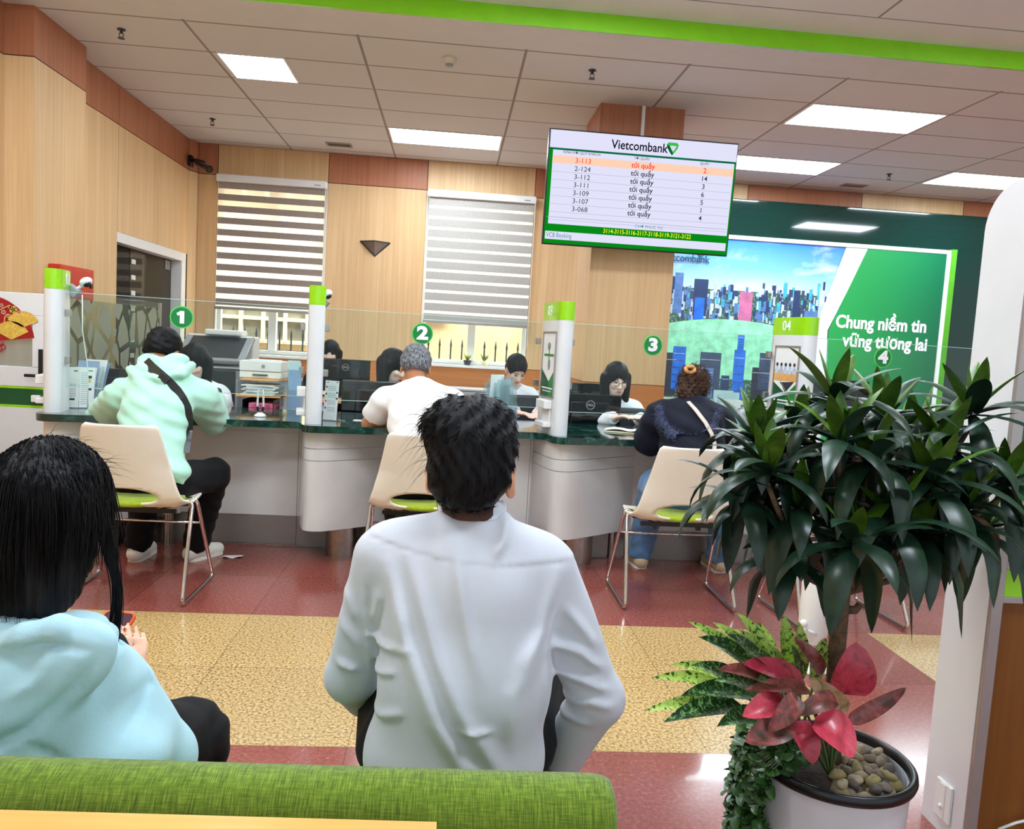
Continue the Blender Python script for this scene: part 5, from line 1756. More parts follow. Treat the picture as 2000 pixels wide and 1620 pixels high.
class Person:
    """J: joints in world coordinates - pelvis, neck, head, sl sr (shoulders), el er, wl wr, hl hr (hips), kl kr, al ar (ankles)"""

    def __init__(s, name, label, J, headfwd, h=.009, skin=SKIN, build=1.0, headsize=1.0, roll=0.0, base=None, feet=True, feat=True, handpose=None):
        s.J = {k: np.array(v, float) for k, v in J.items()}; J = s.J
        s.h, s.k, s.build, s.hs = h, .03, build, headsize
        s.R = head_rot(headfwd, roll)
        s.T = frame(J['sr'] - J['sl'], J['neck'] - J['pelvis'])
        pts = np.array([v for v in J.values() if v.shape == (3,)])
        s.lo, s.hi = pts.min(0) - .19, pts.max(0) + .19
        s.hi[2] = max(s.hi[2], J['head'][2] + .17)
        S_ = SDF(s.lo, s.hi, h)
        s.torso(S_, -.014); s.legs(S_, -.004); s.arms(S_, 0)
        head(S_, J['head'], s.R, headsize, feat)
        s.neck(S_, 0)
        hp = handpose or {}
        for q, w, e, sd in (('l', 'wl', 'el', -1), ('r', 'wr', 'er', 1)):
            d, up = hp.get(q, (J[w] - J[e], (0, 0, 1)))
            hand(S_, J[w], d, up, sd, 1.0 if h < .008 else 1.02, .35, .0085 if h < .008 else .0098)
        if feet:
            for q in 'lr':
                a = J['a' + q]; f = norm((J.get('f' + q, a + s.T[:, 1]) - a) * [1, 1, 0])
                S_.cap(a + V3(0, 0, -.03) - f * .02, a + f * .14 + V3(0, 0, -.045), .034, .028, .02)
        g = J['pelvis'].copy(); g[2] = 0
        s.root = sdf_obj(S_, name, skin, None)
        MW[s.root.name] = Matrix()
        tag(s.root, label, 'person')

    def torso(s, S_, g, k=.05):
        J, T, b_ = s.J, s.T, s.build
        ax = J['neck'] - J['pelvis']; L = np.linalg.norm(ax)
        pt = lambda f, y=0: J['pelvis'] + ax * f + T[:, 1] * y
        bend = J.get('bend', 0.0)
        cv = lambda f: -bend * math.sin(PI * f)
        S_.ell(pt(.04, cv(.04)), np.array((.165, .115, .12)) * b_, T, k, grow=g)
        S_.ell(pt(.30, cv(.3)), np.array((.140, .100, .14)) * b_, T, k, grow=g)
        S_.ell(pt(.58, cv(.58)), np.array((.158, .108, .15)) * b_, T, k, grow=g)
        S_.ell(pt(.80, cv(.8) * .8), np.array((.160, .098, .10)) * b_, T, k, grow=g)
        S_.cap(J['sl'] * .85 + J['sr'] * .15, J['sr'] * .85 + J['sl'] * .15, .060 * b_, None, k, grow=g)
        nb = J['neck']
        for q in 'lr':
            S_.cap(nb - T[:, 1] * .01, J['s' + q] * .8 + nb * .2, .045 * b_, .05 * b_, k, grow=g)

    def neck(s, S_, g):
        J = s.J
        S_.cap(J['neck'] - s.T[:, 2] * .03, J['head'] + s.R @ V3(0, -.022, -.055) * s.hs, .056, .052, .025, grow=g)

    def arms(s, S_, g, cut=(1.0, 1.0), r=(.052, .043, .030), which='lr', k=.035):
        J = s.J; b_ = s.build
        for q in which:
            c = cut[0] if q == 'l' else cut[1]
            a, e, w = J['s' + q], J['e' + q], J['w' + q]
            if c > .5:
                S_.cap(a, e, r[0] * b_, r[1] * b_, k, grow=g)
                f = (c - .5) * 2
                S_.cap(e, e + (w - e) * f, r[1] * b_, (r[1] + (r[2] - r[1]) * f) * b_, .02, grow=g)
            else:
                f = c * 2
                S_.cap(a, a + (e - a) * f, r[0] * b_, (r[0] + (r[1] - r[0]) * f) * b_, k, grow=g)

    def legs(s, S_, g, r=(.085, .058, .040), low=1.0):
        J = s.J
        for q in 'lr':
            S_.cap(J['h' + q], J['k' + q], r[0], r[1], .04, grow=g)
            S_.cap(J['k' + q], J['k' + q] + (J['a' + q] - J['k' + q]) * low, r[1], r[2], .03, grow=g)

    def top(s, name, m, g=.012, cut=(1.0, 1.0), r=(.056, .048, .036), warp=None, neckcut=.062, hem=.0, h=None, extra=None, label=None, front_open=0, k=.05, smooth_it=1):
        J = s.J
        S_ = SDF(s.lo - .03, s.hi + .03, h or s.h)
        s.torso(S_, g, k); s.arms(S_, g, cut, r)
        if extra:
            extra(S_)
        # neck opening
        S_.cap(J['neck'] + s.T[:, 2] * .01, J['head'], neckcut, neckcut + .02, .012, True)
        for q, c in (('l', cut[0]), ('r', cut[1])):
            a, e, w = J['s' + q], J['e' + q], J['w' + q]
            if c > .5:
                f = (c - .5) * 2; p = e + (w - e) * f; d = norm(w - e)
            else:
                p = a + (e - a) * c * 2; d = norm(e - a)
            rr_ = (r[2] if c > .5 else r[1] + .006) * s.build + g + .012
            S_.cap(p + d * (rr_ - .004), p + d * (rr_ + .09), rr_, rr_, .006, True)
        if hem is not None:
            S_.plane(J['pelvis'] + s.T[:, 2] * hem, -s.T[:, 2])
        if warp:
            S_.warp(warp)
        o = sdf_obj(S_, name, m, s.root, smooth_it=smooth_it)
        if label:
            o['label'] = label
        return o

    def trousers(s, m, g=.012, r=(.092, .066, .056), low=.96, name='trousers', label=None):
        J = s.J
        S_ = SDF(s.lo - .03, s.hi + .03, s.h)
        ax = J['neck'] - J['pelvis']
        S_.ell(J['pelvis'] + ax * .03, V3(.165, .118, .125) * s.build, s.T, .05, grow=-.004)
        s.legs(S_, g, r, low)
        S_.plane(J['pelvis'] + V3(0, 0, .085), V3(0, 0, 1))
        for q in 'lr':
            d = norm(J['a' + q] - J['k' + q]); S_.cap(J['k' + q] + (J['a' + q] - J['k' + q]) * low + d * .055, J['a' + q] + d * .12, .068, .07, .005, True)
        S_.warp(lambda p: .003 * np.sin(p[:, 2] * 70 + 3 * np.sin(p[:, 0] * 30)))
        o = sdf_obj(S_, name, m, s.root)
        if label:
            o['label'] = label
        return o

    def shoes(s, m, name='shoe', sole=None):
        for q in 'lr':
            a = s.J['a' + q]; f = norm((s.J.get('f' + q, a + s.T[:, 1]) - a) * [1, 1, 0])
            S_ = SDF(a - .24, a + .24, .006)
            z = s.J.get('floor', 0.0)
            A = np.array((a[0], a[1], z))
            S_.cap(A - f * .035 + V3(0, 0, .042), A + f * .06 + V3(0, 0, .05), .045, .042, .03)
            S_.cap(A + f * .06 + V3(0, 0, .038), A + f * .165 + V3(0, 0, .03), .046, .036, .03)
            S_.cap(A + V3(0, 0, .05), A + V3(0, 0, .085), .046, .044, .02)
            S_.plane(A + V3(0, 0, .002), (0, 0, -1), .002)
            S_.cap(a + V3(0, 0, .03), a + V3(0, 0, .16), .038, .042, .006, True)
            o = sdf_obj(S_, name, m, s.root)
            b_ = MB(); nn = V3(-f[1], f[0], 0)
            b_.slab([(x, y) for x, y in rrect(.245, .088, .04, 5, .065)], A + V3(0, 0, 0), f, nn, .016); b_.build('sole', sole or m, o)

    def hair(s, m, fn, name='hair', h=None, warp=None, smooth_it=1, label=None, reach=.30):
        c = s.J['head']; S_ = SDF(c - reach, c + V3(reach, reach, .2), h or s.h * .8)
        L = lambda x, y, z: c + s.R @ (V3(x, y, z) * s.hs)
        fn(S_, L, s.R, s.hs)
        if warp:
            S_.warp(warp)
        o = sdf_obj(S_, name, m, s.root, smooth_it=smooth_it)
        if label:
            o['label'] = label
        return o

    def face(s, **kw):
        face(s.root, s.J['head'], s.R, s.hs, **kw)


def cap_hair(S_, L, R, s, th=.016, nape=-.045, fringe=.055, side=-.01):
    """short hair: shell over the skull with the face cleared"""
    S_.ell(L(0, -.014, .034), np.array((.074 + th, .093 + th, .085 + th * 1.1)) * s, R, .02)
    S_.ell(L(0, -.055, -.02), np.array((.066 + th * .6, .052 + th * .6, .07)) * s, R, .03)
    S_.ell(L(0, .115, fringe - .105), np.array((.105, .075, .105)) * s, R, .015, True)
    for q in (-1, 1):
        S_.ell(L(q * .085, .012, side - .035), np.array((.03, .036, .048)) * s, R, .012, True)
    S_.plane(L(0, -.05, nape), R @ V3(0, .25, -1), .02)


def strands(root, m, roots, fn, r0=.0011, n=5, seg=5, name='loose_strands'):
    """many thin tapered locks as one mesh; fn(p, n, t) gives the lock's path"""
    vs, fs = [], []
    base = 0
    for p, nn in roots:
        pts = fn(p, nn)
        T = np.gradient(pts, axis=0); T /= np.linalg.norm(T, axis=1)[:, None] + 1e-9
        a = np.cross(T[0], nn); a = a / (np.linalg.norm(a) + 1e-9)
        m_ = len(pts)
        for i in range(m_):
            w = r0 * (1 - .92 * (i / (m_ - 1)) ** 1.5)
            b_ = np.cross(T[i], a)
            vs += [pts[i] + a * w, pts[i] - a * w * .5 + b_ * w * .86, pts[i] - a * w * .5 - b_ * w * .86]
        for i in range(m_ - 1):
            for k in range(3):
                fs.append((base + i * 3 + k, base + i * 3 + (k + 1) % 3, base + i * 3 + 3 + (k + 1) % 3, base + i * 3 + 3 + k))
        base += 3 * m_
    b = MB(); b.add(np.array(vs), fs)
    return b.build(name, m, root, True)


def hair_roots(o, count, keep, seed=1):
    V = np.zeros(len(o.data.vertices) * 3); o.data.vertices.foreach_get('co', V); V = V.reshape(-1, 3)
    N = np.zeros(len(o.data.vertices) * 3); o.data.vertices.foreach_get('normal', N); N = N.reshape(-1, 3)
    k = np.array([i for i in range(len(V)) if keep(V[i], N[i])])
    r_ = np.random.default_rng(seed)
    k = r_.choice(k, min(count, len(k)), replace=False)
    return [(V[i], N[i]) for i in k]


def seat_legs(J, hipz, kneey, ank, kw=.10, hw=.085):
    """fill in hips, knees and ankles for a seated figure facing +y"""
    p = np.array(J['pelvis'])
    for q, s in (('l', -1), ('r', 1)):
        J.setdefault('h' + q, p + V3(s * hw, .03, -.02))
        J.setdefault('k' + q, p + V3(s * kw, kneey, .0))
        J.setdefault('a' + q, p + V3(s * kw, kneey + ank, -p[2] + .085))
    return J


# cloth materials
def cloth(name, c, var=.03, weave=260, bump=.25, rough=.8, sheen=.25):
    t = NT(name).set(rough, spec=.2, sheen=sheen)
    v = t.coords(); n = t.noise(v, 7, 4, .6); w = t.noise(v, weave, 2, .5)
    t.base(t.ramp(n, [(.3, tuple(x * (1 - var) for x in c)), (.7, tuple(min(255, x * (1 + var)) for x in c))]))
    t.bump(t.math('ADD', t.math('MULTIPLY', n, .9), t.math('MULTIPLY', w, .12)), bump, .012)
    return t.m


C_SHIRT = cloth('white_shirt_cotton', (204, 208, 216), .015, 300, .18)
C_MINT = cloth('mint_nylon', (176, 226, 204), .03, 120, .5, .55)
C_POLO = cloth('white_polo_knit', (236, 232, 228), .02)
C_NAVY = cloth('navy_coat', (17, 20, 34), .12, 120, .5, sheen=.04)
C_FUR = cloth('fur_trim', (58, 64, 88), .35, 90, 1.0, sheen=.1)
C_BLUE = cloth('pale_blue_hoodie_mesh', (172, 210, 220), .02, 420, .3)
C_BLACK = cloth('black_trousers', (10, 10, 13), .1, sheen=.03)
C_JEANS = cloth('blue_jeans', (84, 124, 164), .2, 200, .4)
C_BLOUSE = cloth('white_blouse', (238, 240, 244), .015)
M['shoewhite'] = plain('white_leather', (232, 228, 216), .5, var=.03)
M['shoebeige'] = plain('beige_suede', (206, 184, 148), .7, var=.05)
# ---------------------------------------------------------------- the man in the white shirt (foreground)
Yh = 1.62
hc = at(921, 921, Yh)
neckp = at(922, 1042, 1.60)
J = dict(head=hc + V3(0, .0, .0), neck=neckp + V3(0, 0, -.01), sl=at(752, 1090, 1.60), sr=at(1068, 1118, 1.61), el=at(688, 1318, 1.68), er=at(1166, 1362, 1.60),
         pelvis=at(885, 1500, 1.56), wl=at(712, 1362, 1.90), wr=at(1085, 1492, 1.70))
J['pelvis'][2] = .50
pz = J['pelvis']
J.update(hl=pz + V3(-.09, .05, -.02), hr=pz + V3(.10, .05, -.02), kl=pz + V3(-.14, .46, -.02), kr=pz + V3(.22, .42, .03), al=pz + V3(-.15, .52, -.415), ar=pz + V3(.20, .50, -.415))
J['bend'] = .02
man = Person('person', 'seated man seen from behind in a white long sleeved shirt, short black hair', J, (.14, 1, -.10), h=.0055, skin=plain('warm_skin', (222, 160, 126), .5, spec=.35, var=.05, scale=14), build=1.0, headsize=1.04, feat=True,
             handpose=dict(l=((.3, .8, -.3), (-.2, .2, 1)), r=((-.5, .6, -.5), (0, .3, 1))))


def ridge(px, pts, amp, wid):
    """fold along a polyline given in the x-z plane"""
    x, z = px[:, 0], px[:, 2]
    best = np.full(len(x), 9.0); tt_ = np.zeros(len(x)); acc = 0
    pts = np.array(pts, float)
    for i in range(len(pts) - 1):
        d = pts[i + 1] - pts[i]; L = d @ d
        t = np.clip(((x - pts[i][0]) * d[0] + (z - pts[i][1]) * d[1]) / L, 0, 1)
        q = np.hypot(x - pts[i][0] - t * d[0], z - pts[i][1] - t * d[1])
        m = q < best; best = np.where(m, q, best); tt_ = np.where(m, (i + t) / (len(pts) - 1), tt_)
    return -amp * np.exp(-(best / wid) ** 2) * np.clip(4 * tt_ * (1 - tt_) + .25, 0, 1)


XZ = lambda *pp: [tuple(at(x, y, 1.50)[[0, 2]]) for x, y in pp]
folds = [(XZ((755, 1110), (790, 1230), (850, 1370), (930, 1500)), .011, .018), (XZ((800, 1090), (850, 1250), (900, 1360), (985, 1490)), .008, .016), (XZ((890, 1060), (905, 1180), (935, 1300)), .006, .014),
         (XZ((700, 1270), (760, 1262), (800, 1250)), .005, .008), (XZ((715, 1325), (775, 1300)), .004, .007), (XZ((725, 1400), (790, 1370)), .004, .008), (XZ((865, 1000), (870, 1060), (850, 1100)), .0025, .014),
         (XZ((1000, 1010), (985, 1060), (960, 1090)), .006, .012), (XZ((1090, 1130), (1060, 1230), (1010, 1290)), .007, .016), (XZ((1070, 1240), (1000, 1330), (990, 1420)), .005, .018), (XZ((900, 1385), (960, 1392)), .005, .006),
         (XZ((740, 1160), (720, 1240)), .005, .01), (XZ((705, 1130), (708, 1240), (712, 1400)), .0035, .006), (XZ((1105, 1170), (1070, 1260), (1062, 1400)), .004, .008)]
sleeve = [(XZ((1075, 1270), (1140, 1290), (1190, 1330)), .008, .010), (XZ((1090, 1330), (1150, 1350), (1200, 1370)), .007, .010), (XZ((1110, 1400), (1160, 1390), (1205, 1400)), .006, .010), (XZ((1110, 1200), (1150, 1250), (1180, 1290)), .006, .011), (XZ((640, 1340), (690, 1352)), .008, .009), (XZ((650, 1250), (700, 1300)), .005, .012), (XZ((660, 1180), (690, 1240)), .005, .012), (XZ((1100, 1440), (1160, 1440)), .005, .010)]


def shirt_warp(p):
    back = p[:, 1] < J['neck'][1] + .03
    d = np.zeros(len(p))
    for pts, a, w in folds + sleeve:
        d += ridge(p, pts, a * 1.9, w)
    d = np.where(back, d, d * .3)
    # yoke seam across the shoulders
    A_, B_ = at(705, 1060, 1.5), at(1100, 1112, 1.5)
    zz = A_[2] + (p[:, 0] - A_[0]) / (B_[0] - A_[0]) * (B_[2] - A_[2]) - .012 * np.sin(np.clip((p[:, 0] - A_[0]) / (B_[0] - A_[0]), 0, 1) * PI)
    s_ = p[:, 2] - zz
    d += np.where(back, -.0022 * (1 / (1 + np.exp(-s_ / .0015))) + .0022 * np.exp(-(s_ / .0022) ** 2), 0)
    d += .0016 * np.sin(p[:, 0] * 31 + 9 * p[:, 2]) * np.sin(p[:, 2] * 23 + 2)
    return d


def shirt_extra(S_):
    # tail of the shirt hanging wide over the seat
    S_.ell(J['pelvis'] + V3(.0, -.03, -.02), (.172, .13, .10), None, .05)
    S_.ell(J['pelvis'] + V3(.02, -.02, .14), (.165, .12, .14), None, .05)


sh = man.top('shirt', C_SHIRT, .012, (.99, .93), (.052, .044, .038), shirt_warp, .058, -.10, .0055, shirt_extra, k=.045)
# collar
S_ = SDF(neckp - .16, neckp + .16, .005)
cf = frame((1, .12, -.02), (0.05, .16, 1))
for z, r1, r2 in ((-.005, .080, .074), (.018, .075, .070), (.038, .071, .067), (.052, .068, .065)):
    S_.ell(neckp + cf @ V3(0, .012, z + .012), (r1, r2, .020), cf, .012)
S_.cap(neckp - cf[:, 2] * .1 + cf[:, 1] * .012, neckp + cf @ V3(0, .014, .15), .0600, .0600, .005, True)
S_.ell(neckp + cf @ V3(0, .11, .05), (.03, .05, .06), cf, .01, True)
sdf_obj(S_, 'collar', C_SHIRT, man.root)
man.trousers(C_BLACK, r=(.10, .085, .06))
man.shoes('black')


def man_hair(S_, L, R, s):
    S_.ell(L(0, -.016, .040), np.array((.088, .106, .102)) * s, R, .02)
    S_.ell(L(0, -.060, -.015), np.array((.076, .060, .062)) * s, R, .03)
    S_.ell(L(.0, .0, .115), np.array((.070, .075, .034)) * s, R, .03)
    S_.ell(L(-.05, -.02, .085), np.array((.05, .07, .05)) * s, R, .03)
    S_.ell(L(0, .120, -.055), np.array((.11, .080, .11)) * s, R, .015, True)
    for q in (-1, 1):
        S_.ell(L(q * .088, .004, -.050), np.array((.026, .034, .060)) * s, R, .012, True)
    S_.plane(L(0, -.05, -.068), R @ V3(0, .25, -1), .02)


def tufts(p):
    return -.004 * np.sin(p[:, 0] * 190 + 3 * np.sin(p[:, 2] * 40)) * np.sin(p[:, 2] * 60 + p[:, 0] * 55)


mh = man.hair(HBLACK, man_hair, h=.0055, warp=tufts, smooth_it=1)
S_ = SDF(hc - .16, hc + .16, .005)
Lm = lambda x, y, z: hc + man.R @ (V3(x, y, z) * man.hs)
head(S_, hc, man.R, man.hs, False); man.neck(S_, 0); S_.F -= .003; S_.plane(Lm(0, -.05, -.092), (0, .2, -1), .012); S_.plane(Lm(0, .0, -.05), man.R[:, 1], .004); S_.plane(Lm(0, 0, .0), man.R[:, 2], .004)
for q in (-1, 1):
    S_.ell(Lm(q * .085, .0, -.03), (.022, .05, .06), man.R, .004, True)
t = NT('shaved_nape').set(.7, spec=.2)
n = t.noise(t.coords(), 420, 2, .6); sp_ = t.n('ShaderNodeSeparateXYZ'); t.l(t.coords(), sp_.inputs[0]); mr = t.n('ShaderNodeMapRange'); t.l(sp_.outputs[2], mr.inputs[0]); mr.inputs[1].default_value, mr.inputs[2].default_value = float(hc[2] - .135), float(hc[2] - .045)
t.base(t.ramp(t.math('ADD', t.math('MULTIPLY', n, .25), t.math('MULTIPLY', mr.outputs[0], .75)), [(.2, (206, 150, 120)), (.5, (96, 66, 56)), (.78, (22, 18, 18))]))
sdf_obj(S_, 'nape_fade', t.m, man.root)
rs = np.random.default_rng(5)


def lock(p, n):
    up = man.R[:, 2]; out = norm(n)
    rel = man.R.T @ (p - hc)
    down = norm(-up + out * np.dot(out, up))
    swirl = man.R[:, 0] * (.3 if rel[2] > .07 else .1) * (1 if rel[0] > -.01 else -1)
    ln = rs.uniform(.016, .030)
    d = norm(down * (1 if rel[2] < .07 else .5) + swirl + rs.normal(0, .10, 3))
    t_ = np.linspace(0, 1, 5)[:, None]
    return p - out * .003 + d * ln * t_ + out * (.006 * t_ * (1.1 - t_) * rs.uniform(.2, 1.6) - .004 * t_ ** 2)


strands(man.root, HBLACK, hair_roots(mh, 2600, lambda v, n: not ((man.R.T @ (v - hc))[2] < -.005 and abs((man.R.T @ (v - hc))[0]) > .058)), lock, .0013, name='hair_locks')
def stray(p, n):
    ln = rs.uniform(.04, .07); d = norm(n * .6 + man.R[:, 2] * .2 + man.R[:, 0] * -.5 + rs.normal(0, .3, 3)); t_ = np.linspace(0, 1, 7)[:, None]
    return p + d * ln * t_ - V3(0, 0, 1) * .05 * t_ ** 2
strands(man.root, HBLACK, hair_roots(mh, 46, lambda v, n: n[0] < -.3 and v[2] > hc[2] + .0, 8), stray, .0006, name='stray_hairs')

# ---------------------------------------------------------------- the woman with the phone
hc2 = at(98, 1000, 1.56)
nk = at(70, 1195, 1.50)
J = dict(head=hc2, neck=nk + V3(.0, -.0, -.06), sl=at(-95, 1330, 1.50), sr=at(230, 1358, 1.56), el=at(-140, 1500, 1.66), er=at(312, 1478, 1.62), pelvis=at(40, 1560, 1.50), wl=at(150, 1350, 1.98), wr=at(252, 1350, 1.93))
J['pelvis'][2] = .48
pz = J['pelvis']
J.update(hl=pz + V3(-.09, .05, -.01), hr=pz + V3(.09, .05, -.01), kl=pz + V3(-.06, .44, .0), kr=at(366, 1448, 1.92), al=pz + V3(-.08, .48, -.395), ar=pz + V3(.17, .46, -.395))
J['bend'] = .05
wom = Person('person', 'seated woman in a pale blue hoodie with long black hair, looking down at her phone', J, (.25, .85, -.55), h=.0065, skin=SKIN, build=.93, headsize=.98,
             handpose=dict(r=((-.05, .35, .9), (.6, -.75, .2)), l=((.2, .4, .9), (-.6, -.75, .2))))


def hood_extra(S_):
    # the hood lying on the back: a soft folded sack round the neck
    T = wom.T
    n0 = J['neck']
    S_.ell(J['pelvis'] + V3(.05, -.01, .03), (.225, .15, .10), None, .06)
    S_.cap(n0 + V3(-.12, -.02, .0), n0 + V3(.10, -.02, .01), .052, .05, .05)
    S_.cap(n0 + V3(-.15, -.03, -.06), n0 + V3(.10, -.01, -.065), .055, .045, .05)
    S_.ell(n0 + V3(-.03, -.07, -.10), (.16, .055, .085), frame((1, 0, 0), (0, .25, 1)), .04)
    S_.cap(n0 + V3(.09, -.02, .0), n0 + V3(.115, .06, -.06), .040, .030, .04)
    S_.ell(at(50, 1345, 1.405), (.185, .045, .082), frame((213, 0, 150), (-150, 60, 213)), .012)
    rim_ = [at(-20, 1275, 1.40), at(50, 1245, 1.39), at(115, 1232, 1.40), at(165, 1248, 1.45), at(190, 1280, 1.50)]
    for a_, b_ in zip(rim_[:-1], rim_[1:]):
        S_.cap(a_, b_, .026, .026, .010)


W2 = lambda *pp: [tuple(at(x, y, 1.42)[[0, 2]]) for x, y in pp]
wf = [(k_, a_ * 1.0, w_) for k_, a_, w_ in [(W2((0, 1258), (110, 1240), (205, 1255)), -.008, .006), (W2((0, 1425), (90, 1390), (170, 1320), (213, 1262)), -.012, .010), (W2((60, 1330), (110, 1300), (130, 1255)), .008, .012), (W2((10, 1330), (30, 1290)), .007, .012), (W2((230, 1470), (232, 1400), (262, 1340)), -.008, .010),
      (W2((90, 1415), (130, 1440), (165, 1475)), -.006, .009), (W2((262, 1340), (285, 1310)), -.003, .006), (W2((20, 1430), (60, 1450), (110, 1470)), .005, .012)]]


def hoodie_warp(p):
    d = np.zeros(len(p))
    for pts, a, w in wf:
        d += ridge(p, pts, a, w)
    return np.where(p[:, 1] < J['neck'][1] + .06, d, 0) + .0015 * np.sin(p[:, 0] * 40 + p[:, 2] * 30)


wom.top('hoodie', C_BLUE, .014, (.96, .96), (.064, .060, .044), hoodie_warp, .060, -.04, .0065, hood_extra, k=.045)
wom.trousers(C_BLACK, r=(.098, .082, .06))
wom.shoes('black')


def long_hair(S_, L, R, s):
    S_.ell(L(0, -.016, .036), np.array((.096, .116, .106)) * s, R, .02)
    dn = V3(0, 0, -1)
    for x, y, ln, r0, r1 in ((-.075, -.045, .20, .05, .035), (-.035, -.085, .19, .055, .045), (.01, -.095, .185, .058, .05), (.05, -.08, .185, .055, .045), (.066, -.03, .145, .036, .024), (.074, .01, .09, .026, .014)):
        p = L(x, y, .0)
        S_.cap(p, p + dn * ln, r0 * s, r1 * s, .035)
    S_.ell(L(0, .120, -.06), np.array((.088, .075, .12)) * s, R, .02, True)


def grooves(p):
    a = np.arctan2(p[:, 1] - hc2[1], p[:, 0] - hc2[0])
    return -.0028 * np.sin(a * 46 + 3 * np.sin(p[:, 2] * 9)) * np.clip((hc2[2] + .1 - p[:, 2]) * 8, .25, 1)


wh = wom.hair(HLONG, long_hair, h=.0058, warp=grooves, reach=.36)


def fall(p, n):
    c = hc2; t_ = np.linspace(0, 1, 9)[:, None]
    out = norm((p - c) * [1, 1, .2]); ln = rs.uniform(.10, .20) * (.55 if (wom.R.T @ (p - c))[0] > .055 else 1)
    dn = norm(V3(0, 0, -1) + n * np.dot(n, (0, 0, 1)) + rs.normal(0, .05, 3))
    pts = p + dn * ln * .45 * t_ + V3(0, 0, -1) * ln * .6 * t_ ** 1.6 + n * .004 * (1 - t_)
    # keep the lock outside the head shell
    rel = pts - (c + V3(0, 0, .02)); rad = np.hypot(rel[:, 0] / .094, rel[:, 1] / .118)
    k = np.where((rad < 1.04) & (pts[:, 2] < c[2] + .03), 1.04 / np.maximum(rad, .2), 1)
    pts[:, 0] = c[0] + rel[:, 0] * k; pts[:, 1] = c[1] + rel[:, 1] * k
    return pts


strands(wom.root, HLONG, hair_roots(wh, 1700, lambda v, n: v[2] > hc2[2] - .03 and (wom.R.T @ (v - hc2))[1] < .055, 2), fall, .0015, name='hair_locks')


def lock2(p, n):
    t_ = np.linspace(0, 1, 10)[:, None]
    q = at(rs.uniform(200, 226), rs.uniform(1255, 1285), 1.56)
    return p * (1 - t_) + q * t_ + V3(.018, 0, 0) * np.sin(PI * t_) + rs.normal(0, .0025, 3) * t_


strands(wom.root, HLONG, [(at(rs.uniform(196, 222), rs.uniform(1015, 1075), 1.56) , V3(1, 0, 0)) for _ in range(70)], lock2, .0018, name='side_lock')
def flyaway(p, n):
    t_ = np.linspace(0, 1, 6)[:, None]; d = norm(n * .5 + V3(.7, 0, .1) + rs.normal(0, .3, 3))
    return p + d * rs.uniform(.03, .07) * t_ - V3(0, 0, .02) * t_ ** 2
strands(wom.root, HLONG, hair_roots(wh, 60, lambda v, n: n[2] > .3 and v[0] > hc2[0] - .02, 3), flyaway, .0005, name='stray_hairs')

# phone held in her right hand
pc_ = at(204, 1250, 1.97)
ph = thing('phone', 'phone in an orange case held by the woman in the blue hoodie', 'phone', pc_)
RF = head_rot((.12, .55, -.83)); exx, eyy = RF[:, 0], norm(np.cross(RF[:, 0], -RF[:, 1]) * 1.0)
eyy = -np.cross(exx, RF[:, 1]) if np.dot(np.cross(exx, RF[:, 1]), (0, 1, 0)) < 0 else np.cross(exx, RF[:, 1])
nn_ = np.cross(exx, eyy); nn_ = nn_ if nn_[2] > 0 else -nn_
Rp = np.stack([exx, eyy, nn_], 1)
b = MB(); b.slab(rrect(.084, .168, .014), pc_ - nn_ * .006, exx, eyy, .009 * np.sign(np.dot(np.cross(exx, eyy), nn_))); b.build('case', plain('orange_case', (226, 84, 34), .4), ph, bev=.0015)
b = MB(); b.slab(rrect(.075, .158, .010), pc_ + nn_ * .0032, exx, eyy, .0012 * np.sign(np.dot(np.cross(exx, eyy), nn_))); b.build('screen', emitter('phone_screen', (92, 66, 74), .7), ph)

# paper on her lap
p = J['kr'] * .5 + J['hr'] * .5 + V3(.0, .0, .107)
b = MB(); b.box(p, (.04, .08, .004), R=rotz(.3)); tag(b.build('receipt', 'paper'), 'small white paper lying on the thigh of the woman in blue', 'paper')

# ---------------------------------------------------------------- customers at the counter
# 1: mint hooded jacket
J = dict(head=at(318, 688, 4.46), neck=at(322, 738, 4.36), sl=at(238, 775, 4.33), sr=at(393, 778, 4.37), el=at(203, 812, 4.60), er=at(415, 818, 4.64), pelvis=at(292, 948, 4.06), wl=V3(0, 0, 0), wr=V3(0, 0, 0))
J['pelvis'][2] = .56
J['wl'] = V3(J['neck'][0] - .12, 4.92, .87); J['wr'] = V3(J['neck'][0] + .10, 4.92, .87)
pz = J['pelvis']
J.update(hl=pz + V3(-.09, .04, -.03), hr=pz + V3(.10, .04, -.03), kl=pz + V3(-.13, .40, -.03), kr=pz + V3(.20, .38, -.04), al=np.r_[atz(262, 1098, 0)[:2] + [0, .05], .085], ar=np.r_[atz(383, 1098, 0)[:2] + [-.02, .05], .085])
J['fl'] = J['al'] + V3(.01, .2, 0); J['fr'] = J['ar'] + V3(.10, .17, 0)
J['bend'] = .05
c1 = Person('person', 'man in a mint hooded jacket with a black cross strap leaning on counter one', J, (.1, .75, -.65), h=.009, skin=SKIN2, build=1.0)
cn = J['neck'].copy()


def mint_extra(S_):
    S_.cap(cn + V3(-.10, -.05, .02), cn + V3(.09, -.04, .03), .052, .052, .03)
    S_.cap(cn + V3(-.15, -.03, -.03), cn + V3(.0, -.10, -.085), .03, .035, .03); S_.cap(cn + V3(.0, -.10, -.085), cn + V3(.14, -.02, -.02), .035, .03, .03)
    S_.ell(pz + V3(.0, -.02, .03), (.185, .13, .10), None, .05)
    S_.cap(at(286, 708, 4.37), at(352, 708, 4.39), .046, .046, .03)
    hp_ = [at(258, 722, 4.33), at(272, 738, 4.24), at(312, 742, 4.19), at(352, 730, 4.24), at(374, 716, 4.34)]
    for a_, b_ in zip(hp_[:-1], hp_[1:]):
        S_.cap(a_, b_, .026, .026, .010)


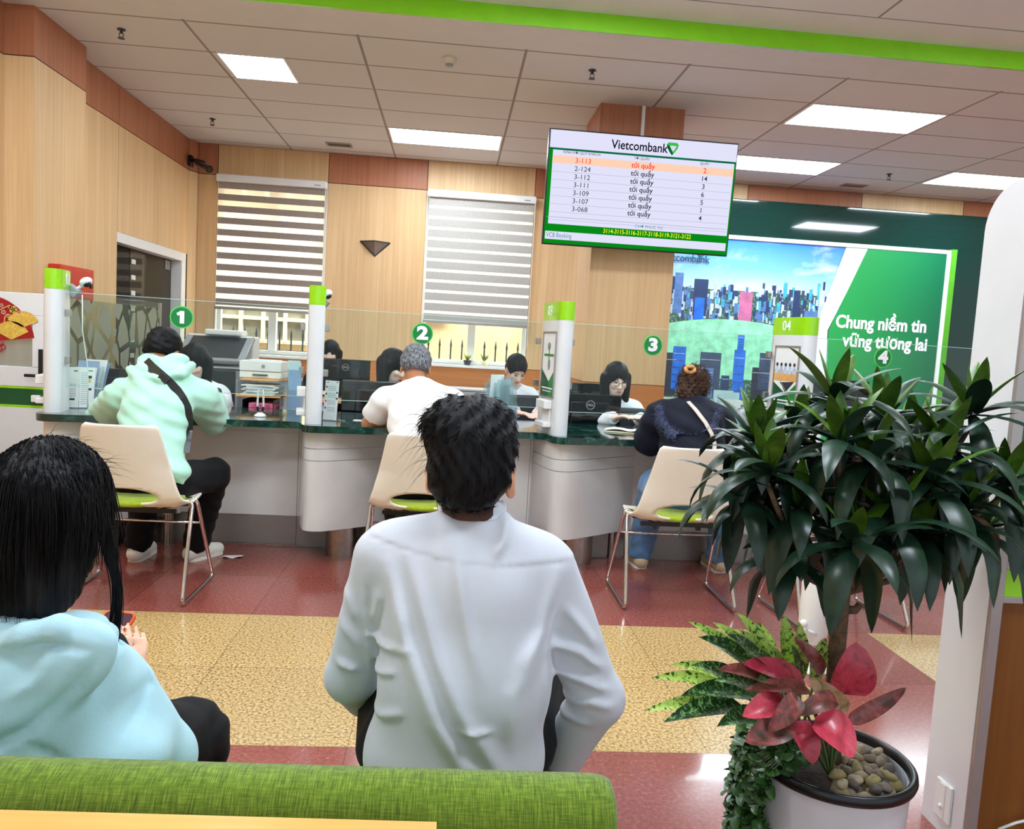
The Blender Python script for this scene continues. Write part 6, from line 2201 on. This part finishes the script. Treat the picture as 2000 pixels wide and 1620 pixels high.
def crumple(a, f):
    return lambda p: a * (np.sin(p[:, 2] * f + 4 * np.sin(p[:, 0] * f * .25)) * np.sin(p[:, 0] * f * .6 + p[:, 2] * f * .4 + 1) + .6 * np.sin(p[:, 2] * f * 2.1 + p[:, 0] * f))


jk = c1.top('jacket', C_MINT, .022, (.98, .98), (.070, .066, .050), crumple(.0045, 42), .062, -.05, .0075, mint_extra)
c1.trousers(C_BLACK, r=(.095, .075, .062))
c1.shoes('shoewhite')
c1.hair(HBLACK, lambda S_, L, R, s: cap_hair(S_, L, R, s, .018, -.06), warp=crumple(.003, 90))
b = MB()
sp = lay_on(surface_of(jk), [(284, 706), (296, 718), (313, 733), (330, 748), (345, 764), (355, 779), (364, 798), (367, 818), (366, 840), (363, 865), (360, 885)], .006, 4.3)
ps_ = []
for i in range(len(sp) - 1):
    for w in np.linspace(0, 1, 5)[:-1]:
        ps_.append(sp[i] * (1 - w) + sp[i + 1] * w)
ps_.append(sp[-1])
ps_ = np.array(ps_); T_ = np.gradient(ps_, axis=0); nrm_ = V3(.1, -1, .25)
sd = np.cross(T_, nrm_); sd /= np.linalg.norm(sd, axis=1)[:, None]
vs = np.concatenate([ps_ + sd * .026, ps_ - sd * .026]); m_ = len(ps_)
b.add(vs, [(i, i + 1, m_ + i + 1, m_ + i) for i in range(m_ - 1)]); b.build('cross_strap', 'black', c1.root, solid=.006)
b = MB(); b.box((sp[2] + sp[3]) / 2 + V3(0, -.008, .004), (.05, .012, .035), R=np.array([[.75, 0, .66], [0, 1, 0], [-.66, 0, .75]])); b.build('strap_buckle', 'charcoal', c1.root)

# 2: white polo, grey hair
J = dict(head=at(812, 718, 4.62), neck=at(818, 757, 4.56), sl=at(748, 785, 4.54), sr=at(886, 786, 4.58), el=at(722, 828, 4.60), er=at(914, 824, 4.64), pelvis=at(815, 960, 4.20))
J['pelvis'][2] = .56
J['wl'] = V3(J['neck'][0] - .06, 4.97, .865); J['wr'] = V3(J['neck'][0] + .10, 4.98, .865)
pz = J['pelvis']; seat_legs(J, .5, .40, .05, .16)
J['al'] = np.r_[atz(770, 1095, 0)[:2], .085]; J['kl'] = (J['al'] * .2 + pz * .8) * [0, 0, 0] + V3(J['al'][0] + .01, pz[1] + .38, .53)
J['bend'] = .04
c2 = Person('person', 'grey haired man in a white polo shirt leaning on counter two', J, (.0, .8, -.6), h=.009, skin=SKIN2, build=1.02)
c2.top('polo_shirt', C_POLO, .012, (.31, .31), (.062, .060, .05), crumple(.0025, 34), .060, -.08, .0075, lambda S_: S_.ell(pz + V3(0, -.02, .04), (.18, .125, .11), None, .05))
S_ = SDF(J['neck'] - .14, J['neck'] + .14, .006); cfp = frame((1, 0, 0), (0, .35, 1))
S_.ell(J['neck'] + cfp @ V3(0, 0, .008), (.083, .075, .024), cfp, .01); S_.cap(J['neck'] - cfp[:, 2] * .1, J['neck'] + cfp[:, 2] * .12, .061, .061, .006, True)
sdf_obj(S_, 'collar', C_POLO, c2.root)
c2.trousers(C_BLACK)
c2.shoes('black')
c2.hair(HGREY, lambda S_, L, R, s: cap_hair(S_, L, R, s, .017, -.055), warp=crumple(.003, 100))

# 3: navy coat
J = dict(head=at(1354, 758, 4.66), neck=at(1352, 797, 4.58), sl=at(1288, 818, 4.55), sr=at(1402, 822, 4.58), el=at(1272, 858, 4.62), er=at(1420, 868, 4.66), pelvis=at(1338, 985, 4.24))
J['pelvis'][2] = .56
J['wl'] = V3(J['neck'][0] - .07, 4.93, .87); J['wr'] = V3(J['neck'][0] + .13, 4.95, .87)
pz = J['pelvis']; seat_legs(J, .5, .40, .05, .2)
J['al'] = np.r_[atz(1252, 1112, 0)[:2] + [0, .06], .085]; J['ar'] = np.r_[atz(1412, 1120, 0)[:2] + [-.02, .06], .085]
J['kl'] = V3(J['al'][0] + .02, pz[1] + .36, .54); J['kr'] = V3(J['ar'][0] - .02, pz[1] + .36, .54)
J['bend'] = .03
c3 = Person('person', 'woman in a navy hooded coat with fur trim and tied brown hair at counter three', J, (.2, .9, -.3), h=.009, skin=SKIN, build=1.02)
cn3 = J['neck'].copy()
ct = c3.top('coat', C_NAVY, .030, (.97, .97), (.070, .068, .055), crumple(.006, 30), .066, -.08, .008, lambda S_: (S_.ell(pz + V3(0, -.02, .05), (.20, .15, .12), None, .05), S_.cap(cn3 + V3(-.1, -.03, .0), cn3 + V3(.09, -.03, .0), .045, .045, .03)))
S_ = SDF(cn3 - .3, cn3 + .3, .007)
ctree = surface_of(ct)
hoodp = lay_on(ctree, [(1288, 800), (1290, 818), (1297, 834), (1312, 849), (1332, 858), (1354, 860), (1376, 853), (1391, 839), (1399, 822), (1402, 804)], -.004, 4.3)
for a_, b_ in zip(hoodp[:-1], hoodp[1:]):
    S_.cap(a_, b_, .024, .024, .02)
S_.warp(lambda p: .007 * np.sin(p[:, 0] * 260 + 50 * p[:, 2]) * np.sin(p[:, 2] * 240) + .004 * np.sin(p[:, 0] * 420 + p[:, 1] * 300))
fu = sdf_obj(S_, 'fur_trim', C_FUR, c3.root, smooth_it=0)
strands(c3.root, C_FUR, hair_roots(fu, 900, lambda v, n: n[1] < .5, 4), lambda p, n: p + norm(n + rs.normal(0, .6, 3)) * rs.uniform(.012, .03) * np.linspace(0, 1, 4)[:, None], .0018, name='fur_hairs')
c3.trousers(C_JEANS, r=(.098, .080, .064), low=.97)
c3.shoes('shoebeige', sole=M['paper'])


def pony(S_, L, R, s):
    cap_hair(S_, L, R, s, .017, -.07)
    S_.ell(L(-.03, -.10, .02), (.055, .05, .06), R, .03); S_.ell(L(-.045, -.10, -.055), (.055, .05, .065), R, .03); S_.ell(L(-.015, -.105, -.09), (.045, .04, .045), R, .02)


ph_ = c3.hair(HBROWN, pony, warp=lambda p: .006 * np.sin(p[:, 0] * 170 + 2) * np.sin(p[:, 2] * 150 + 30 * p[:, 0]) + .003 * np.sin(p[:, 2] * 300))
strands(c3.root, HBROWN, hair_roots(ph_, 500, lambda v, n: n[1] < .4, 6), lambda p, n: p + norm(n * .5 + V3(0, 0, -.7) + rs.normal(0, .5, 3)) * rs.uniform(.02, .05) * np.linspace(0, 1, 5)[:, None] + n * .012 * np.sin(np.linspace(0, 5, 5))[:, None], .0014, name='curls')
b = MB(); q = at(1347, 722, 4.55); b.tube([q + V3(.026 * math.cos(a), -.008 + .008 * math.sin(3 * a), .018 * math.sin(a)) for a in np.linspace(0, 2 * PI, 17)[:-1]], .011, 8, closed=True); b.build('scrunchie', plain('ochre_scrunchie', (206, 148, 86), .8), c3.root, True)
b = MB()
sp = lay_on(ctree, [(1344, 785), (1358, 800), (1378, 826), (1390, 848), (1396, 868), (1394, 890)], .03, 4.3)
ps_ = np.array([sp[i] * (1 - w) + sp[i + 1] * w for i in range(len(sp) - 1) for w in (0, .25, .5, .75)] + [sp[-1]]); T_ = np.gradient(ps_, axis=0)
sd = np.cross(T_, V3(.15, -1, .2)); sd /= np.linalg.norm(sd, axis=1)[:, None]; m_ = len(ps_)
b.add(np.concatenate([ps_ + sd * .011, ps_ - sd * .011]), [(i, i + 1, m_ + i + 1, m_ + i) for i in range(m_ - 1)]); b.build('bag_strap', plain('strap_canvas', (204, 190, 176), .6), c3.root, solid=.006)

# ---------------------------------------------------------------- tellers
def teller(label, hp, yh, fwd, skin, blouse, sx=.17, lean=.12, hs=.98, glasses=False, hairfn=None, hairm=HBLACK, closed=True, warp=None, seat=(0, 0), hl=.3):
    hc_ = at(hp[0], hp[1], yh)
    f2 = norm(np.array(fwd) * [1, 1, 0]); rt = V3(-f2[1], f2[0], 0) * -1.0
    rt = np.cross(f2, (0, 0, 1))
    J = dict(head=hc_, neck=hc_ + V3(0, 0, -.155) - f2 * .05)
    J['pelvis'] = np.r_[(J['neck'] - f2 * lean)[:2], .56]
    for q, s in (('l', -1), ('r', 1)):
        J['s' + q] = J['neck'] + rt * s * sx + V3(0, 0, -.065)
        J['e' + q] = J['s' + q] + rt * s * .05 + f2 * .12 + V3(0, 0, -.23); J['e' + q][2] = max(J['e' + q][2], .79)
        J['w' + q] = J['neck'] + rt * s * .09 + f2 * .34; J['w' + q][2] = .86 if J['w' + q][1] < 5.6 else .79
        p = J['pelvis']
        J['h' + q] = p + rt * s * .085 + f2 * .04 + V3(0, 0, -.03); J['k' + q] = p + rt * s * .10 + f2 * .40 + V3(0, 0, -.03); J['a' + q] = np.r_[(p + rt * s * .10 + f2 * .36)[:2], .085]
        J['f' + q] = J['a' + q] + f2 * .2
    J['bend'] = .02
    T_ = Person('person', label, J, fwd, h=.010, skin=skin, build=.9, headsize=hs)
    T_.top('blouse', blouse, .013, (.97, .97), (.058, .05, .04), crumple(.003, 40), .058, -.08, .009)
    T_.trousers(C_BLACK)
    T_.shoes('black')
    T_.face(glasses=glasses, closed=closed)
    T_.hair(hairm, hairfn, warp=warp, reach=.36)
    c = dup(oc, np.r_[(J['pelvis'] - f2 * .02)[:2], 0], math.atan2(f2[1], f2[0]) - PI / 2, 'black office chair under the ' + ' '.join(label.split(',')[0].split()[:11]))
    return T_


def fringe_hair(S_, L, R, s, length=.24, fr=.045, part=0):
    S_.ell(L(0, -.014, .034), np.array((.092, .110, .103)) * s, R, .02)
    for x, y in ((-.08, -.02), (-.055, -.07), (0, -.085), (.055, -.07), (.08, -.02)):
        p = L(x, y, 0); S_.cap(p, p + V3(0, 0, -length), .042 * s, .028 * s, .03)
    for q in (-1, 1):
        p = L(q * .080, .012, .03); S_.cap(p, L(q * .080, .010, -.06), .024 * s, .016 * s, .02)
    S_.ell(L(part, .130, fr - .14), np.array((.080, .074, .14)) * s, R, .012, True)


def tail_hair(S_, L, R, s):
    cap_hair(S_, L, R, s, .016, -.07, .06)
    S_.cap(L(0, -.10, .0), L(-.02, -.12, -.16), .034, .018, .03)


fr_b = lambda p: .0025 * np.sin(p[:, 0] * 150) * np.sin(p[:, 2] * 20)
teller('teller in a white blouse with a heavy fringe, at counter one', (380, 708), 5.62, (.05, -.92, -.36), SKIN3, C_BLOUSE, hairfn=lambda *a: fringe_hair(*a, length=.26, fr=.046), warp=fr_b, lean=.10)
teller('teller with straight dark hair half hidden by a far monitor', (645, 690), 7.95, (.05, -1, -.18), SKIN3, C_BLACK, hairfn=lambda *a: fringe_hair(*a, length=.2, fr=.05), closed=False, warp=fr_b)
teller('teller with long black hair turned away behind the grey haired man', (768, 716), 5.85, (.8, -.5, -.35), SKIN3, C_BLACK, hairfn=lambda *a: fringe_hair(*a, length=.30, fr=.045), hairm=HLONG, warp=fr_b)
teller('teller in a white blouse bent over papers left of post 03', (1008, 722), 6.55, (.25, -.75, -.6), SKIN3, C_BLOUSE, hairfn=tail_hair, warp=fr_b)
teller('teller in glasses and a white blouse behind counter three', (1204, 742), 5.72, (.12, -.96, -.24), SKIN3, C_BLOUSE, glasses=True, hairfn=lambda *a: fringe_hair(*a, length=.30, fr=.066, part=.012), warp=fr_b, sx=.175)
for ch_ in list(oc.children) + [oc]:
    bpy.data.objects.remove(ch_)
# ================================================================ plants in the planter
def leafmat(name, stops, scale, rough=.35, coat=.0, stretch=(1, 1, 1), dist=1.0, trans=.12):
    t = NT(name).set(rough, spec=.5, coat=coat)
    v = t.coords(stretch); n = t.noise(v, scale, 4, .65, dist)
    t.base(t.ramp(n, stops))
    t.b.inputs['Subsurface Weight'].default_value = 0.0
    return t.m


M['dr_dark'] = leafmat('dark_glossy_leaf', [(.3, (18, 40, 28)), (.6, (30, 58, 40)), (.8, (44, 74, 44))], 14)
M['dr_young'] = leafmat('young_leaf', [(.3, (44, 80, 18)), (.6, (78, 116, 26)), (.8, (104, 138, 44))], 20)
M['bark'] = plain('bark', (98, 78, 58), .85, var=.25, scale=50, bump=.7, bscale=70)
M['ag_lime'] = leafmat('variegated_leaf', [(.34, (22, 58, 24)), (.42, (60, 108, 36)), (.47, (170, 206, 84)), (.7, (208, 228, 120))], 46, .4, .0, dist=2.0)
M['ag_dark'] = leafmat('variegated_dark_leaf', [(.42, (24, 54, 26)), (.52, (40, 84, 38)), (.60, (128, 172, 96)), (.7, (150, 190, 112))], 60, .35, .1, dist=2.0)
M['red_a'] = leafmat('crimson_leaf', [(.28, (52, 44, 26)), (.36, (120, 44, 44)), (.46, (178, 46, 66)), (.7, (206, 74, 92))], 22, .35, .1)
M['red_b'] = leafmat('dull_red_leaf', [(.3, (44, 46, 28)), (.45, (110, 58, 48)), (.6, (160, 76, 72)), (.75, (196, 120, 112))], 26, .35, .1)
M['red_c'] = leafmat('cream_pink_leaf', [(.3, (84, 84, 44)), (.45, (170, 138, 96)), (.65, (206, 164, 134))], 26, .4, .1)
M['red_d'] = leafmat('pink_leaf', [(.27, (60, 50, 24)), (.34, (160, 56, 62)), (.5, (216, 66, 88)), (.75, (232, 110, 124))], 18, .3, .15)
M['fig'] = leafmat('small_round_leaf', [(.3, (28, 60, 22)), (.55, (54, 96, 40)), (.8, (96, 138, 70))], 30, .35, .1)
M['stem'] = plain('green_stem', (86, 110, 60), .6, var=.1)


def leaf(b, path, wid, up, mi=0, shape=None, fold=.25, nseg=None):
    """blade along a 3-D path: two folded halves"""
    path = np.array(path); m = len(path)
    T = np.gradient(path, axis=0); T /= np.linalg.norm(T, axis=1)[:, None] + 1e-9
    S_ = np.cross(T, up); S_ /= np.linalg.norm(S_, axis=1)[:, None] + 1e-9
    N_ = np.cross(S_, T)
    t_ = np.linspace(0, 1, m)
    w = wid * (shape(t_) if shape else (np.sin(PI * np.clip(t_, 0, 1) ** .75) ** .8 + .10 * (1 - t_)))
    w[-1] = .0006
    vs = []
    for i in range(m):
        f = fold * w[i]
        vs += [path[i] - S_[i] * w[i] / 2 + N_[i] * f, path[i] - S_[i] * w[i] / 4 + N_[i] * f * .38, path[i], path[i] + S_[i] * w[i] / 4 + N_[i] * f * .38, path[i] + S_[i] * w[i] / 2 + N_[i] * f]
    fs = [(i * 5 + k, i * 5 + k + 1, i * 5 + 6 + k, i * 5 + 5 + k) for i in range(m - 1) for k in range(4)]
    b.add(vs, fs, mi)


rl = np.random.default_rng(11)
drc = thing('dracaena', 'tall dark green dracaena with long glossy drooping leaves and a brown trunk', 'potted plant', (PC[0], PC[1], .36))
heads = [(1628, 786, 1.74), (1724, 822, 1.82), (1900, 812, 1.78), (1478, 866, 1.74), (1560, 850, 1.90), (1640, 868, 1.62), (1700, 905, 1.66), (1500, 925, 1.62), (1820, 945, 1.64), (1962, 950, 1.80), (1490, 995, 1.80), (1665, 1066, 1.56), (1800, 1050, 1.66), (1540, 1090, 1.72), (1920, 1040, 1.92), (1780, 860, 1.95), (1600, 960, 1.95), (1840, 880, 1.72), (1452, 972, 1.72), (1720, 980, 1.9), (1560, 1000, 1.66), (1880, 1000, 1.7), (1505, 900, 1.85), (1740, 1020, 1.62)]
tb = np.array((PC[0] + .004, PC[1] + .0, .34)); tt_ = at(1643, 1160, 1.77)
b = MB()
mid = (tb + tt_) / 2 + V3(-.006, 0, 0)
b.tube([tb, mid, tt_, tt_ + V3(.01, 0, .05)], [.021, .0195, .021, .016], 14)
b.tube([tt_ - V3(0, 0, .04), tt_ + V3(.035, -.01, -.035), tt_ + V3(.042, -.012, -.02)], [.012, .010, .009], 8)
b.build('trunk', 'bark', drc, True)
hd3 = [at(*h_) for h_ in heads]
b = MB()
for p in hd3:
    c_ = tt_ * .45 + p * .55; c_[2] = tt_[2] * .62 + p[2] * .38; c_ += rl.normal(0, .012, 3)
    w = np.linspace(0, 1, 7)[:, None]
    q = (1 - w) ** 2 * tt_ + 2 * w * (1 - w) * c_ + w ** 2 * (p - V3(0, 0, .02))
    b.tube(q, np.linspace(.009, .0055, 7), 7)
b.build('branches', 'bark', drc, True)
bd, by = MB(), MB()
ctr = np.array(hd3).mean(0)
for hi, p in enumerate(hd3):
    n_ = 17
    out0 = math.atan2(p[1] - ctr[1], p[0] - ctr[0])
    for k in range(n_):
        f = k / (n_ - 1)                       # 0 = inner young, 1 = outer old
        az = k * 2.399 + hi * 1.1 + rl.normal(0, .15)
        el = math.radians(78 - 88 * f + rl.normal(0, 7))
        ln = (.115 + .135 * min(1, f * 1.5)) * rl.uniform(.85, 1.12) * (.86 if p[0] < ctr[0] - .13 else 1)
        droop = (.05 + 1.35 * f ** 1.1) * rl.uniform(.75, 1.25)
        m_ = 10
        q = p.copy() + V3(0, 0, .012 * (1 - f)); pts = [q]
        e = el
        for s_ in range(m_ - 1):
            e -= droop * 2.0 / (m_ - 1) * (.5 + s_ / m_)
            e = max(e, -1.5)
            q = q + V3(math.cos(e) * math.cos(az), math.cos(e) * math.sin(az), math.sin(e)) * ln / (m_ - 1)
            pts.append(q)
        side = V3(-math.sin(az), math.cos(az), 0)
        T0 = np.array(pts[1]) - pts[0]
        upv = np.cross(side, T0); upv = upv if upv[2] > 0 or f > .9 else -upv
        wd = (.038 + .020 * min(1, f * 1.6)) * rl.uniform(.85, 1.15)
        pts = np.array(pts)
        # the blade frame follows its own bending plane
        T = np.gradient(pts, axis=0); T /= np.linalg.norm(T, axis=1)[:, None]
        Nn = np.cross(T, -side)
        tgt = by if f < .30 else bd
        t1 = np.linspace(0, 1, m_)
        w = wd * (np.clip(np.sin(PI * np.clip(t1 * .93 + .07, 0, 1)) ** .7, 0, 1) * (1 - .25 * t1))
        w[-1] = .0008
        vs = []
        for i in range(m_):
            fo = .12 * w[i]
            vs += [pts[i] - side * w[i] / 2 + Nn[i] * fo, pts[i] - side * w[i] / 4 + Nn[i] * fo * .3, pts[i], pts[i] + side * w[i] / 4 + Nn[i] * fo * .3, pts[i] + side * w[i] / 2 + Nn[i] * fo]
        tgt.add(vs, [(i * 5 + j, i * 5 + j + 1, i * 5 + 6 + j, i * 5 + 5 + j) for i in range(m_ - 1) for j in range(4)])
bd.build('foliage', 'dr_dark', drc, True)
o = by.build('young_foliage', 'dr_young', drc, True); o['label'] = 'upright yellow green young leaves'

# variegated plant at the left of the pot
ag = thing('aglaonema', 'lime variegated leafy plant at the left of the white planter', 'potted plant', (PC[0] - .09, PC[1] + .0, .36))
base = np.array((PC[0] - .085, PC[1] + .005, .37))
b1, b2, bs = MB(), MB(), MB()
tips = [(1258, 1390, 1.66, 0), (1272, 1325, 1.72, 0), (1296, 1412, 1.62, 1), (1345, 1215, 1.80, 0), (1392, 1216, 1.84, 0), (1440, 1198, 1.86, 0), (1480, 1215, 1.90, 0), (1530, 1200, 1.86, 0), (1560, 1214, 1.80, 0), (1612, 1246, 1.78, 0), (1365, 1245, 1.74, 1), (1420, 1240, 1.68, 1), (1330, 1360, 1.64, 1), (1500, 1260, 1.70, 0), (1545, 1262, 1.66, 1), (1310, 1300, 1.70, 0), (1350, 1300, 1.62, 1), (1395, 1330, 1.58, 1), (1460, 1275, 1.62, 1), (1400, 1420, 1.55, 1), (1440, 1230, 1.74, 0), (1480, 1330, 1.56, 1), (1570, 1235, 1.72, 0)]
for x, y, yy, mi in tips:
    tip = at(x, y, yy)
    d = tip - base; L_ = np.linalg.norm(d)
    lift = V3(0, 0, .05 + .3 * abs(d[0]) * .4)
    st = base + d * .42 + lift * .9 + rl.normal(0, .006, 3)
    w = np.linspace(0, 1, 5)[:, None]
    bs.tube((1 - w) ** 2 * base + 2 * w * (1 - w) * (base + (st - base) * .5 + V3(0, 0, .03)) + w ** 2 * st, .0035, 6)
    w = np.linspace(0, 1, 10)[:, None]
    cpt = (st + tip) / 2 + V3(0, 0, .03)
    path = (1 - w) ** 2 * st + 2 * w * (1 - w) * cpt + w ** 2 * tip
    upv = V3(0, -.75, 1)
    leaf(b1 if mi == 0 else b2, path, .037 if mi == 0 else .046, upv, fold=.16)
b1.build('foliage', 'ag_lime', ag, True); b2.build('lower_foliage', 'ag_dark', ag, True); bs.build('stems', 'stem', ag, True)

# crimson plant in front
ra = thing('red_aglaonema', 'crimson and pink broad leaved plant at the front of the white planter', 'potted plant', (PC[0] - .02, PC[1] - .05, .36))
base = np.array((PC[0] - .03, PC[1] - .055, .365))
PXL = 1.66 / 1548
spec = [((1649, 1357), (1672, 1255), 96, 1.66, 1.66, 'red_a', (0, -1, .3)), ((1606, 1318), (1551, 1246), 36, 1.70, 1.72, 'red_b', (.3, -1, .3)), ((1574, 1340), (1450, 1297), 60, 1.66, 1.62, 'red_a', (0, -.7, 1)),
        ((1495, 1330), (1403, 1308), 36, 1.64, 1.60, 'red_b', (0, -.7, 1)), ((1582, 1350), (1455, 1348), 38, 1.62, 1.58, 'red_b', (0, -.6, 1)), ((1654, 1392), (1580, 1322), 46, 1.62, 1.66, 'red_c', (-.5, -1, .4)),
        ((1532, 1368), (1450, 1400), 56, 1.60, 1.55, 'red_d', (0, -.8, .8)), ((1545, 1400), (1455, 1450), 66, 1.58, 1.54, 'red_b', (0, -.9, .5)), ((1632, 1362), (1548, 1398), 40, 1.58, 1.55, 'red_b', (.2, -.8, .8)),
        ((1652, 1412), (1770, 1344), 36, 1.66, 1.70, 'red_b', (.3, -1, .6)), ((1592, 1402), (1668, 1480), 84, 1.57, 1.52, 'red_d', (.2, -.8, .8)), ((1556, 1408), (1588, 1494), 54, 1.58, 1.53, 'red_a', (0, -.9, .5)), ((1560, 1360), (1500, 1430), 44, 1.56, 1.54, 'red_b', (0, -.9, .6))]
groups = {}
bs = MB()
ov = lambda t_: np.clip(np.sin(PI * np.clip(t_, 0, 1) ** .62), 0, 1) ** .62
for bp, tp, w, y0_, y1_, mt, upv in spec:
    A_, B_ = at(*bp, y0_), at(*tp, y1_)
    t_ = np.linspace(0, 1, 12)[:, None]
    path = A_ * (1 - t_) + B_ * t_ + norm(upv) * .014 * np.sin(PI * t_)
    leaf(groups.setdefault(mt, MB()), path, w * PXL, np.array(upv, float), shape=ov, fold=.14)
    c_ = (base + A_) / 2 + V3(0, 0, .02)
    bs.tube((1 - t_[::3]) ** 2 * base + 2 * t_[::3] * (1 - t_[::3]) * c_ + t_[::3] ** 2 * A_, .003, 6)
for mt, bb in groups.items():
    o = bb.build('foliage', mt, ra, True)
bs.build('stems', 'stem', ra, True)

# trailing creeper over the left rim
cr = thing('trailing_creeper', 'small leaved dark green creeper hanging over the left rim of the planter', 'potted plant', (PC[0] - .13, PC[1] - .1, .38))
bl, bs = MB(), MB()
for k in range(46):
    ang = math.radians(rl.uniform(140, 206))
    rim = np.array((PC[0] + (PR + .012) * math.cos(ang), PC[1] + (PR + .012) * math.sin(ang), .395))
    st = np.array((PC[0] + (PR - .07) * math.cos(ang), PC[1] + (PR - .07) * math.sin(ang), .375))
    outd = V3(math.cos(ang), math.sin(ang), 0)
    ln = rl.uniform(.10, .36) if ang < 3.45 else rl.uniform(.04, .30)
    pts = [st, (st + rim) / 2 + V3(0, 0, .035), rim + outd * .006]
    q = pts[-1].copy()
    lat = V3(-outd[1], outd[0], 0)
    for s_ in range(int(ln / .03)):
        q = q + V3(0, 0, -.03) + outd * rl.normal(.001, .004) + lat * rl.normal(0, .006)
        pts.append(q)
    bs.tube(pts, .0014, 5)
    pts = np.array(pts)
    for s_ in range(1, len(pts)):
        for r_ in range(2):
            c_ = pts[s_] + rl.normal(0, .004, 3)
            d = norm(lat * rl.choice((-1, 1)) * rl.uniform(.4, 1) + outd * rl.uniform(.2, .9) + V3(0, 0, rl.uniform(-.9, .35)))
            sz = rl.uniform(.024, .038)
            t_ = np.linspace(0, 1, 6)[:, None]
            leaf(bl, c_ + d * sz * t_ + outd * .004 * np.sin(PI * t_), sz * .72, outd * .8 + V3(0, 0, .7) + rl.normal(0, .25, 3), shape=ov, fold=.1)
# a dense mat on the soil near the rim
for k in range(150):
    ang = math.radians(rl.uniform(135, 215)); rr_ = rl.uniform(.08, PR + .012)
    c_ = np.array((PC[0] + rr_ * math.cos(ang), PC[1] + rr_ * math.sin(ang), .385 + rl.uniform(0, .045)))
    a2 = rl.uniform(0, 6.28); d = norm(V3(math.cos(a2), math.sin(a2), rl.uniform(-.3, .5))); sz = rl.uniform(.02, .032)
    t_ = np.linspace(0, 1, 6)[:, None]
    leaf(bl, c_ + d * sz * t_, sz * .75, V3(0, -.3, 1) + rl.normal(0, .3, 3), shape=ov, fold=.1)
bl.build('foliage', 'fig', cr, True); bs.build('stems', 'stem', cr, True)
